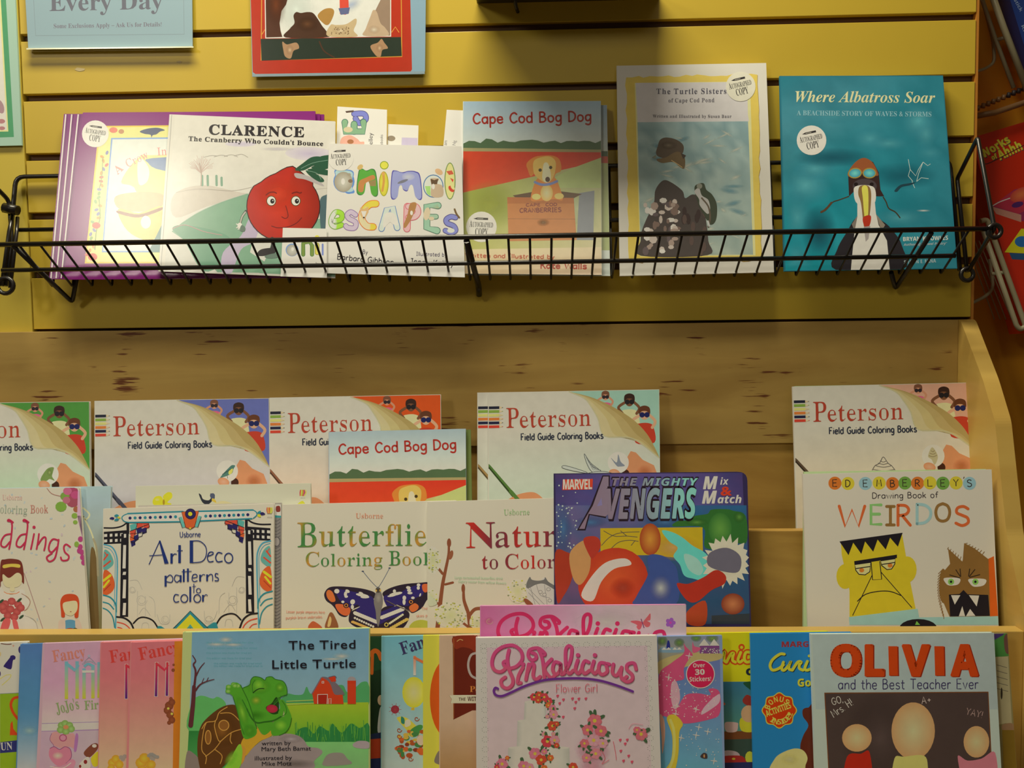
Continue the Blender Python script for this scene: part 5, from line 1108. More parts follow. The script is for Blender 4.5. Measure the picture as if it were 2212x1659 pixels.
for (x, y, a, b, r) in ((510, 750, 20, 18, 0), (590, 750, 18, 12, 30), (575, 770, 12, 20, 10), (580, 790, 14, 10, 0), (555, 830, 12, 10, 0), (628, 830, 18, 20, 20), (626, 868, 12, 18, 0), (700, 780, 50, 12, 10), (720, 794, 34, 10, 0), (690, 764, 18, 8, 20), (950, 770, 50, 12, -10), (920, 784, 34, 8, -10), (980, 762, 20, 8, 0), (940, 750, 12, 14, 0), (1044, 724, 18, 12, 10), (1050, 744, 16, 12, 0), (1056, 764, 20, 10, 0), (1120, 704, 14, 12, 0), (1118, 726, 12, 14, 0), (1014, 800, 14, 18, 0), (1012, 830, 12, 24, 0), (1078, 800, 14, 10, 0), (1132, 778, 6, 14, 20)): g.disc(x, y, a, b, CRM, rot=r, n=9)
for x, y in ((580, 856), (1064, 830)): g.disc(x, y, 22, 20, (40, 26, 30)); g.disc(x, y, 15, 14, (206, 120, 60)); g.disc(x, y, 9, 9, BD)
for i in range(12): a = i / 11; g.disc(650 + a * 150, 915 + 62 * a, 20, 15, CRM, rot=25, n=8)
for i in range(12): a = i / 11; g.disc(1000 - a * 150, 885 + 60 * a, 20, 15, CRM, rot=-25, n=8)
for i in range(9): g.disc(645 + i * 17, 950 + i * 8, 9, 9, (226, 222, 214), n=8)
for i in range(9): g.disc(905 + i * 12, 990 - i * 8, 9, 9, (214, 196, 150), n=8)
for i in range(9): g.disc(630 + i * 15, 980 + i * 6, 15, 10, (206, 150, 80), n=8)
for i in range(8): g.disc(920 + i * 16, 1024 - i * 9, 17, 11, (214, 160, 80), n=8)
g.disc(880, 1000, 16, 16, (206, 170, 80)); g.disc(880, 1000, 9, 10, BD)
g.poly('798 770 820 740 846 770 854 830 840 900 830 980 818 1016 806 970 800 900 786 830', (110, 104, 100)); g.disc(820, 800, 26, 40, (140, 132, 124), (110, 104, 100)); g.disc(818, 742, 20, 20, (70, 60, 50)); g.disc(818, 724, 8, 8, (90, 90, 90)); g.disc(804, 746, 6, 9, (190, 150, 70)); g.disc(834, 744, 6, 9, (190, 150, 70))
g.line('880 820 960 860 1060 900', 7, (90, 76, 76)); g.poly('298 1026 320 980 350 980 400 1026', (170, 84, 50)); g.poly('424 1026 440 950 462 908 490 930 520 1026', (130, 80, 50)); g.poly('440 1010 456 940 470 960 460 1010', (196, 160, 100)); g.poly('1060 1030 1080 980 1150 964 1220 990 1240 1030', (160, 160, 60)); g.done()
g = ZInk(S, 'title_lettering', 580, 1060, 3.456, 'green to orange serif lettering')
def leafy(x, y):
    t = .5 + .5 * math.sin(x * .09 + y * .05); return (60 + 120 * max(0, t - .55) * 2.2, 112 + 10 * t, 60 - 14 * t)
g.text('Usborne', 650, 206, 856, 206, 38, (190, 120, 90), 'rom', 0)
g.text('B', 216, 422, 360, 420, 184, leafy, 'rom', 0); g.text('utterflies', 376, 414, 1270, 410, 160, leafy, 'rom', 0)
g.text('C', 278, 566, 378, 566, 108, leafy, 'rom', 0); g.text('oloring', 392, 564, 850, 560, 92, leafy, 'rom', 0); g.text('B', 898, 558, 984, 557, 108, leafy, 'rom', 0); g.text('ook', 1000, 556, 1240, 554, 92, leafy, 'rom', 0)
PKT = (196, 130, 110)
g.hand('Lesser purple emperors have', 134, 912, 420, 916, 20, 3, PKT); g.hand('purplish brown undersides', 130, 958, 400, 950, 20, 3, PKT); g.hand('The', 1146, 892, 1190, 886, 20, 3, PKT); g.hand('skies pale', 1104, 944, 1220, 938, 20, 3, PKT); g.done()
# nature colouring book
S = t2('colouring_book', 'white nature colouring book with red lettering, twigs and pollen balls', (924, 1084), (1300, 1073), .002, 0, -.1495)
g = ZInk(S, 'cover_picture', 580, 1060, 3.456, 'brown twigs with yellow green pollen balls')
BR = (124, 70, 46)
g.line('1262 1026 1280 860 1300 700 1320 600 1344 480 1346 400', 34, BR, w2=16); g.line('1300 620 1260 570', 20, BR); g.line('1320 700 1376 686', 18, BR); g.line('1290 850 1200 820', 18, BR); g.disc(1348, 390, 16, 34, BR); g.disc(1362, 480, 16, 36, (134, 80, 54), rot=15)
g.line('1506 1026 1492 920 1460 820 1456 740', 34, BR, w2=18); g.disc(1454, 730, 14, 34, BR); g.line('1500 930 1540 886 1600 880 1700 890', 26, BR); g.line('1490 1016 1430 970', 18, BR)
rr = random.Random(21)
for (cx, cy, rx, ry) in ((1225, 520, 62, 100), (1215, 800, 44, 60), (1360, 930, 120, 96), (1550, 980, 50, 50), (1860, 750, 74, 90), (1560, 990, 60, 40)):
    g.disc(cx, cy, rx, ry, (176, 176, 128), (196, 190, 164))
    for i in range(int(rx * ry / 120)):
        a = rr.uniform(0, 6.28); q = math.sqrt(rr.uniform(.15, 1)); g.disc(max(1200, cx + rx * q * math.cos(a)), cy + ry * q * math.sin(a), rr.uniform(5, 9), rr.uniform(4, 7), rr.choice([(176, 176, 60), (150, 150, 70), (206, 200, 150), (120, 130, 90), (214, 210, 170)]), n=6, same=i % 3 > 0)
g.poly('1196 780 1260 840 1200 860', (176, 178, 150))
g.poly('1920 700 1950 650 1970 672 2020 680 2060 650 2090 680 2136 720 2140 860 1960 856 1930 780', (176, 174, 164)); g.poly('1924 700 1950 644 1966 664 2010 672 2056 664 2066 646 2090 680 2140 712 2140 740 2060 696 2000 700 1936 730', (100, 100, 96))
for d in ('1930 720 2060 850', '1950 700 1990 850', '2000 700 2030 780 2100 800', '2060 700 2080 850', '1940 760 2030 856'): g.line(d, 3, (110, 110, 110))
for x, y in ((2090, 736), (2060, 776), (2100, 820), (2030, 756)): g.disc(x, y, 16, 14, (120, 120, 116)); g.disc(x, y, 12, 10, (176, 174, 164))
g.poly('1904 812 1930 808 1976 850 1930 850', BR); g.done()
g = ZInk(S, 'title_lettering', 580, 1060, 3.456, 'red to purple serif lettering')
def rosy(x, y):
    t = .5 + .5 * math.sin(x * .05 + 1.2); return (104 + 70 * t, 44 - 4 * t, 56 - 26 * t)
g.text('Usborne', 1756, 182, 1950, 178, 42, (130, 160, 110), 'rom', 0)
g.text('N', 1474, 428, 1696, 424, 190, rosy, 'rom', 0); g.text('ature', 1694, 422, 2260, 412, 164, rosy, 'rom', 0)
g.text('to', 1592, 584, 1714, 582, 104, rosy, 'rom', 0); g.text('C', 1768, 584, 1866, 583, 110, rosy, 'rom', 0); g.text('olor', 1884, 582, 2140, 576, 96, rosy, 'rom', 0)
for tx, x0, y0, x1, y1, sg in (('Large tortoiseshell butterflies drink', 1390, 656, 1750, 664, -26), ('sugary nectar from willow flowers', 1416, 684, 1774, 700, -22)): g.text(tx, x0, y0, x1, y1, 20, (150, 172, 140), 'sans')
g.done()
# comic board book: title lettering kept, the picture is plain coloured shapes
S = t2('board_book', 'glossy rounded corner board book with metallic comic lettering over bright colours', (1197, 1023), (1614, 1019), .0045, .026, -.1535, (44, 36, 70), th=.006, finish='foil', r=20, zb=ZR2)
g = ZInk(S, 'cover_picture', 1180, 1000, 4.3667, 'bright comic colour burst on purple and blue')
rr = random.Random(2)
g.grid([(84, 108), (1850, 92), (1862, 400), (88, 400)], lambda u, v: (60 + 26 * math.sin(u * 3.1) + rr.uniform(-8, 8), 50 + 22 * math.sin(u * 3.1) + 8 * v, 96 + 30 * math.sin(u * 3.1) + 10 * v), 12, 4)
g.grid([(88, 400), (1888, 400), (1920, 1520), (100, 1520)], lambda u, v: (44 + 40 * (u < .5) + rr.uniform(-10, 10), 66 + 20 * (1 - v), 96 + 30 * (1 - v)), 12, 10)
for x, y, a, b in ((160, 620, 90, 260), (420, 560, 160, 60), (1120, 560, 200, 60)): g.disc(x, y, a, b, (70, 110, 150, .8), (60, 80, 120, 0))
for i in range(46): g.disc(rr.uniform(96, 300), rr.uniform(160, 820), rr.uniform(3, 9), c=(170, 180, 200), n=6, same=i > 0)
g.poly('510 616 1474 606 1478 860 1300 900 980 870 512 872', (176, 150, 30), smooth=False); g.disc(1200, 800, 280, 130, (206, 150, 90, .8), (190, 150, 40, 0))
for d in ('520 780 600 700 700 660 880 650', '540 640 640 690 760 690 860 700', '600 820 680 750 780 730 870 740', '700 640 760 690', '800 780 840 730'): g.line(d, 7, (90, 80, 60))
g.poly('1200 600 1240 548 1340 540 1400 500 1520 480 1560 440 1700 436 1760 450 1880 500 1892 740 1800 760 1700 800 1500 800 1480 610', (44, 96, 40)); g.disc(1640, 620, 110, 150, (90, 140, 60), (50, 104, 44)); g.disc(1420, 560, 120, 40, (90, 140, 60, .9), (44, 96, 40, 0)); g.disc(1820, 510, 60, 60, (90, 140, 60, .9), (44, 96, 40, 0))
g.poly('1090 640 1180 650 1280 700 1380 780 1500 850 1560 960 1500 1100 1380 1090 1300 1060 1260 960 1200 880 1240 800 1160 740', (90, 190, 170)); g.poly('1300 860 1420 900 1480 1000 1440 1060 1340 1000', (140, 214, 190))
pts = []
for i in range(40):
    a = i * math.pi / 20; r_ = (250 if i % 2 else 190) + rr.uniform(-20, 20); pts.append((1700 + r_ * .95 * math.cos(a), 930 + r_ * math.sin(a)))
g.poly([(min(x, 1912), y) for x, y in pts], (206, 206, 160), smooth=False); g.disc(1700, 930, 150, 160, (226, 224, 200, .9), (206, 206, 160, 0))
g.poly('1540 850 1700 800 1830 880 1820 1020 1700 1030 1530 970', (96, 92, 104), smooth=True)
g.disc(630, 1120, 340, 310, (196, 80, 40), (170, 52, 30), rot=-35, n=30); g.poly('330 1250 420 1080 560 940 740 900 800 960 640 1000 520 1120 440 1300', (190, 180, 184)); g.disc(720, 1180, 130, 110, (150, 60, 40, .9), (170, 52, 30, 0))
g.poly('84 850 190 840 260 900 240 1100 160 1260 100 1300', (150, 50, 30)); g.poly('220 860 330 740 400 760 420 900 400 1040 320 1150 250 1080', (176, 130, 80)); g.poly('350 720 440 690 500 720 510 800 440 900 400 860', (160, 50, 36))
g.disc(980, 720, 100, 150, (190, 130, 50), (150, 60, 30)); g.poly('960 880 1080 870 1180 930 1240 1040 1220 1336 840 1336 850 1260 960 1050', (54, 74, 130)); g.disc(1080, 1180, 110, 130, (170, 176, 200, .9), (90, 100, 150, 0)); g.poly('1230 1140 1340 1140 1480 1080 1600 1010 1690 1060 1680 1140 1560 1200 1420 1310 1320 1290', (160, 44, 30)); g.disc(1760, 1330, 110, 100, (176, 110, 70), (120, 50, 34)); g.poly('1330 1400 1500 1300 1500 1520 1340 1520', (160, 60, 34)); g.poly('1560 1440 1920 1420 1918 1520 1560 1520', (40, 50, 60), smooth=False); g.done()
g = ZInk(S, 'title_lettering', 1180, 1000, 4.3667, 'metallic pink to turquoise comic lettering')
def foil(x, y):
    t = max(0, min(1, (x - 1270) / 230)); a, b = ((124, 104, 120), (120, 200, 190)); return tuple(a[i] + (b[i] - a[i]) * (t ** 2) for i in range(3))
edge = (34, 20, 30); gl = (120, 120, 160)
g.poly('156 156 440 150 436 250 150 256', (196, 60, 40), smooth=False); g.text('MARVEL', 158, 248, 432, 246, 92, (206, 200, 190), 'bold', .01, .92)
g.disc(900, 330, 560, 230, (120, 120, 180, .8), (70, 60, 120, 0))
g.poly('530 118 600 118 600 206 590 250 600 400 560 520 410 490 370 636 290 636 420 400', edge, smooth=False); g.poly('538 128 588 128 588 480 560 506 400 480 362 622 310 622 440 400', foil, smooth=False); g.poly('520 330 528 400 478 408', (120, 110, 150), smooth=False)
g.text('THE MIGHTY', 612, 224, 1440, 224, 88, edge, 'bi', .05, 1.06); g.text('THE MIGHTY', 622, 214, 1432, 214, 70, foil, 'bi', .01, 1.06)
for w, c in ((.075, edge), (.02, foil)): g.text('VENGERS', 572, 522, 1420, 516, 272, c, 'bi', w, .98)
g.text('M', 1478, 246, 1620, 244, 116, (206, 200, 200), 'bi', .02); g.text('ix', 1640, 206, 1722, 204, 66, (206, 200, 200), 'bi'); g.text('&', 1644, 306, 1750, 304, 84, (196, 56, 34), 'bold', .03); g.text('M', 1468, 382, 1612, 380, 116, (206, 200, 200), 'bi', .02); g.text('atch', 1616, 380, 1842, 378, 72, (206, 200, 200), 'bi', .01); g.done()
# odd faces drawing book with the copy behind it
S = t2('drawing_book', 'green edged copy directly behind the drawing book of funny faces', (1738, 1019), (2130, 1013), -.004, .06, -.1475, (150, 166, 120), group='drawing books of funny faces')
S = t2('drawing_book', 'white drawing book with coloured circles, big title and two funny faces', (1735, 1024), (2142, 1014), .035, .045, -.1525, (190, 180, 162), group='drawing books of funny faces')
g = ZInk(S, 'lettered_circles', 1700, 820, 2.963, 'row of coloured circles with letters')
CO = {'o': (206, 104, 40), 'y': (206, 172, 50), 'b': (130, 164, 196), 'g': (100, 142, 60)}
for ch, x, y, c in zip('EDEMBERLEYS', (307, 390, 502, 590, 676, 755, 836, 915, 998, 1082, 1168), (663, 665, 665, 662, 666, 662, 663, 661, 663, 661, 664), 'oybyogoygyb'):
    g.disc(x, y, 42, 42, CO[c], n=26)
    g.hand(ch, x - 17, y + 22, x + 17, y + 21, 44, 6, (50, 40, 34))
g.line('1134 622 1130 634', 5, (50, 40, 34)); g.done()
g = ZInk(S, 'title_lettering', 1700, 820, 2.963, 'many coloured hand lettering')
g.hand('Drawing Book of', 545, 762, 968, 756, 38, 5, (56, 48, 50))
for ch, x0, x1, y, h, c in (('W', 330, 502, 940, 130, (200, 90, 44)), ('E', 528, 610, 926, 124, (120, 168, 96)), ('I', 630, 694, 930, 118, (130, 96, 50)), ('R', 700, 796, 932, 128, (200, 90, 44)), ('D', 822, 930, 922, 124, (140, 172, 200)), ('O', 946, 1048, 906, 112, (130, 96, 50)), ('S', 1070, 1170, 934, 122, (200, 90, 44))): g.hand(ch, x0, y, x1, y, h, 19, c)
g.done()
g = ZInk(S, 'face_picture', 1700, 820, 2.963, 'yellow block face and brown furry face')
BKK = (28, 24, 30); YY = (206, 168, 36)
g.disc(372, 1260, 56, 80, YY); g.disc(770, 1215, 60, 84, YY); g.poly('345 1040 736 984 760 1120 790 1300 830 1500 400 1530 400 1350 350 1120', YY, smooth=False)
g.poly('336 1036 740 980 710 1070 660 1012 632 1088 580 1024 552 1102 500 1036 476 1116 424 1044 394 1124', BKK, smooth=False)
g.poly('430 1162 704 1120 704 1142 432 1184', BKK, smooth=False)
for q_ in ('434 1184 536 1170 530 1230 500 1250 460 1246 440 1220', '600 1160 694 1146 690 1180 670 1212 640 1216 606 1190'): g.poly(q_, (206, 200, 120), smooth=False); g.line(q_, 6, BKK, smooth=False, closed=True)
g.disc(478, 1220, 16, 14, (206, 110, 40)); g.disc(660, 1190, 16, 14, (206, 110, 40)); g.line('440 1210 534 1196', 6, BKK); g.line('604 1184 692 1170', 6, BKK)
g.poly('538 1168 594 1162 606 1278 548 1282', YY, smooth=False); g.line('538 1168 548 1282 606 1278 594 1162', 6, BKK, smooth=False)
g.line('546 1250 420 1510', 5, BKK, smooth=False); g.line('600 1230 800 1460', 5, BKK, smooth=False); g.line('450 1420 500 1376 580 1356 660 1356 730 1382', 6, BKK)
g.poly('396 1520 836 1466 846 1522 1354 1514 1354 1570 400 1570', (140, 176, 200), smooth=False); g.disc(840, 1590, 120, 58, BKK); g.poly('830 1545 852 1570 820 1570', (110, 170, 70), smooth=False)
g.poly('1282 1150 1324 1130 1354 1512 1300 1516', (200, 84, 26), smooth=False)
BW = (124, 90, 44)
for i in range(17): y = 1210 + i * 18; g.line([(1000 - 20 * math.sin(i / 5), y), (968 + i * 2.2 - 20 * math.sin(i / 5), y + 34)], 4, BW, smooth=False, cap=False)
g.poly('1030 1080 1124 1166 1134 1046 1200 1080 1290 1150 1300 1514 1040 1516 990 1400 985 1300 1010 1220 1044 1180', BW, smooth=False); g.disc(1000, 1320, 26, 110, BW)
for i in range(7): g.line([(1026 + i * 16, 1086 + i * 14), (1034 + i * 16, 1072 + i * 12)], 3.5, BW, smooth=False, cap=False); g.line([(1140 + i * 18, 1050 + i * 12), (1156 + i * 18, 1046 + i * 9)], 3.5, BW, smooth=False, cap=False)
for d in ('1040 1250 1108 1270', '1080 1216 1110 1262', '1108 1210 1112 1262', '1236 1248 1168 1266', '1204 1214 1166 1262', '1170 1210 1162 1260'): g.line(d, 6, (50, 36, 24))
for q_, x in (('1008 1270 1104 1272 1096 1310 1040 1318 1014 1300', 1050), ('1166 1276 1270 1278 1260 1316 1200 1326 1172 1306', 1206)): g.poly(q_, (216, 212, 196)); g.disc(x, 1294, 20, 20, (120, 170, 80)); g.disc(x, 1294, 8, 8, BKK)
g.poly('1036 1376 1104 1372 1130 1346 1156 1374 1288 1378 1298 1512 1044 1516', BKK, smooth=False)
for q_ in ('1050 1380 1110 1380 1074 1440', '1164 1380 1230 1382 1214 1452', '1100 1514 1122 1450 1140 1514', '1146 1514 1172 1468 1206 1512'): g.poly(q_, (216, 212, 200), smooth=False)
g.done()
K3 = (.50, .47, .40); G3 = 'picture books in the front row'
def t3(name, label, tl, tr, dl, dr, Y, cover, **kw):
    return rowsheet(name, label, tl, tr, dl, dr, Y, kw.pop('zb', ZR3), lean=kw.pop('lean', 6.0), th=kw.pop('th', .004), cover=cover, k=kw.pop('k', K3), group=kw.pop('group', G3), **kw)
# ---- leftmost books
S = t3('picture_book', 'puzzle book with purple pawn and green band, leftmost in the front row', (-220, 1396), (60, 1386), 0, -.03, -.214, (176, 172, 156))
g = ZInk(S, 'cover_picture', 0, 1340, 5.2)
g.poly('0 824 218 812 200 1700 0 1700', (120, 148, 30), smooth=False); g.poly('0 1370 206 1345 200 1476 0 1492', (40, 44, 96), smooth=False); g.line('0 824 216 814', 5, (110, 110, 140), smooth=False)
g.poly('42 510 110 420 116 400 150 392 174 410 168 440 146 450 130 540 100 548 60 530', (44, 34, 90)); g.disc(148, 420, 26, 24, (44, 34, 90)); g.line('0 660 60 620 110 610 124 620 100 660 20 730', 8, (206, 170, 80)); g.line('10 262 80 270 130 266', 9, (90, 50, 40)); g.disc(150, 286, 10, 10, (176, 130, 110)); g.disc(226, 330, 20, 40, (50, 40, 90)); g.disc(0, 380, 12, 26, (206, 160, 110)); g.disc(-4, 600, 12, 30, (50, 40, 90)); g.done()
g = ZInk(S, 'title_lettering', 0, 1340, 5.2, 'red and white lettering')
g.line('212 862 150 880 122 950 150 1040 212 1120', 30, (196, 60, 24)); g.poly('110 1290 118 1160 140 1130 150 1220 210 1290', (196, 60, 24), smooth=False); g.text('FUN', -46, 1462, 140, 1452, 84, (176, 190, 190), 'serif', -.004); g.done()
S = t3('picture_book', 'blue sky covered book standing beside the puzzle book in the front row', (45, 1392), (330, 1382), -.035, 0, -.2185, (70, 110, 150))
g = ZInk(S, 'cover_picture', 0, 1340, 5.2)
g.grid([(236, 262), (500, 256), (470, 1700), (190, 1700)], lambda u, v: (70 + 100 * max(0, v - .55) * 2, 104 + 14 * math.sin(v * 3) + 90 * max(0, v - .55) * 1.4, 152 + 30 * max(0, v - .55)), 4, 12)
g.disc(330, 1240, 120, 70, (150, 180, 180, .7), (100, 150, 180, 0)); g.done()
S = t3('picture_book', 'lilac cover with pink perfume bottle and green script, front row left', (93, 1390), (400, 1380), -.05, 0, -.2225, (170, 140, 150))
g = ZInk(S, 'cover_picture', 0, 1340, 5.2, 'pink bottle with a green stopper')
g.grid([(496, 256), (1160, 236), (1120, 1150), (470, 1150)], lambda u, v: (172 + 8 * v, 134 + 30 * max(0, v - .5) * 2, 152 + 8 * v), 3, 8)
g.poly('470 1150 1130 1130 1130 1230 465 1245', (176, 170, 172), smooth=False); g.line('470 1160 1130 1140', 7, (140, 110, 150)); g.line('465 1248 1130 1228', 10, (140, 110, 150)); g.grid([(465, 1250), (1120, 1236), (1110, 1700), (440, 1700)], lambda u, v: (166, 140 + 10 * u, 156), 2, 2)
for x, y in ((690, 1180), (730, 1160), (780, 1180), (800, 1220), (680, 1230), (740, 1250)): g.disc(x, y, 42, 40, (136, 170, 100), (110, 140, 70), n=12)
g.disc(740, 1200, 30, 24, (190, 120, 80)); g.poly('580 1270 640 1250 700 1290 800 1270 840 1290 850 1440 780 1420 700 1440 600 1400 560 1340', (206, 130, 130)); g.line('580 1270 560 1340 600 1400 620 1480', 6, (130, 80, 120)); g.disc(708, 1320, 44, 42, (150, 70, 100)); g.disc(708, 1320, 32, 30, (206, 120, 140))
g.poly('850 1280 880 1300 860 1460 830 1460', (150, 100, 150)); g.poly('560 1440 610 1420 670 1450 730 1420 790 1450 800 1540 740 1610 660 1640 590 1590 550 1520', (200, 110, 130)); g.line('560 1440 610 1420 670 1450 730 1420 790 1450 800 1540 740 1610', 8, (130, 70, 110)); g.disc(650, 1520, 60, 40, (220, 170, 150), (200, 120, 130)); g.poly('600 1640 700 1640 800 1560 850 1600 780 1700 600 1700', (196, 120, 140)); g.line('560 1640 700 1660 800 1600', 10, (190, 190, 200))
g.poly('940 1490 1020 1400 1080 1380 1106 1410 1080 1470 1000 1540', (110, 60, 44)); g.disc(1060, 1410, 26, 20, (206, 196, 180)); g.poly('1020 1560 1060 1500 1106 1480 1104 1620 1050 1640', (196, 170, 40)); g.poly('880 1650 940 1560 1000 1540 1010 1660', (190, 180, 170)); g.disc(960, 1590, 20, 24, (120, 40, 40)); g.disc(900, 1640, 14, 18, (120, 40, 40)); g.done()
def nancy(x, y):
    v = (y - 1426) / 86; return (100 + 90 * max(0, v - .2), 150 + 22 * max(0, v - .2), 180 - 140 * max(0, min(1, (v - .25) * 1.6)))
g = ZInk(S, 'title_lettering', 0, 1340, 5.2, 'coral script over tall blue and yellow letters')
g.text('Fancy', 600, 470, 966, 410, 130, (180, 110, 96), 'serif', 0, 1, -.0)
for d in ('746 462 746 884', '866 460 866 880', '944 540 944 880', '1044 500 1044 876', '1112 470 1112 870'): g.line(d, 38, nancy, smooth=False, cap=False)
g.line('736 478 840 560 880 500', 36, nancy, smooth=False, cap=False); g.line('922 576 1060 574', 26, (190, 190, 190), smooth=False, cap=False); g.line('944 520 990 490 1044 512', 30, nancy, cap=False)
for i in range(9): g.disc(930 + i * 18, 488 - 30 * math.sin(i / 8 * 3.14), 9, 9, (140, 140, 150), n=8)
g.disc(1000, 400, 16, 16, (150, 146, 160)); g.line('940 480 1000 420 1070 480', 6, (130, 130, 146)); g.text("JoJo's", 640, 1050, 894, 990, 120, (120, 140, 90), 'serif', 0); g.text('First', 950, 1004, 1200, 990, 100, (120, 140, 90), 'serif', 0); g.done()
def fancy_pink(x0, label, Y, dl):
    S = t3('picture_book', label, (x0, 1388), (x0 + 300, 1378), dl, 0, Y, (190, 110, 110))
    o = (x0 - 218) * 5.2
    g = ZInk(S, 'cover_picture', 0, 1340, 5.2)
    g.grid([(1138 + o, 240), (2040 + o * .2, 222), (2040 + o * .2, 1700), (1105 + o, 1700)], lambda u, v: (186 + 10 * v, 98 + 80 * max(0, v - .25), 104 + 30 * max(0, v - .3)), 3, 10)
    for x, y, r in ((1260, 1600, 50), (1300, 1560, 50), (1250, 1660, 44), (1340, 1620, 50)): g.disc(x + o, y, r, r, (206, 160, 50), (180, 130, 40), n=10)
    for x, y, r in ((1360, 1540, 26), (1400, 1530, 26), (1380, 1560, 26)): g.disc(x + o, y, r, r, (140, 130, 120), n=8)
    g.done(); return S, o
S, o = fancy_pink(218, 'salmon pink book strip with red lettering, left of its twin in the front row', -.2265, -.02)
def redpur(x, y):
    v = max(0, min(1, (y - 1428) / 80)); return (196 - 130 * v ** 2, 50 - 20 * v, 56 + 46 * v)
g = ZInk(S, 'title_lettering', 0, 1340, 5.2, 'red lettering'); g.text('Fancy', 1240, 480, 1700, 410, 140, (180, 56, 50), 'serif', 0); g.line('1420 490 1418 884', 36, (206, 196, 196), smooth=False, cap=False); g.line('1420 494 1418 880', 28, redpur, smooth=False, cap=False); g.line('1410 500 1468 540', 26, redpur, smooth=False, cap=False); g.done()
S, o = fancy_pink(283, 'salmon pink book with red lettering and an orange spine side, front row', -.2300, -.035)
g = ZInk(S, 'title_lettering', 0, 1340, 5.2, 'red lettering'); g.text('Fancy', 1570, 450, 2030, 360, 140, (180, 56, 50), 'serif', 0)
for d in ('1760 470 1752 858', '1880 466 1874 852'): g.line(d, 38, (206, 190, 196), smooth=False, cap=False)
for d in ('1760 474 1752 854', '1880 470 1874 848'): g.line(d, 28, redpur, smooth=False, cap=False)
g.line('1750 480 1850 560 1890 500', 26, redpur, smooth=False, cap=False); g.done()
g = ZInk(S, 'cover_edge', 0, 1340, 5.2, 'orange edge with brown curls')
g.poly('1960 234 2080 226 2030 1700 1940 1700', (190, 106, 30), smooth=False)
for x, y, r in ((1900, 960, 50), (1930, 920, 40), (1880, 1010, 44), (1910, 1060, 44), (1930, 1120, 40), (1900, 1150, 24), (1920, 880, 20), (1945, 560, 20), (1950, 500, 14)): g.disc(x, y, r, r, (130, 70, 44), (110, 56, 34), n=9)
for x, y in ((1890, 990), (1930, 1050)): g.disc(x, y, 14, 14, (206, 170, 70))
for x, y, r in ((1580, 1600, 60), (1620, 1550, 60), (1600, 1680, 50), (1700, 1620, 50)): g.disc(x, y, r, r, (206, 160, 50), (180, 130, 40), n=10)
for i in range(6): g.disc(1670 + i * 20, 1520 - 16 * math.sin(i), 20, 20, (130, 126, 120), n=8)
g.done()
# ---- tired turtle
S = t3('picture_book', 'large picture book with a yawning green turtle, red barn and blue sky', (396, 1366), (798, 1357), -.028, .002, -.2395, (160, 170, 110), th=.005)
g = ZInk(S, 'cover_picture', 380, 1340, 5.027, 'yawning green turtle, rocks and a red barn')
g.grid([(176, 112), (2096, 78), (2092, 960), (150, 960)], lambda u, v: (100 + 22 * v, 140 + 12 * v, 168 + 14 * v), 6, 6)
for x, y, a, b in ((540, 210, 90, 40), (440, 260, 130, 30), (620, 265, 130, 26), (1800, 390, 110, 40), (1700, 420, 160, 20)): g.disc(x, y, a, b, (196, 206, 212, .95), (150, 180, 200, 0))
for i, (a, b, y) in enumerate(((330, 840, 240), (340, 880, 300), (330, 820, 352), (330, 820, 410), (410, 930, 466), (410, 940, 494))): g.text('this edition was made for tired small readers'[:30 + i * 2], a, y + 12, b, y + 12, 22, (80, 140, 150), 'sans')
g.poly('170 900 230 830 300 820 400 850 450 830 520 870 550 950 560 1200 140 1200', (84, 156, 84)); g.poly('1200 800 1300 810 1380 800 1420 720 1470 800 1600 760 1800 700 1860 780 1960 720 2020 670 2090 690 2092 920 1200 920', (70, 140, 84))
g.grid([(1180, 900), (2092, 890), (2090, 1320), (1180, 1320)], lambda u, v: (140 - 50 * v, 164 - 16 * v, 40), 4, 5); g.grid([(140, 1200), (560, 1200), (560, 1700), (110, 1700)], lambda u, v: (40 + 40 * v, 110 + 40 * v, 50 + 30 * v), 2, 4)
rr = random.Random(31)
g.poly('1290 1330 1320 1200 1420 1160 1500 1230 1560 1150 1660 1200 1700 1120 1800 1220 1900 1120 2000 1170 2090 1120 2090 1350 1400 1330', (40, 112, 56))
for i in range(60): x = rr.uniform(1290, 2080); y = rr.uniform(1240, 1330); g.line([(x, y), (x + rr.uniform(-20, 20), y - rr.uniform(60, 170))], 6, rr.choice([(40, 110, 50), (90, 150, 50), (60, 130, 60)]), smooth=False, cap=False)
g.grid([(1100, 1320), (2092, 1320), (2092, 1700), (900, 1700)], lambda u, v: (110, 170 - 16 * v, 100), 3, 3)
for d in ('1200 880 1500 866', '1200 915 1500 900'): g.line(d, 10, (150, 170, 80))
g.poly('1480 790 1580 620 1700 622 1810 800 1820 908 1500 908', (190, 56, 26), smooth=False); g.poly('1580 616 1650 622 1760 700 1830 800 1790 808 1720 800 1680 700 1640 650', (104, 90, 96)); g.poly('1656 620 1730 606 1740 660 1690 670', (180, 50, 26), smooth=False); g.line('1476 800 1580 620', 12, (110, 90, 100)); g.line('1655 620 1720 604 1742 624', 9, (90, 80, 90))
g.poly('1540 806 1646 804 1640 908 1538 908', (150, 34, 20), smooth=False); g.line('1540 908 1540 806 1646 804 1642 908', 9, (206, 180, 170), smooth=False); g.line('1660 908 1660 850 1684 848 1684 908', 6, (206, 180, 170), smooth=False); g.disc(1596, 672, 18, 18, (206, 180, 170), n=4, rot=45); g.disc(1596, 672, 10, 10, (170, 50, 30), n=4, rot=45)
g.poly('1862 650 1954 648 1954 908 1864 908', (190, 54, 26), smooth=False); g.disc(1908, 650, 46, 40, (140, 130, 130)); g.poly('1862 655 1954 655 1954 690 1862 690', (176, 50, 24), smooth=False)
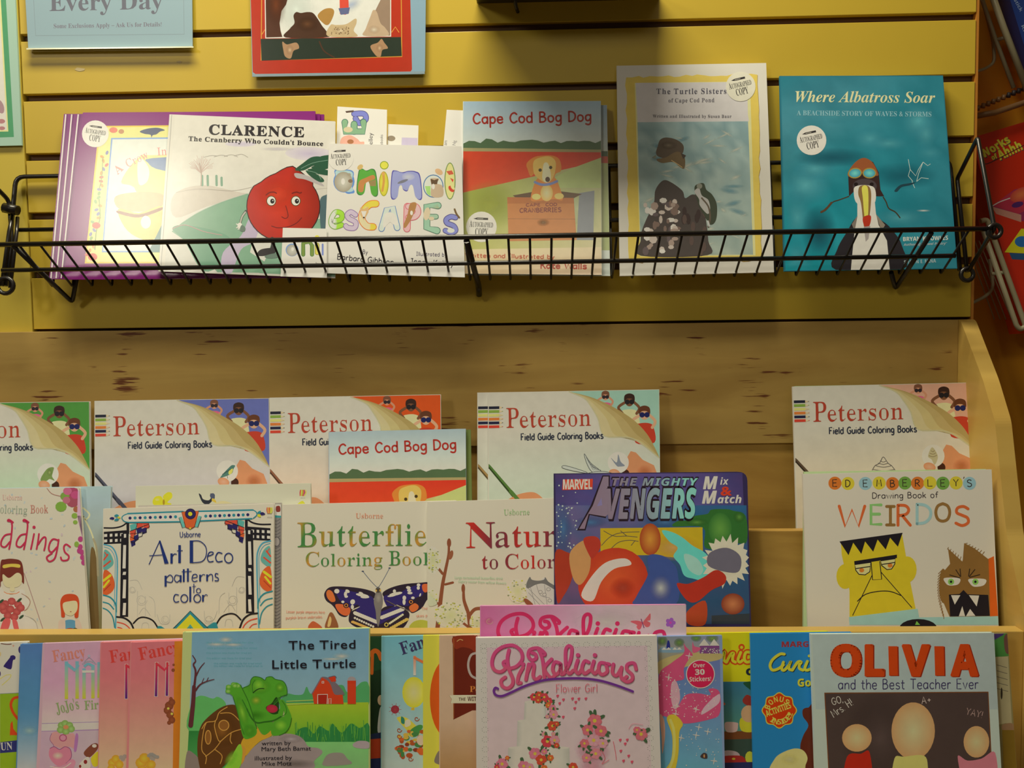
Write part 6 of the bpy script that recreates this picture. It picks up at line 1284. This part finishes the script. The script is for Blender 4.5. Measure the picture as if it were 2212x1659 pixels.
TR_ = (84, 40, 44)
g.line('160 1140 186 900 196 720', 52, TR_, w2=40); g.line('196 740 214 560 190 480 214 440 180 380', 26, TR_, w2=8); g.line('220 600 260 520 310 460', 16, TR_, w2=7); g.line('214 760 260 700 330 664 416 640', 20, TR_, w2=7); g.line('280 680 304 626', 7, TR_); g.line('330 664 354 620', 7, TR_)
# rocks
g.poly('900 1700 920 1500 720 1480 680 1560 640 1700', (120, 108, 104)); g.poly('760 1480 830 1390 960 1290 1060 1260 1200 1230 1320 1250 1390 1300 1440 1370 1550 1390 1590 1440 1500 1530 1500 1600 1300 1700 700 1700', (134, 122, 120)); g.disc(1250, 1290, 150, 50, (160, 150, 150, .9), (134, 122, 120, 0)); g.disc(1300, 1560, 260, 60, (100, 90, 86, .8), (134, 122, 120, 0))
g.poly('1600 1530 1660 1450 1800 1440 1860 1500 1900 1560 1620 1580', (126, 120, 112)); g.poly('1920 1350 1980 1310 2090 1320 2092 1390 1960 1386', (146, 134, 136)); g.poly('120 1430 200 1450 260 1530 300 1700 110 1700', (120, 108, 100))
# turtle
GD, GM, GL_ = (40, 100, 30), (72, 140, 36), (120, 176, 50)
g.poly('240 1500 236 1300 270 1150 340 1060 450 970 560 920 660 930 700 1050 740 1300 720 1330 600 1500 500 1600 420 1700 300 1700', (84, 52, 22)); g.disc(500, 1200, 190, 190, (130, 84, 34, .9), (84, 52, 22, 0))
for d in ('560 940 470 1000 430 1090 330 1110 280 1180', '480 1010 600 1010 700 1100', '430 1090 420 1160 460 1300 490 1310', '490 1310 600 1220 720 1180', '330 1110 300 1200 280 1400 330 1480 320 1560', '490 1310 420 1400 320 1480', '600 1220 590 1300 610 1340', '420 1400 500 1470 480 1560'): g.line(d, 9, (176, 130, 60))
for x, y, a, b in ((520, 1140, 60, 60), (350, 1270, 36, 80)): g.disc(x, y, a, b, (176, 130, 60)); g.disc(x, y, a - 10, b - 10, (124, 80, 34))
g.poly('720 1300 860 1150 940 1240 1040 1140 1040 1250 920 1310 830 1390 760 1470 700 1460', (200, 140, 40)); g.poly('700 1350 760 1400 740 1520 700 1560 710 1400', (200, 130, 50))
g.poly('1040 1130 1120 1060 1180 1030 1150 900 1140 860 1180 880 1230 980 1256 1060 1240 1140 1190 1220 1120 1250 1040 1240', GM); g.disc(1140, 1140, 70, 60, GL_, GM)
g.poly('880 1110 1040 1100 1040 1180 960 1246 900 1180', GM)
g.poly('720 740 800 700 810 650 850 610 920 620 970 650 980 620 1040 612 1080 640 1160 660 1200 720 1206 800 1180 814 1110 850 1060 930 1080 1000 1150 1010 1150 1050 1060 1090 900 1116 820 1060 760 960 720 860', GM); g.disc(900, 720, 150, 90, GL_, (72, 140, 36, 0)); g.disc(1130, 730, 60, 60, GL_, (72, 140, 36, 0)); g.disc(870, 870, 70, 60, (176, 176, 60, .7), (72, 140, 36, 0)); g.disc(850, 1030, 150, 60, (50, 110, 24, .7), (72, 140, 36, 0))
g.poly('1080 840 1110 850 1120 960 1110 1010 1050 1020 990 980 980 940 1040 900', (30, 60, 20)); g.disc(1044, 960, 62, 44, (170, 40, 60), (150, 34, 54), rot=5); g.poly('1100 830 1140 860 1170 960 1150 1040 1110 1010 1130 940', GM)
g.disc(896, 700, 60, 60, GL_, GM); g.line('836 790 870 760 910 742 960 742', 10, (24, 50, 16)); g.line('836 780 830 700 860 650', 7, GD); g.disc(1016, 634, 40, 20, GM)
g.poly('620 830 560 780 540 740 560 710 600 700 610 680 660 676 700 700 720 740 760 800 800 900 840 1080 880 1200 850 1260 760 1290 720 1240 690 1100 650 940', GM); g.disc(720, 1000, 60, 190, GL_, (72, 140, 36, 0), rot=-15); g.disc(800, 1200, 80, 80, (84, 150, 40, .8), (60, 120, 30, 0))
for x, y in ((566, 770), (572, 722), (626, 696), (674, 712), (640, 710)): g.disc(x, y, 30, 24, (140, 176, 90), GM)
g.line('720 740 800 700 812 650 850 612 920 622 966 650 984 620 1040 612 1080 640 1160 660 1200 720 1206 800 1180 814 1112 846 1060 900', 8, (44, 96, 30)); g.line('1140 1046 1060 1088 960 1104 880 1112 820 1060 770 960', 16, (40, 90, 24)); g.line('720 860 770 960 800 1040', 10, (44, 100, 28)); g.line('1060 920 1120 860 1140 820', 9, (50, 110, 34)); g.line('1150 870 1190 930 1200 1000 1160 1040', 7, (48, 104, 30)); g.line('700 700 730 760 790 890 850 1080 880 1180', 9, (44, 96, 26)); g.line('620 830 660 960 700 1120 740 1240', 9, (50, 104, 30)); g.line('1256 1060 1236 1150 1190 1216 1120 1250', 8, (44, 96, 26))
g.poly('440 1700 560 1560 680 1350 720 1400 716 1500 690 1600 560 1700', GL_); g.disc(600, 1500, 60, 110, (140, 190, 60, .8), (110, 170, 50, 0), rot=35); g.done()
g = ZInk(S, 'title_lettering', 380, 1340, 5.027, 'black rounded sans lettering')
DK = (24, 22, 30)
g.text('The Tired', 1224, 318, 1950, 306, 92, DK, 'sans', .012, 1.08); g.text('Little Turtle', 1046, 526, 1954, 514, 92, DK, 'sans', .012, 1.08)
g.text('written by', 932, 1358, 1246, 1352, 44, DK, 'sans', .004); g.text('Mary Beth Bamat', 930, 1420, 1466, 1412, 44, DK, 'sans', .004); g.text('illustrated by', 856, 1520, 1260, 1512, 44, DK, 'sans', .004); g.text('Mike Motz', 934, 1580, 1256, 1574, 44, DK, 'sans', .004); g.done()
# ---- slim strips between turtle and pink books
S = t3('picture_book', 'dark green strip of a book directly right of the turtle book', (700, 1378), (900, 1374), 0, 0, -.214, (24, 44, 26))
g = ZInk(S, 'cover_picture', 780, 1290, 4.4957)
g.poly('90 385 210 380 210 640 190 700 92 730', (30, 60, 36), smooth=False); g.line('92 560 130 520 170 540 196 600', 44, (176, 84, 30)); g.line('110 560 105 740', 30, (176, 84, 30), smooth=False); g.disc(190, 1000, 30, 50, (190, 150, 120)); g.poly('160 1300 180 1090 210 1080 210 1320', (170, 170, 186)); g.poly('88 1330 210 1310 210 1390 88 1390', (30, 40, 70), smooth=False); g.poly('88 1380 210 1370 210 1570 88 1570', (160, 56, 30), smooth=False); g.poly('88 1570 210 1560 210 1700 88 1700', (30, 40, 76), smooth=False); g.done()
S = t3('picture_book', 'sky blue book with yellow balloon and party hat, right of the turtle book', (825, 1375), (1060, 1370), -.005, 0, -.2185, (110, 160, 176))
g = ZInk(S, 'cover_picture', 780, 1290, 4.4957, 'yellow balloon over a patterned party hat')
g.grid([(202, 384), (640, 378), (640, 1700), (190, 1700)], lambda u, v: (96 + 60 * v, 150 + 20 * v, 174 - 6 * v), 3, 8)
g.poly('500 1100 490 1080 520 1090 510 1070', (206, 190, 60)); g.disc(512, 924, 112, 150, (214, 208, 120), (196, 188, 40)); g.poly('486 1076 514 1070 520 1098 484 1098', (180, 150, 40), smooth=False)
g.poly('348 1180 400 1160 470 1190 560 1280 560 1340 470 1350 440 1290', (196, 170, 60)); g.poly('390 1160 420 1180 420 1230 390 1220', (40, 110, 90)); g.poly('430 1200 470 1190 480 1240 430 1260', (206, 196, 150)); g.poly('480 1290 560 1240 600 1260 540 1350 480 1350', (60, 120, 60)); g.disc(330, 1090, 40, 40, (130, 40, 54))
for i in range(9): a = i * .7; g.line([(330, 1090), (330 + 62 * math.cos(a), 1090 + 62 * math.sin(a))], 4, (140, 60, 60), smooth=False, cap=False)
rr = random.Random(8)
for i in range(34): g.disc(rr.uniform(350, 600), rr.uniform(1290, 1560), rr.uniform(18, 40), rr.uniform(14, 30), rr.choice([(150, 70, 34), (176, 84, 40), (120, 50, 30), (200, 150, 60), (60, 110, 60)]), n=9)
for x, y in ((370, 1290), (370, 1350), (360, 1460), (540, 1180), (480, 1570)): g.g.line([g.p(x + 26 * math.cos(a) * (1 - a / 9), y + 26 * math.sin(a) * (1 - a / 9)) for a in [j * .6 for j in range(12)]], 1.8, (140, 70, 40), smooth=False)
g.disc(580, 1390, 40, 50, (206, 160, 140)); g.done()
g = ZInk(S, 'title_lettering', 780, 1290, 4.4957, 'navy storybook lettering'); g.text('Fancy', 400, 560, 760, 440, 120, (50, 44, 80), 'serif', 0); g.line('520 570 520 760', 26, lambda x, y: (196, 110, 80) if y < 1440 else (196, 196, 200), smooth=False, cap=False); g.line('512 584 620 640', 26, (190, 96, 60), smooth=False, cap=False); g.done()
S = t3('picture_book', 'bright yellow book strip with orange circle in the front row', (915, 1373), (1120, 1370), .0, 0, -.2225, (190, 180, 60))
g = ZInk(S, 'cover_picture', 780, 1290, 4.4957)
g.disc(840, 980, 172, 380, (190, 76, 20), n=36); g.poly('710 1590 740 1510 770 1500 800 1620 740 1620', (110, 100, 90)); g.done()
S = t3('picture_book', 'cream book with dark red banner and ribbon label in the front row', (950, 1373), (1200, 1369), .0, 0, -.2265, (176, 150, 124))
g = ZInk(S, 'cover_picture', 780, 1290, 4.4957, 'dark red banner with a cream ribbon')
g.grid([(768, 380), (1120, 375), (1130, 1700), (768, 1700)], lambda u, v: (172 - 30 * max(0, v - .6) * 2, 146 - 40 * max(0, v - .6) * 2, 120 - 60 * max(0, v - .6) * 2), 3, 8)
g.poly('890 380 1130 372 1140 1100 1080 1100 896 1190', (90, 30, 18), smooth=False); g.poly('896 386 1130 380 1130 540 1060 500 980 486 914 500', (120, 44, 24)); g.line('900 400 900 1180', 5, (150, 90, 40), smooth=False); g.line('930 430 960 410 990 420', 6, (196, 150, 90)); g.poly('856 956 900 950 1130 950 1130 1030 870 1030 880 990', (190, 176, 146), smooth=False); g.line('856 956 880 990 866 1034', 3, (140, 110, 80), smooth=False); g.done()
g = ZInk(S, 'title_lettering', 780, 1290, 4.4957, 'silver and gold lettering')
g.line('1150 540 1070 560 1040 660 1070 760 1150 800', 22, (150, 140, 130)); g.text('Po', 1056, 920, 1150, 920, 56, (176, 110, 50), 'serif'); g.text('THE', 948, 1006, 1014, 1006, 30, (70, 40, 30), 'bold'); g.text('WITCH', 1034, 1008, 1180, 1008, 42, (70, 40, 30), 'bold'); g.done()
# ---- pink books
def pink_title(g, pts_scale, dx, dy, w, col, sx=1.0):
    L = ['320 620 300 640 320 690 270 724 210 700 190 630 220 540 300 480 400 468 470 520 484 600 430 670 350 694',
         '356 512 340 600 356 700 392 790 386 850 340 884 290 860 280 810 320 776', '492 680 450 760 440 830 470 830',
         '548 650 520 800', '530 740 570 650 600 660 590 760 620 796 660 770', '700 560 700 540 640 494 560 510 544 570 580 610 620 590 610 550 580 540',
         '640 500 680 600 700 780', '770 600 700 690 760 780 800 760', '850 640 800 630 780 700 810 750 850 710 856 640 860 740 890 740',
         '890 740 950 620 966 500 936 472 906 520 910 680 940 740 980 710', '1024 610 1000 700 1030 740 1060 700', '1130 630 1090 620 1064 690 1090 740 1140 710', '1180 620 1160 700 1190 740 1220 710',
         '1290 640 1240 640 1226 710 1260 750 1310 720 1300 650 1330 650', '1370 650 1360 730 1400 760 1440 700 1450 680', '1450 680 1440 760 1470 790 1500 770', '1590 700 1570 640 1510 650 1500 700 1550 750 1550 800 1500 820 1450 790']
    for d in L:
        v = [float(t) for t in d.split()]; g.line([(a * sx + dx, b + dy) for a, b in zip(v[::2], v[1::2])], w, col)
    for x, y in ((492, 650), (1026, 562), (1190, 562)): g.disc(x * sx + dx, y + dy, w * .62, w * .62, col)
S = t3('picture_book', 'deep pink book with butterfly, standing behind the lace bordered pink book', (1038, 1309), (1482, 1306), .0, .01, -.2320, (196, 120, 150), zb=ZR3 + .0001)
g = ZInk(S, 'cover_picture', 1020, 1290, 4.496, 'pink background with a small butterfly and flower')
g.grid([(82, 88), (2076, 76), (2080, 700), (82, 700)], lambda u, v: (176 + 16 * u, 92 + 66 * min(1, u * 1.6) , 134 + 36 * min(1, u * 1.5)), 8, 2); g.disc(1300, 240, 460, 160, (190, 170, 190, .8), (190, 160, 176, 0)); g.disc(160, 230, 50, 40, (190, 110, 130, .8), (180, 90, 130, 0))
g.poly('1540 240 1560 228 1620 230 1650 250 1640 300 1616 316 1596 290 1600 270', (190, 80, 90)); g.poly('1660 240 1700 190 1730 158 1730 220 1700 230 1730 250 1720 284 1690 290 1664 262', (190, 84, 90)); g.line('1640 210 1660 270 1670 300', 9, (110, 50, 90))
for i in range(5): g.disc(1926 + 30 * math.cos(i * 1.256), 248 + 30 * math.sin(i * 1.256), 20, 20, (140, 80, 170))
g.disc(1926, 248, 12, 12, (190, 60, 150)); g.g.line([g.p(170 + 30 * math.cos(a), 236 + 24 * math.sin(a)) for a in [j * .6 for j in range(9)]], .9, (200, 150, 120)); g.done()
g = ZInk(S, 'title_lettering', 1020, 1290, 4.496, 'curly raspberry lettering'); pink_title(g, 1, 30, -306, 36, (196, 40, 84), 1.16); g.done()
S = t3('picture_book', 'pale pink book with lace border and a flowered wedding cake, front row centre', (1029, 1378), (1419, 1373), .004, .03, -.2440, (176, 170, 164), th=.006)
g = ZInk(S, 'cover_picture', 1020, 1290, 4.496, 'white tiered cake with pink and orange flowers')
g.grid([(140, 490), (1700, 470), (1740, 1700), (150, 1700)], lambda u, v: (186 + 4 * u, 158 + 4 * v, 164), 4, 4)
rr = random.Random(6)
for side in range(3):
    for i in range(17 if side == 0 else 13):
        for j in range(8):
            a = j * .785 + .3; u = i / (16 if side == 0 else 12)
            cx, cy = ((110 + u * 1600, 478 - u * 24) if side == 0 else ((114 + u * 16, 520 + u * 1150) if side == 1 else (1704 + u * 34, 500 + u * 1160)))
            g.disc(cx + 30 * math.cos(a), cy + 26 * math.sin(a), 4, 4, (110, 112, 106), n=5, same=(i + j) > 0)
ck = (190, 186, 176); cs = (150, 150, 140)
for (x0, x1, y0, y1) in ((510, 716, 1016, 1190), (440, 846, 1200, 1450), (350, 944, 1460, 1700)):
    g.grid([(x0, y0), (x1, y0), (x1 + 6, y1), (x0 - 8, y1)], lambda u, v: tuple(cs[i] + (ck[i] - cs[i]) * min(1, math.sin(3.14 * (u * .9 + .06)) * 1.4) for i in range(3)), 8, 1); g.disc((x0 + x1) / 2, y0 + 3, (x1 - x0) / 2, 20, (200, 198, 188), (184, 180, 170))
FL = [(206, 96, 50), (214, 110, 130), (190, 70, 50), (216, 130, 140), (196, 60, 70)]
def flower(x, y, r, c):
    for k in range(3): a = rr.uniform(0, 6.3); g.disc(x + r * math.cos(a), y + r * math.sin(a), r * .5, r * .24, (60, 84, 56), rot=math.degrees(a), n=7, same=k > 0)
    for k in range(6): a = k * 1.047 + rr.uniform(0, .3); g.disc(x + r * .5 * math.cos(a), y + r * .5 * math.sin(a), r * .45, r * .42, c, tuple(v * .88 for v in c), n=8, same=k > 0)
    g.disc(x, y, r * .25, r * .25, (220, 160, 60), n=8)
for x, y, r in ((600, 970, 44), (650, 950, 40), (700, 970, 46), (640, 1000, 36), (740, 1010, 44), (740, 1050, 34), (780, 1080, 42), (790, 1140, 50), (730, 1160, 24), (780, 1250, 56), (820, 1230, 30), (700, 1330, 30), (790, 1330, 26), (730, 1400, 66), (800, 1390, 56), (820, 1440, 30), (610, 1520, 66), (700, 1500, 34), (670, 1580, 60), (760, 1560, 36), (290, 1620, 64), (340, 1560, 24), (500, 1640, 60), (560, 1650, 44), (240, 1650, 30), (700, 1660, 36), (980, 1650, 50)): flower(x, y, r, rr.choice(FL))
for x, y in ((830, 960), (886, 996), (850, 1032), (974, 986), (1036, 988), (1006, 1020), (1104, 986), (996, 1080), (884, 1164), (1438, 1388), (1506, 1386), (1486, 1424), (1444, 1494), (1520, 1542), (1470, 1590), (1552, 1600)): g.poly(f'{x} {y + 16} {x - 14} {y - 4} {x - 4} {y - 12} {x + 14} {y - 10}', (196, 70, 90))
for x, y, r in ((1180, 1330, 120), (1120, 1480, 130), (1230, 1500, 120), (1160, 1640, 140)): g.disc(x, y, r, r, (206, 130, 140, .95), (200, 140, 150, 0))
for x, y, r in ((1190, 1200, 76), (1120, 1290, 60), (1250, 1300, 66), (1180, 1390, 70), (1090, 1420, 50), (1270, 1420, 54), (1200, 1520, 60), (1640, 1330, 70), (1600, 1290, 40), (1110, 1560, 50)): flower(x, y, r, rr.choice([(206, 120, 130), (214, 140, 150), (200, 100, 110)]))
g.line('1250 1480 1290 1560 1260 1620 1330 1580', 6, (180, 90, 100)); g.line('1370 1400 1390 1500 1400 1580', 6, (180, 90, 100)); g.line('1520 1280 1560 1230 1660 1240', 5, (206, 120, 130)); g.done()
g = ZInk(S, 'title_lettering', 1020, 1290, 4.496, 'curly rose pink lettering with a purple underline')
pink_title(g, 1, 4, 4, 34, (150, 40, 80)); pink_title(g, 1, 0, 0, 32, lambda x, y: (206, 66, 110) if y < 1440 else (200, 74, 104))
g.line('250 890 226 880 210 910 230 950 290 960 380 924 520 860 700 806 900 790 1080 790 1240 810 1400 856 1560 916', 24, (96, 44, 120)); g.hand('Flower Girl', 814, 924, 1218, 920, 78, 7, (176, 90, 100)); g.done()
# ---- sticker story, curly ones, chalkboard book
S = t3('picture_book', 'pink glitter tail story book with a round sticker badge, right of the pink books', (1418, 1375), (1560, 1373), .035, .02, -.2360, (110, 130, 160))
g = ZInk(S, 'cover_picture', 1400, 1340, 5.2, 'sparkling pink fin shape over blue water and white tents')
g.grid([(110, 176), (800, 172), (806, 500), (116, 600)], lambda u, v: (116 + 30 * v, 124 + 10 * v, 130 - 40 * v + 20 * u), 5, 4); g.grid([(120, 560), (806, 420), (840, 1700), (140, 1700)], lambda u, v: (84 + 8 * u, 104 + 40 * v, 150 + 14 * v), 5, 8)
for x, y, a, b, c in ((160, 230, 60, 60, (90, 120, 60)), (350, 250, 60, 50, (100, 130, 66)), (540, 200, 60, 40, (100, 140, 60)), (720, 200, 70, 50, (110, 140, 70))): g.disc(x, y, a, b, c, tuple(v * .8 for v in c) + (.2,))
g.poly('110 470 400 370 806 370 806 440 500 500 200 600 116 600', (160, 146, 96)); g.poly('118 330 180 300 380 320 380 360 120 360', (110, 136, 150)); g.poly('206 310 220 230 240 240 246 310', (34, 40, 110))
for x in (180, 230, 300, 350): g.poly(f'{x - 30} 330 {x} 302 {x + 30} 330', (200, 196, 190), smooth=False)
g.poly('570 286 630 208 690 284', (200, 196, 186), smooth=False); g.poly('690 284 740 210 800 284', (200, 196, 186), smooth=False); g.poly('580 286 800 286 800 372 580 372', (110, 60, 110), smooth=False); g.poly('500 240 520 290 590 310 560 350 500 360', (196, 80, 110))
for i in range(50): g.disc(rr.uniform(600, 800), rr.uniform(310, 370), 7, 7, rr.choice([(180, 180, 190), (90, 80, 100)]), n=5, same=i > 0)
pk = (176, 70, 104)
g.poly('400 260 420 290 500 380 470 420 420 500 400 560 400 660 300 700 360 860 340 960 420 840 560 820 700 840 680 770 800 800 806 1040 700 1110 400 1160 200 1080 130 1040 120 620 260 480 400 370', pk); g.poly('260 720 310 680 350 780 356 900 300 1000 260 900', (190, 140, 150)); g.poly('620 990 700 900 760 850 806 830 800 920 720 990 600 1060', (196, 150, 160))
for i in range(130): g.disc(rr.uniform(130, 780), rr.uniform(560, 1100), rr.uniform(3, 8), c=(226, 180, 190), n=5, same=i > 0)
for x, y in ((230, 640), (540, 1000), (460, 400), (320, 960), (310, 1050), (670, 1250), (740, 1580), (570, 1200), (370, 1320), (540, 1290)):
    for a in (0, 90): g.disc(x, y, 44, 5, (230, 226, 214), rot=a + 10, n=8)
    g.disc(x, y, 16, 16, (230, 226, 220, .9), (230, 226, 220, 0))
g.poly('210 1100 300 1060 390 1160 350 1260 340 1500 290 1700 180 1700 260 1560 270 1300', (206, 160, 50)); g.line('250 1120 290 1250 290 1500 230 1690', 30, (220, 190, 90)); g.poly('130 1060 180 1120 190 1300 160 1500 150 1300', (170, 130, 110))
for i in range(30): g.disc(rr.uniform(400, 800), rr.uniform(1180, 1650), rr.uniform(4, 8), c=(200, 214, 220), n=5, same=i > 0)
g.poly('586 1530 620 1490 660 1500 664 1550 620 1552', (60, 50, 50)); g.disc(630, 1524, 8, 20, (190, 130, 80)); g.done()
g = ZInk(S, 'round_badge', 1400, 1340, 5.2, 'round magenta badge with white words')
g.disc(588, 604, 162, 162, (206, 170, 180), n=32); g.disc(588, 604, 152, 152, (176, 30, 70), n=32); g.text('Over', 506, 530, 640, 526, 46, (220, 206, 206), 'bold'); g.text('30', 528, 612, 636, 608, 60, (220, 210, 210), 'bold', .02); g.text('Stickers!', 466, 688, 708, 680, 50, (220, 206, 206), 'bold'); g.done()
S = t3('picture_book', 'bright yellow book with curly yellow and red lettering, right of the sticker book', (1380, 1370), (1790, 1364), 0, .0, -.2185, (186, 172, 20), zb=ZR3)
g = ZInk(S, 'cover_picture', 1400, 1340, 5.2, 'blue picture below a yellow title band')
g.grid([(800, 690), (1240, 688), (1240, 1330), (800, 1330)], lambda u, v: (50 + 30 * v, 100 + 30 * v, 124 - 20 * v), 3, 5); g.poly('1070 700 1200 694 1200 800 1120 760', (30, 70, 44)); g.poly('800 1250 1200 1240 1200 1330 800 1340', (104, 60, 30), smooth=False); g.poly('800 1340 1200 1330 1200 1700 800 1700', (50, 66, 56), smooth=False)
g.poly('800 920 830 910 870 940 830 960', (176, 84, 50)); g.poly('860 1160 900 1140 1000 1150 1010 1180 990 1250 880 1250', (180, 150, 140)); g.poly('830 1480 900 1460 1000 1480 1020 1530 836 1530', (160, 140, 140)); g.poly('836 1530 1030 1520 1090 1560 1090 1600 836 1600', (150, 40, 36)); g.disc(1140, 1540, 50, 70, (170, 170, 50), n=12); g.poly('836 1600 1200 1590 1200 1700 836 1700', (36, 40, 80), smooth=False); g.disc(960, 1556, 20, 12, (206, 160, 50)); g.poly('1040 1100 1200 1080 1200 1240 1050 1240', (190, 170, 40)); g.poly('1060 900 1110 836 1180 880 1180 960 1100 950', (130, 44, 34)); g.disc(1130, 1050, 86, 96, (196, 140, 100)); g.done()
g = ZInk(S, 'title_lettering', 1400, 1340, 5.2, 'curly yellow lettering outlined in red')
RDL = (196, 66, 20); YL = (206, 190, 40)
CU = ['740 450 700 460 690 420 740 360 770 350', '770 350 760 430 790 470 830 440 860 350 850 440 880 470', '880 470 930 380 960 370 950 410 950 450 980 470', '1040 360 1010 440 1030 470 1060 450', '1150 360 1100 360 1080 420 1100 466 1150 460 1200 420']
for d in CU: g.line(d, 66, RDL)
g.disc(1050, 300, 36, 36, RDL)
for d in CU: g.line(d, 32, YL)
g.disc(1050, 304, 17, 17, YL); g.text('C', 1100, 614, 1180, 612, 70, (30, 34, 50), 'bold', .04); g.done()
S = t3('picture_book', 'bright blue book with yellow script and a red scalloped badge in the front row', (1622, 1369), (1840, 1366), .022, 0, -.2300, (30, 110, 160))
g = ZInk(S, 'cover_picture', 1400, 1340, 5.2)
g.poly('1740 1000 1800 980 1860 990 1870 1700 1780 1700 1710 1450 1740 1300 1800 1180 1740 1080', (84, 34, 20)); g.poly('1380 1700 1420 1560 1500 1490 1640 1440 1740 1460 1790 1540 1770 1620 1720 1700', (184, 172, 110)); g.disc(1590, 1560, 110, 70, (196, 186, 130, .8), (184, 172, 110, 0)); g.done()
g = ZInk(S, 'title_lettering', 1400, 1340, 5.2, 'yellow script lettering')
g.text('MARGRET', 1500, 300, 2000, 296, 60, (130, 44, 50), 'bold', .02)
for dx, c in ((8, (20, 40, 50)), (0, (200, 192, 50))):
    for d in ('1530 380 1480 380 1400 440 1370 510 1400 560 1470 540 1520 500', '1520 470 1500 540 1530 560 1590 490 1600 460 1580 540 1620 560', '1620 560 1680 470 1720 470 1700 500 1700 540 1740 560', '1790 460 1760 540 1790 560 1850 530'): g.line([(float(a) + dx, float(b) + dx) for a, b in zip(d.split()[::2], d.split()[1::2])], 32, c)
    g.disc(1810 + dx, 400 + dx, 16, 16, c); g.text('Goes', 1680 + dx, 742 + dx, 1960 + dx, 738 + dx, 84, c, 'bold', .02)
g.done()
g = ZInk(S, 'scalloped_badge', 1400, 1340, 5.2, 'red scalloped badge with yellow words')
for s_, c in ((1.0, (206, 170, 60)), (.94, (176, 50, 10))):
    g.poly([(1474 + 186 * s_ * (1 + .07 * math.cos(8 * a)) * math.cos(a), 1012 + 192 * s_ * (1 + .07 * math.cos(8 * a)) * math.sin(a)) for a in [j * math.pi / 32 for j in range(64)]], c, smooth=False)
g.arc('BONUS', 1470, 1020, 106, 200, 310, 60, (206, 186, 70)); g.text('ACTIVITIES', 1334, 1084, 1612, 982, 70, (206, 186, 70), 'bold', .01, .95); g.arc('INSIDE!', 1470, 1010, 160, 122, 20, 60, (206, 186, 70)); g.done()
S = t3('picture_book', 'tan notebook paper book peeking out right of the chalkboard book', (1900, 1374), (2176, 1368), 0, .07, -.2300, (120, 110, 70), zb=ZR3)
g = ZInk(S, 'cover_picture', 1740, 1340, 4.686)
g.poly('1880 130 2040 120 2060 360 1900 380', (60, 110, 50), smooth=False); g.poly('1890 128 2010 122 2000 150 1910 200', (60, 44, 90), smooth=False); g.poly('2010 170 2050 150 2060 330 2020 310', (90, 60, 50)); g.poly('1900 370 2050 366 2090 1060 2030 1040 1940 1060', (150, 140, 104), smooth=False)
for i in range(5): g.line([(1936, 450 + i * 60), (2040 + i * 3, 480 + i * 60)], 6, (90, 84, 70))
g.disc(1985, 740, 10, 60, (40, 34, 24)); g.poly('1990 1060 2080 1040 2130 1080 2130 1110 2000 1110', (130, 100, 70)); g.poly('1990 1110 2130 1110 2160 1700 2010 1700', (110, 86, 26), smooth=False); g.done()
S = t3('picture_book', 'pale grey blue book with bold orange title over a chalkboard, rightmost front book', (1752, 1370), (2147, 1367), .035, .055, -.2390, (150, 162, 162), th=.005, k=(.42, .40, .34))
g = ZInk(S, 'cover_picture', 1740, 1340, 4.686, 'dark chalkboard with chalk words and plain peach shapes')
g.grid([(64, 142), (1912, 128), (1990, 900), (104, 900)], lambda u, v: (142 - 4 * u, 156 - 6 * u, 156 - 10 * u), 3, 3)
g.poly('190 732 1852 722 1900 1700 240 1700', (96, 56, 26), smooth=False); g.poly('200 742 1844 732 1890 1700 250 1700', (62, 50, 46), smooth=False); g.disc(760, 1200, 400, 500, (80, 66, 62, .8), (62, 50, 46, 0))
pe, pe2 = (206, 150, 106), (196, 128, 84)
g.disc(1090, 1120, 220, 290, (214, 164, 120), pe2, n=30); g.disc(520, 1190, 150, 140, (210, 158, 114), pe2, n=26); g.disc(1730, 1230, 130, 160, (210, 158, 114), pe2, n=26)

g.poly('420 1380 560 1350 650 1340 660 1700 400 1700', (150, 34, 20)); g.poly('900 1400 1000 1380 1200 1370 1240 1500 1240 1700 900 1700', (170, 176, 90)); g.poly('1540 1380 1640 1420 1780 1400 1920 1340 1920 1700 1640 1700', (200, 100, 110))
ch = (190, 180, 170)
g.hand('GO,', 274, 860, 386, 826, 70, 7, ch); g.hand('Mrs. H!', 286, 986, 490, 850, 76, 7, ch); g.hand('A+', 1176, 846, 1276, 836, 70, 7, (170, 150, 140)); g.hand('YAY!', 1620, 950, 1790, 990, 66, 7, (140, 116, 108)); g.done()
g = ZInk(S, 'title_lettering', 1740, 1340, 4.686, 'bold orange capitals with navy hand lettering below')
for dx, c in ((12, (120, 30, 10)), (0, (200, 56, 14))):
    for ch_, x0, x1 in (('O', 250, 566), ('L', 598, 800), ('I', 838, 930), ('V', 972, 1262), ('I', 1304, 1400), ('A', 1466, 1752)): (g.poly([(x0 + dx, 262 + dx * .4), (x1 + dx, 262 + dx * .4), (x1 + dx + 6, 560 + dx * .4), (x0 + dx + 8, 560 + dx * .4)], c, smooth=False) if ch_ == 'I' else g.text(ch_, x0 + dx, 556 + dx * .4, x1 + dx, 556 + dx * .4, 300, c, 'bold', .035))
g.hand('and the Best Teacher Ever', 330, 698, 1752, 692, 100, 9, (50, 44, 76)); g.done()
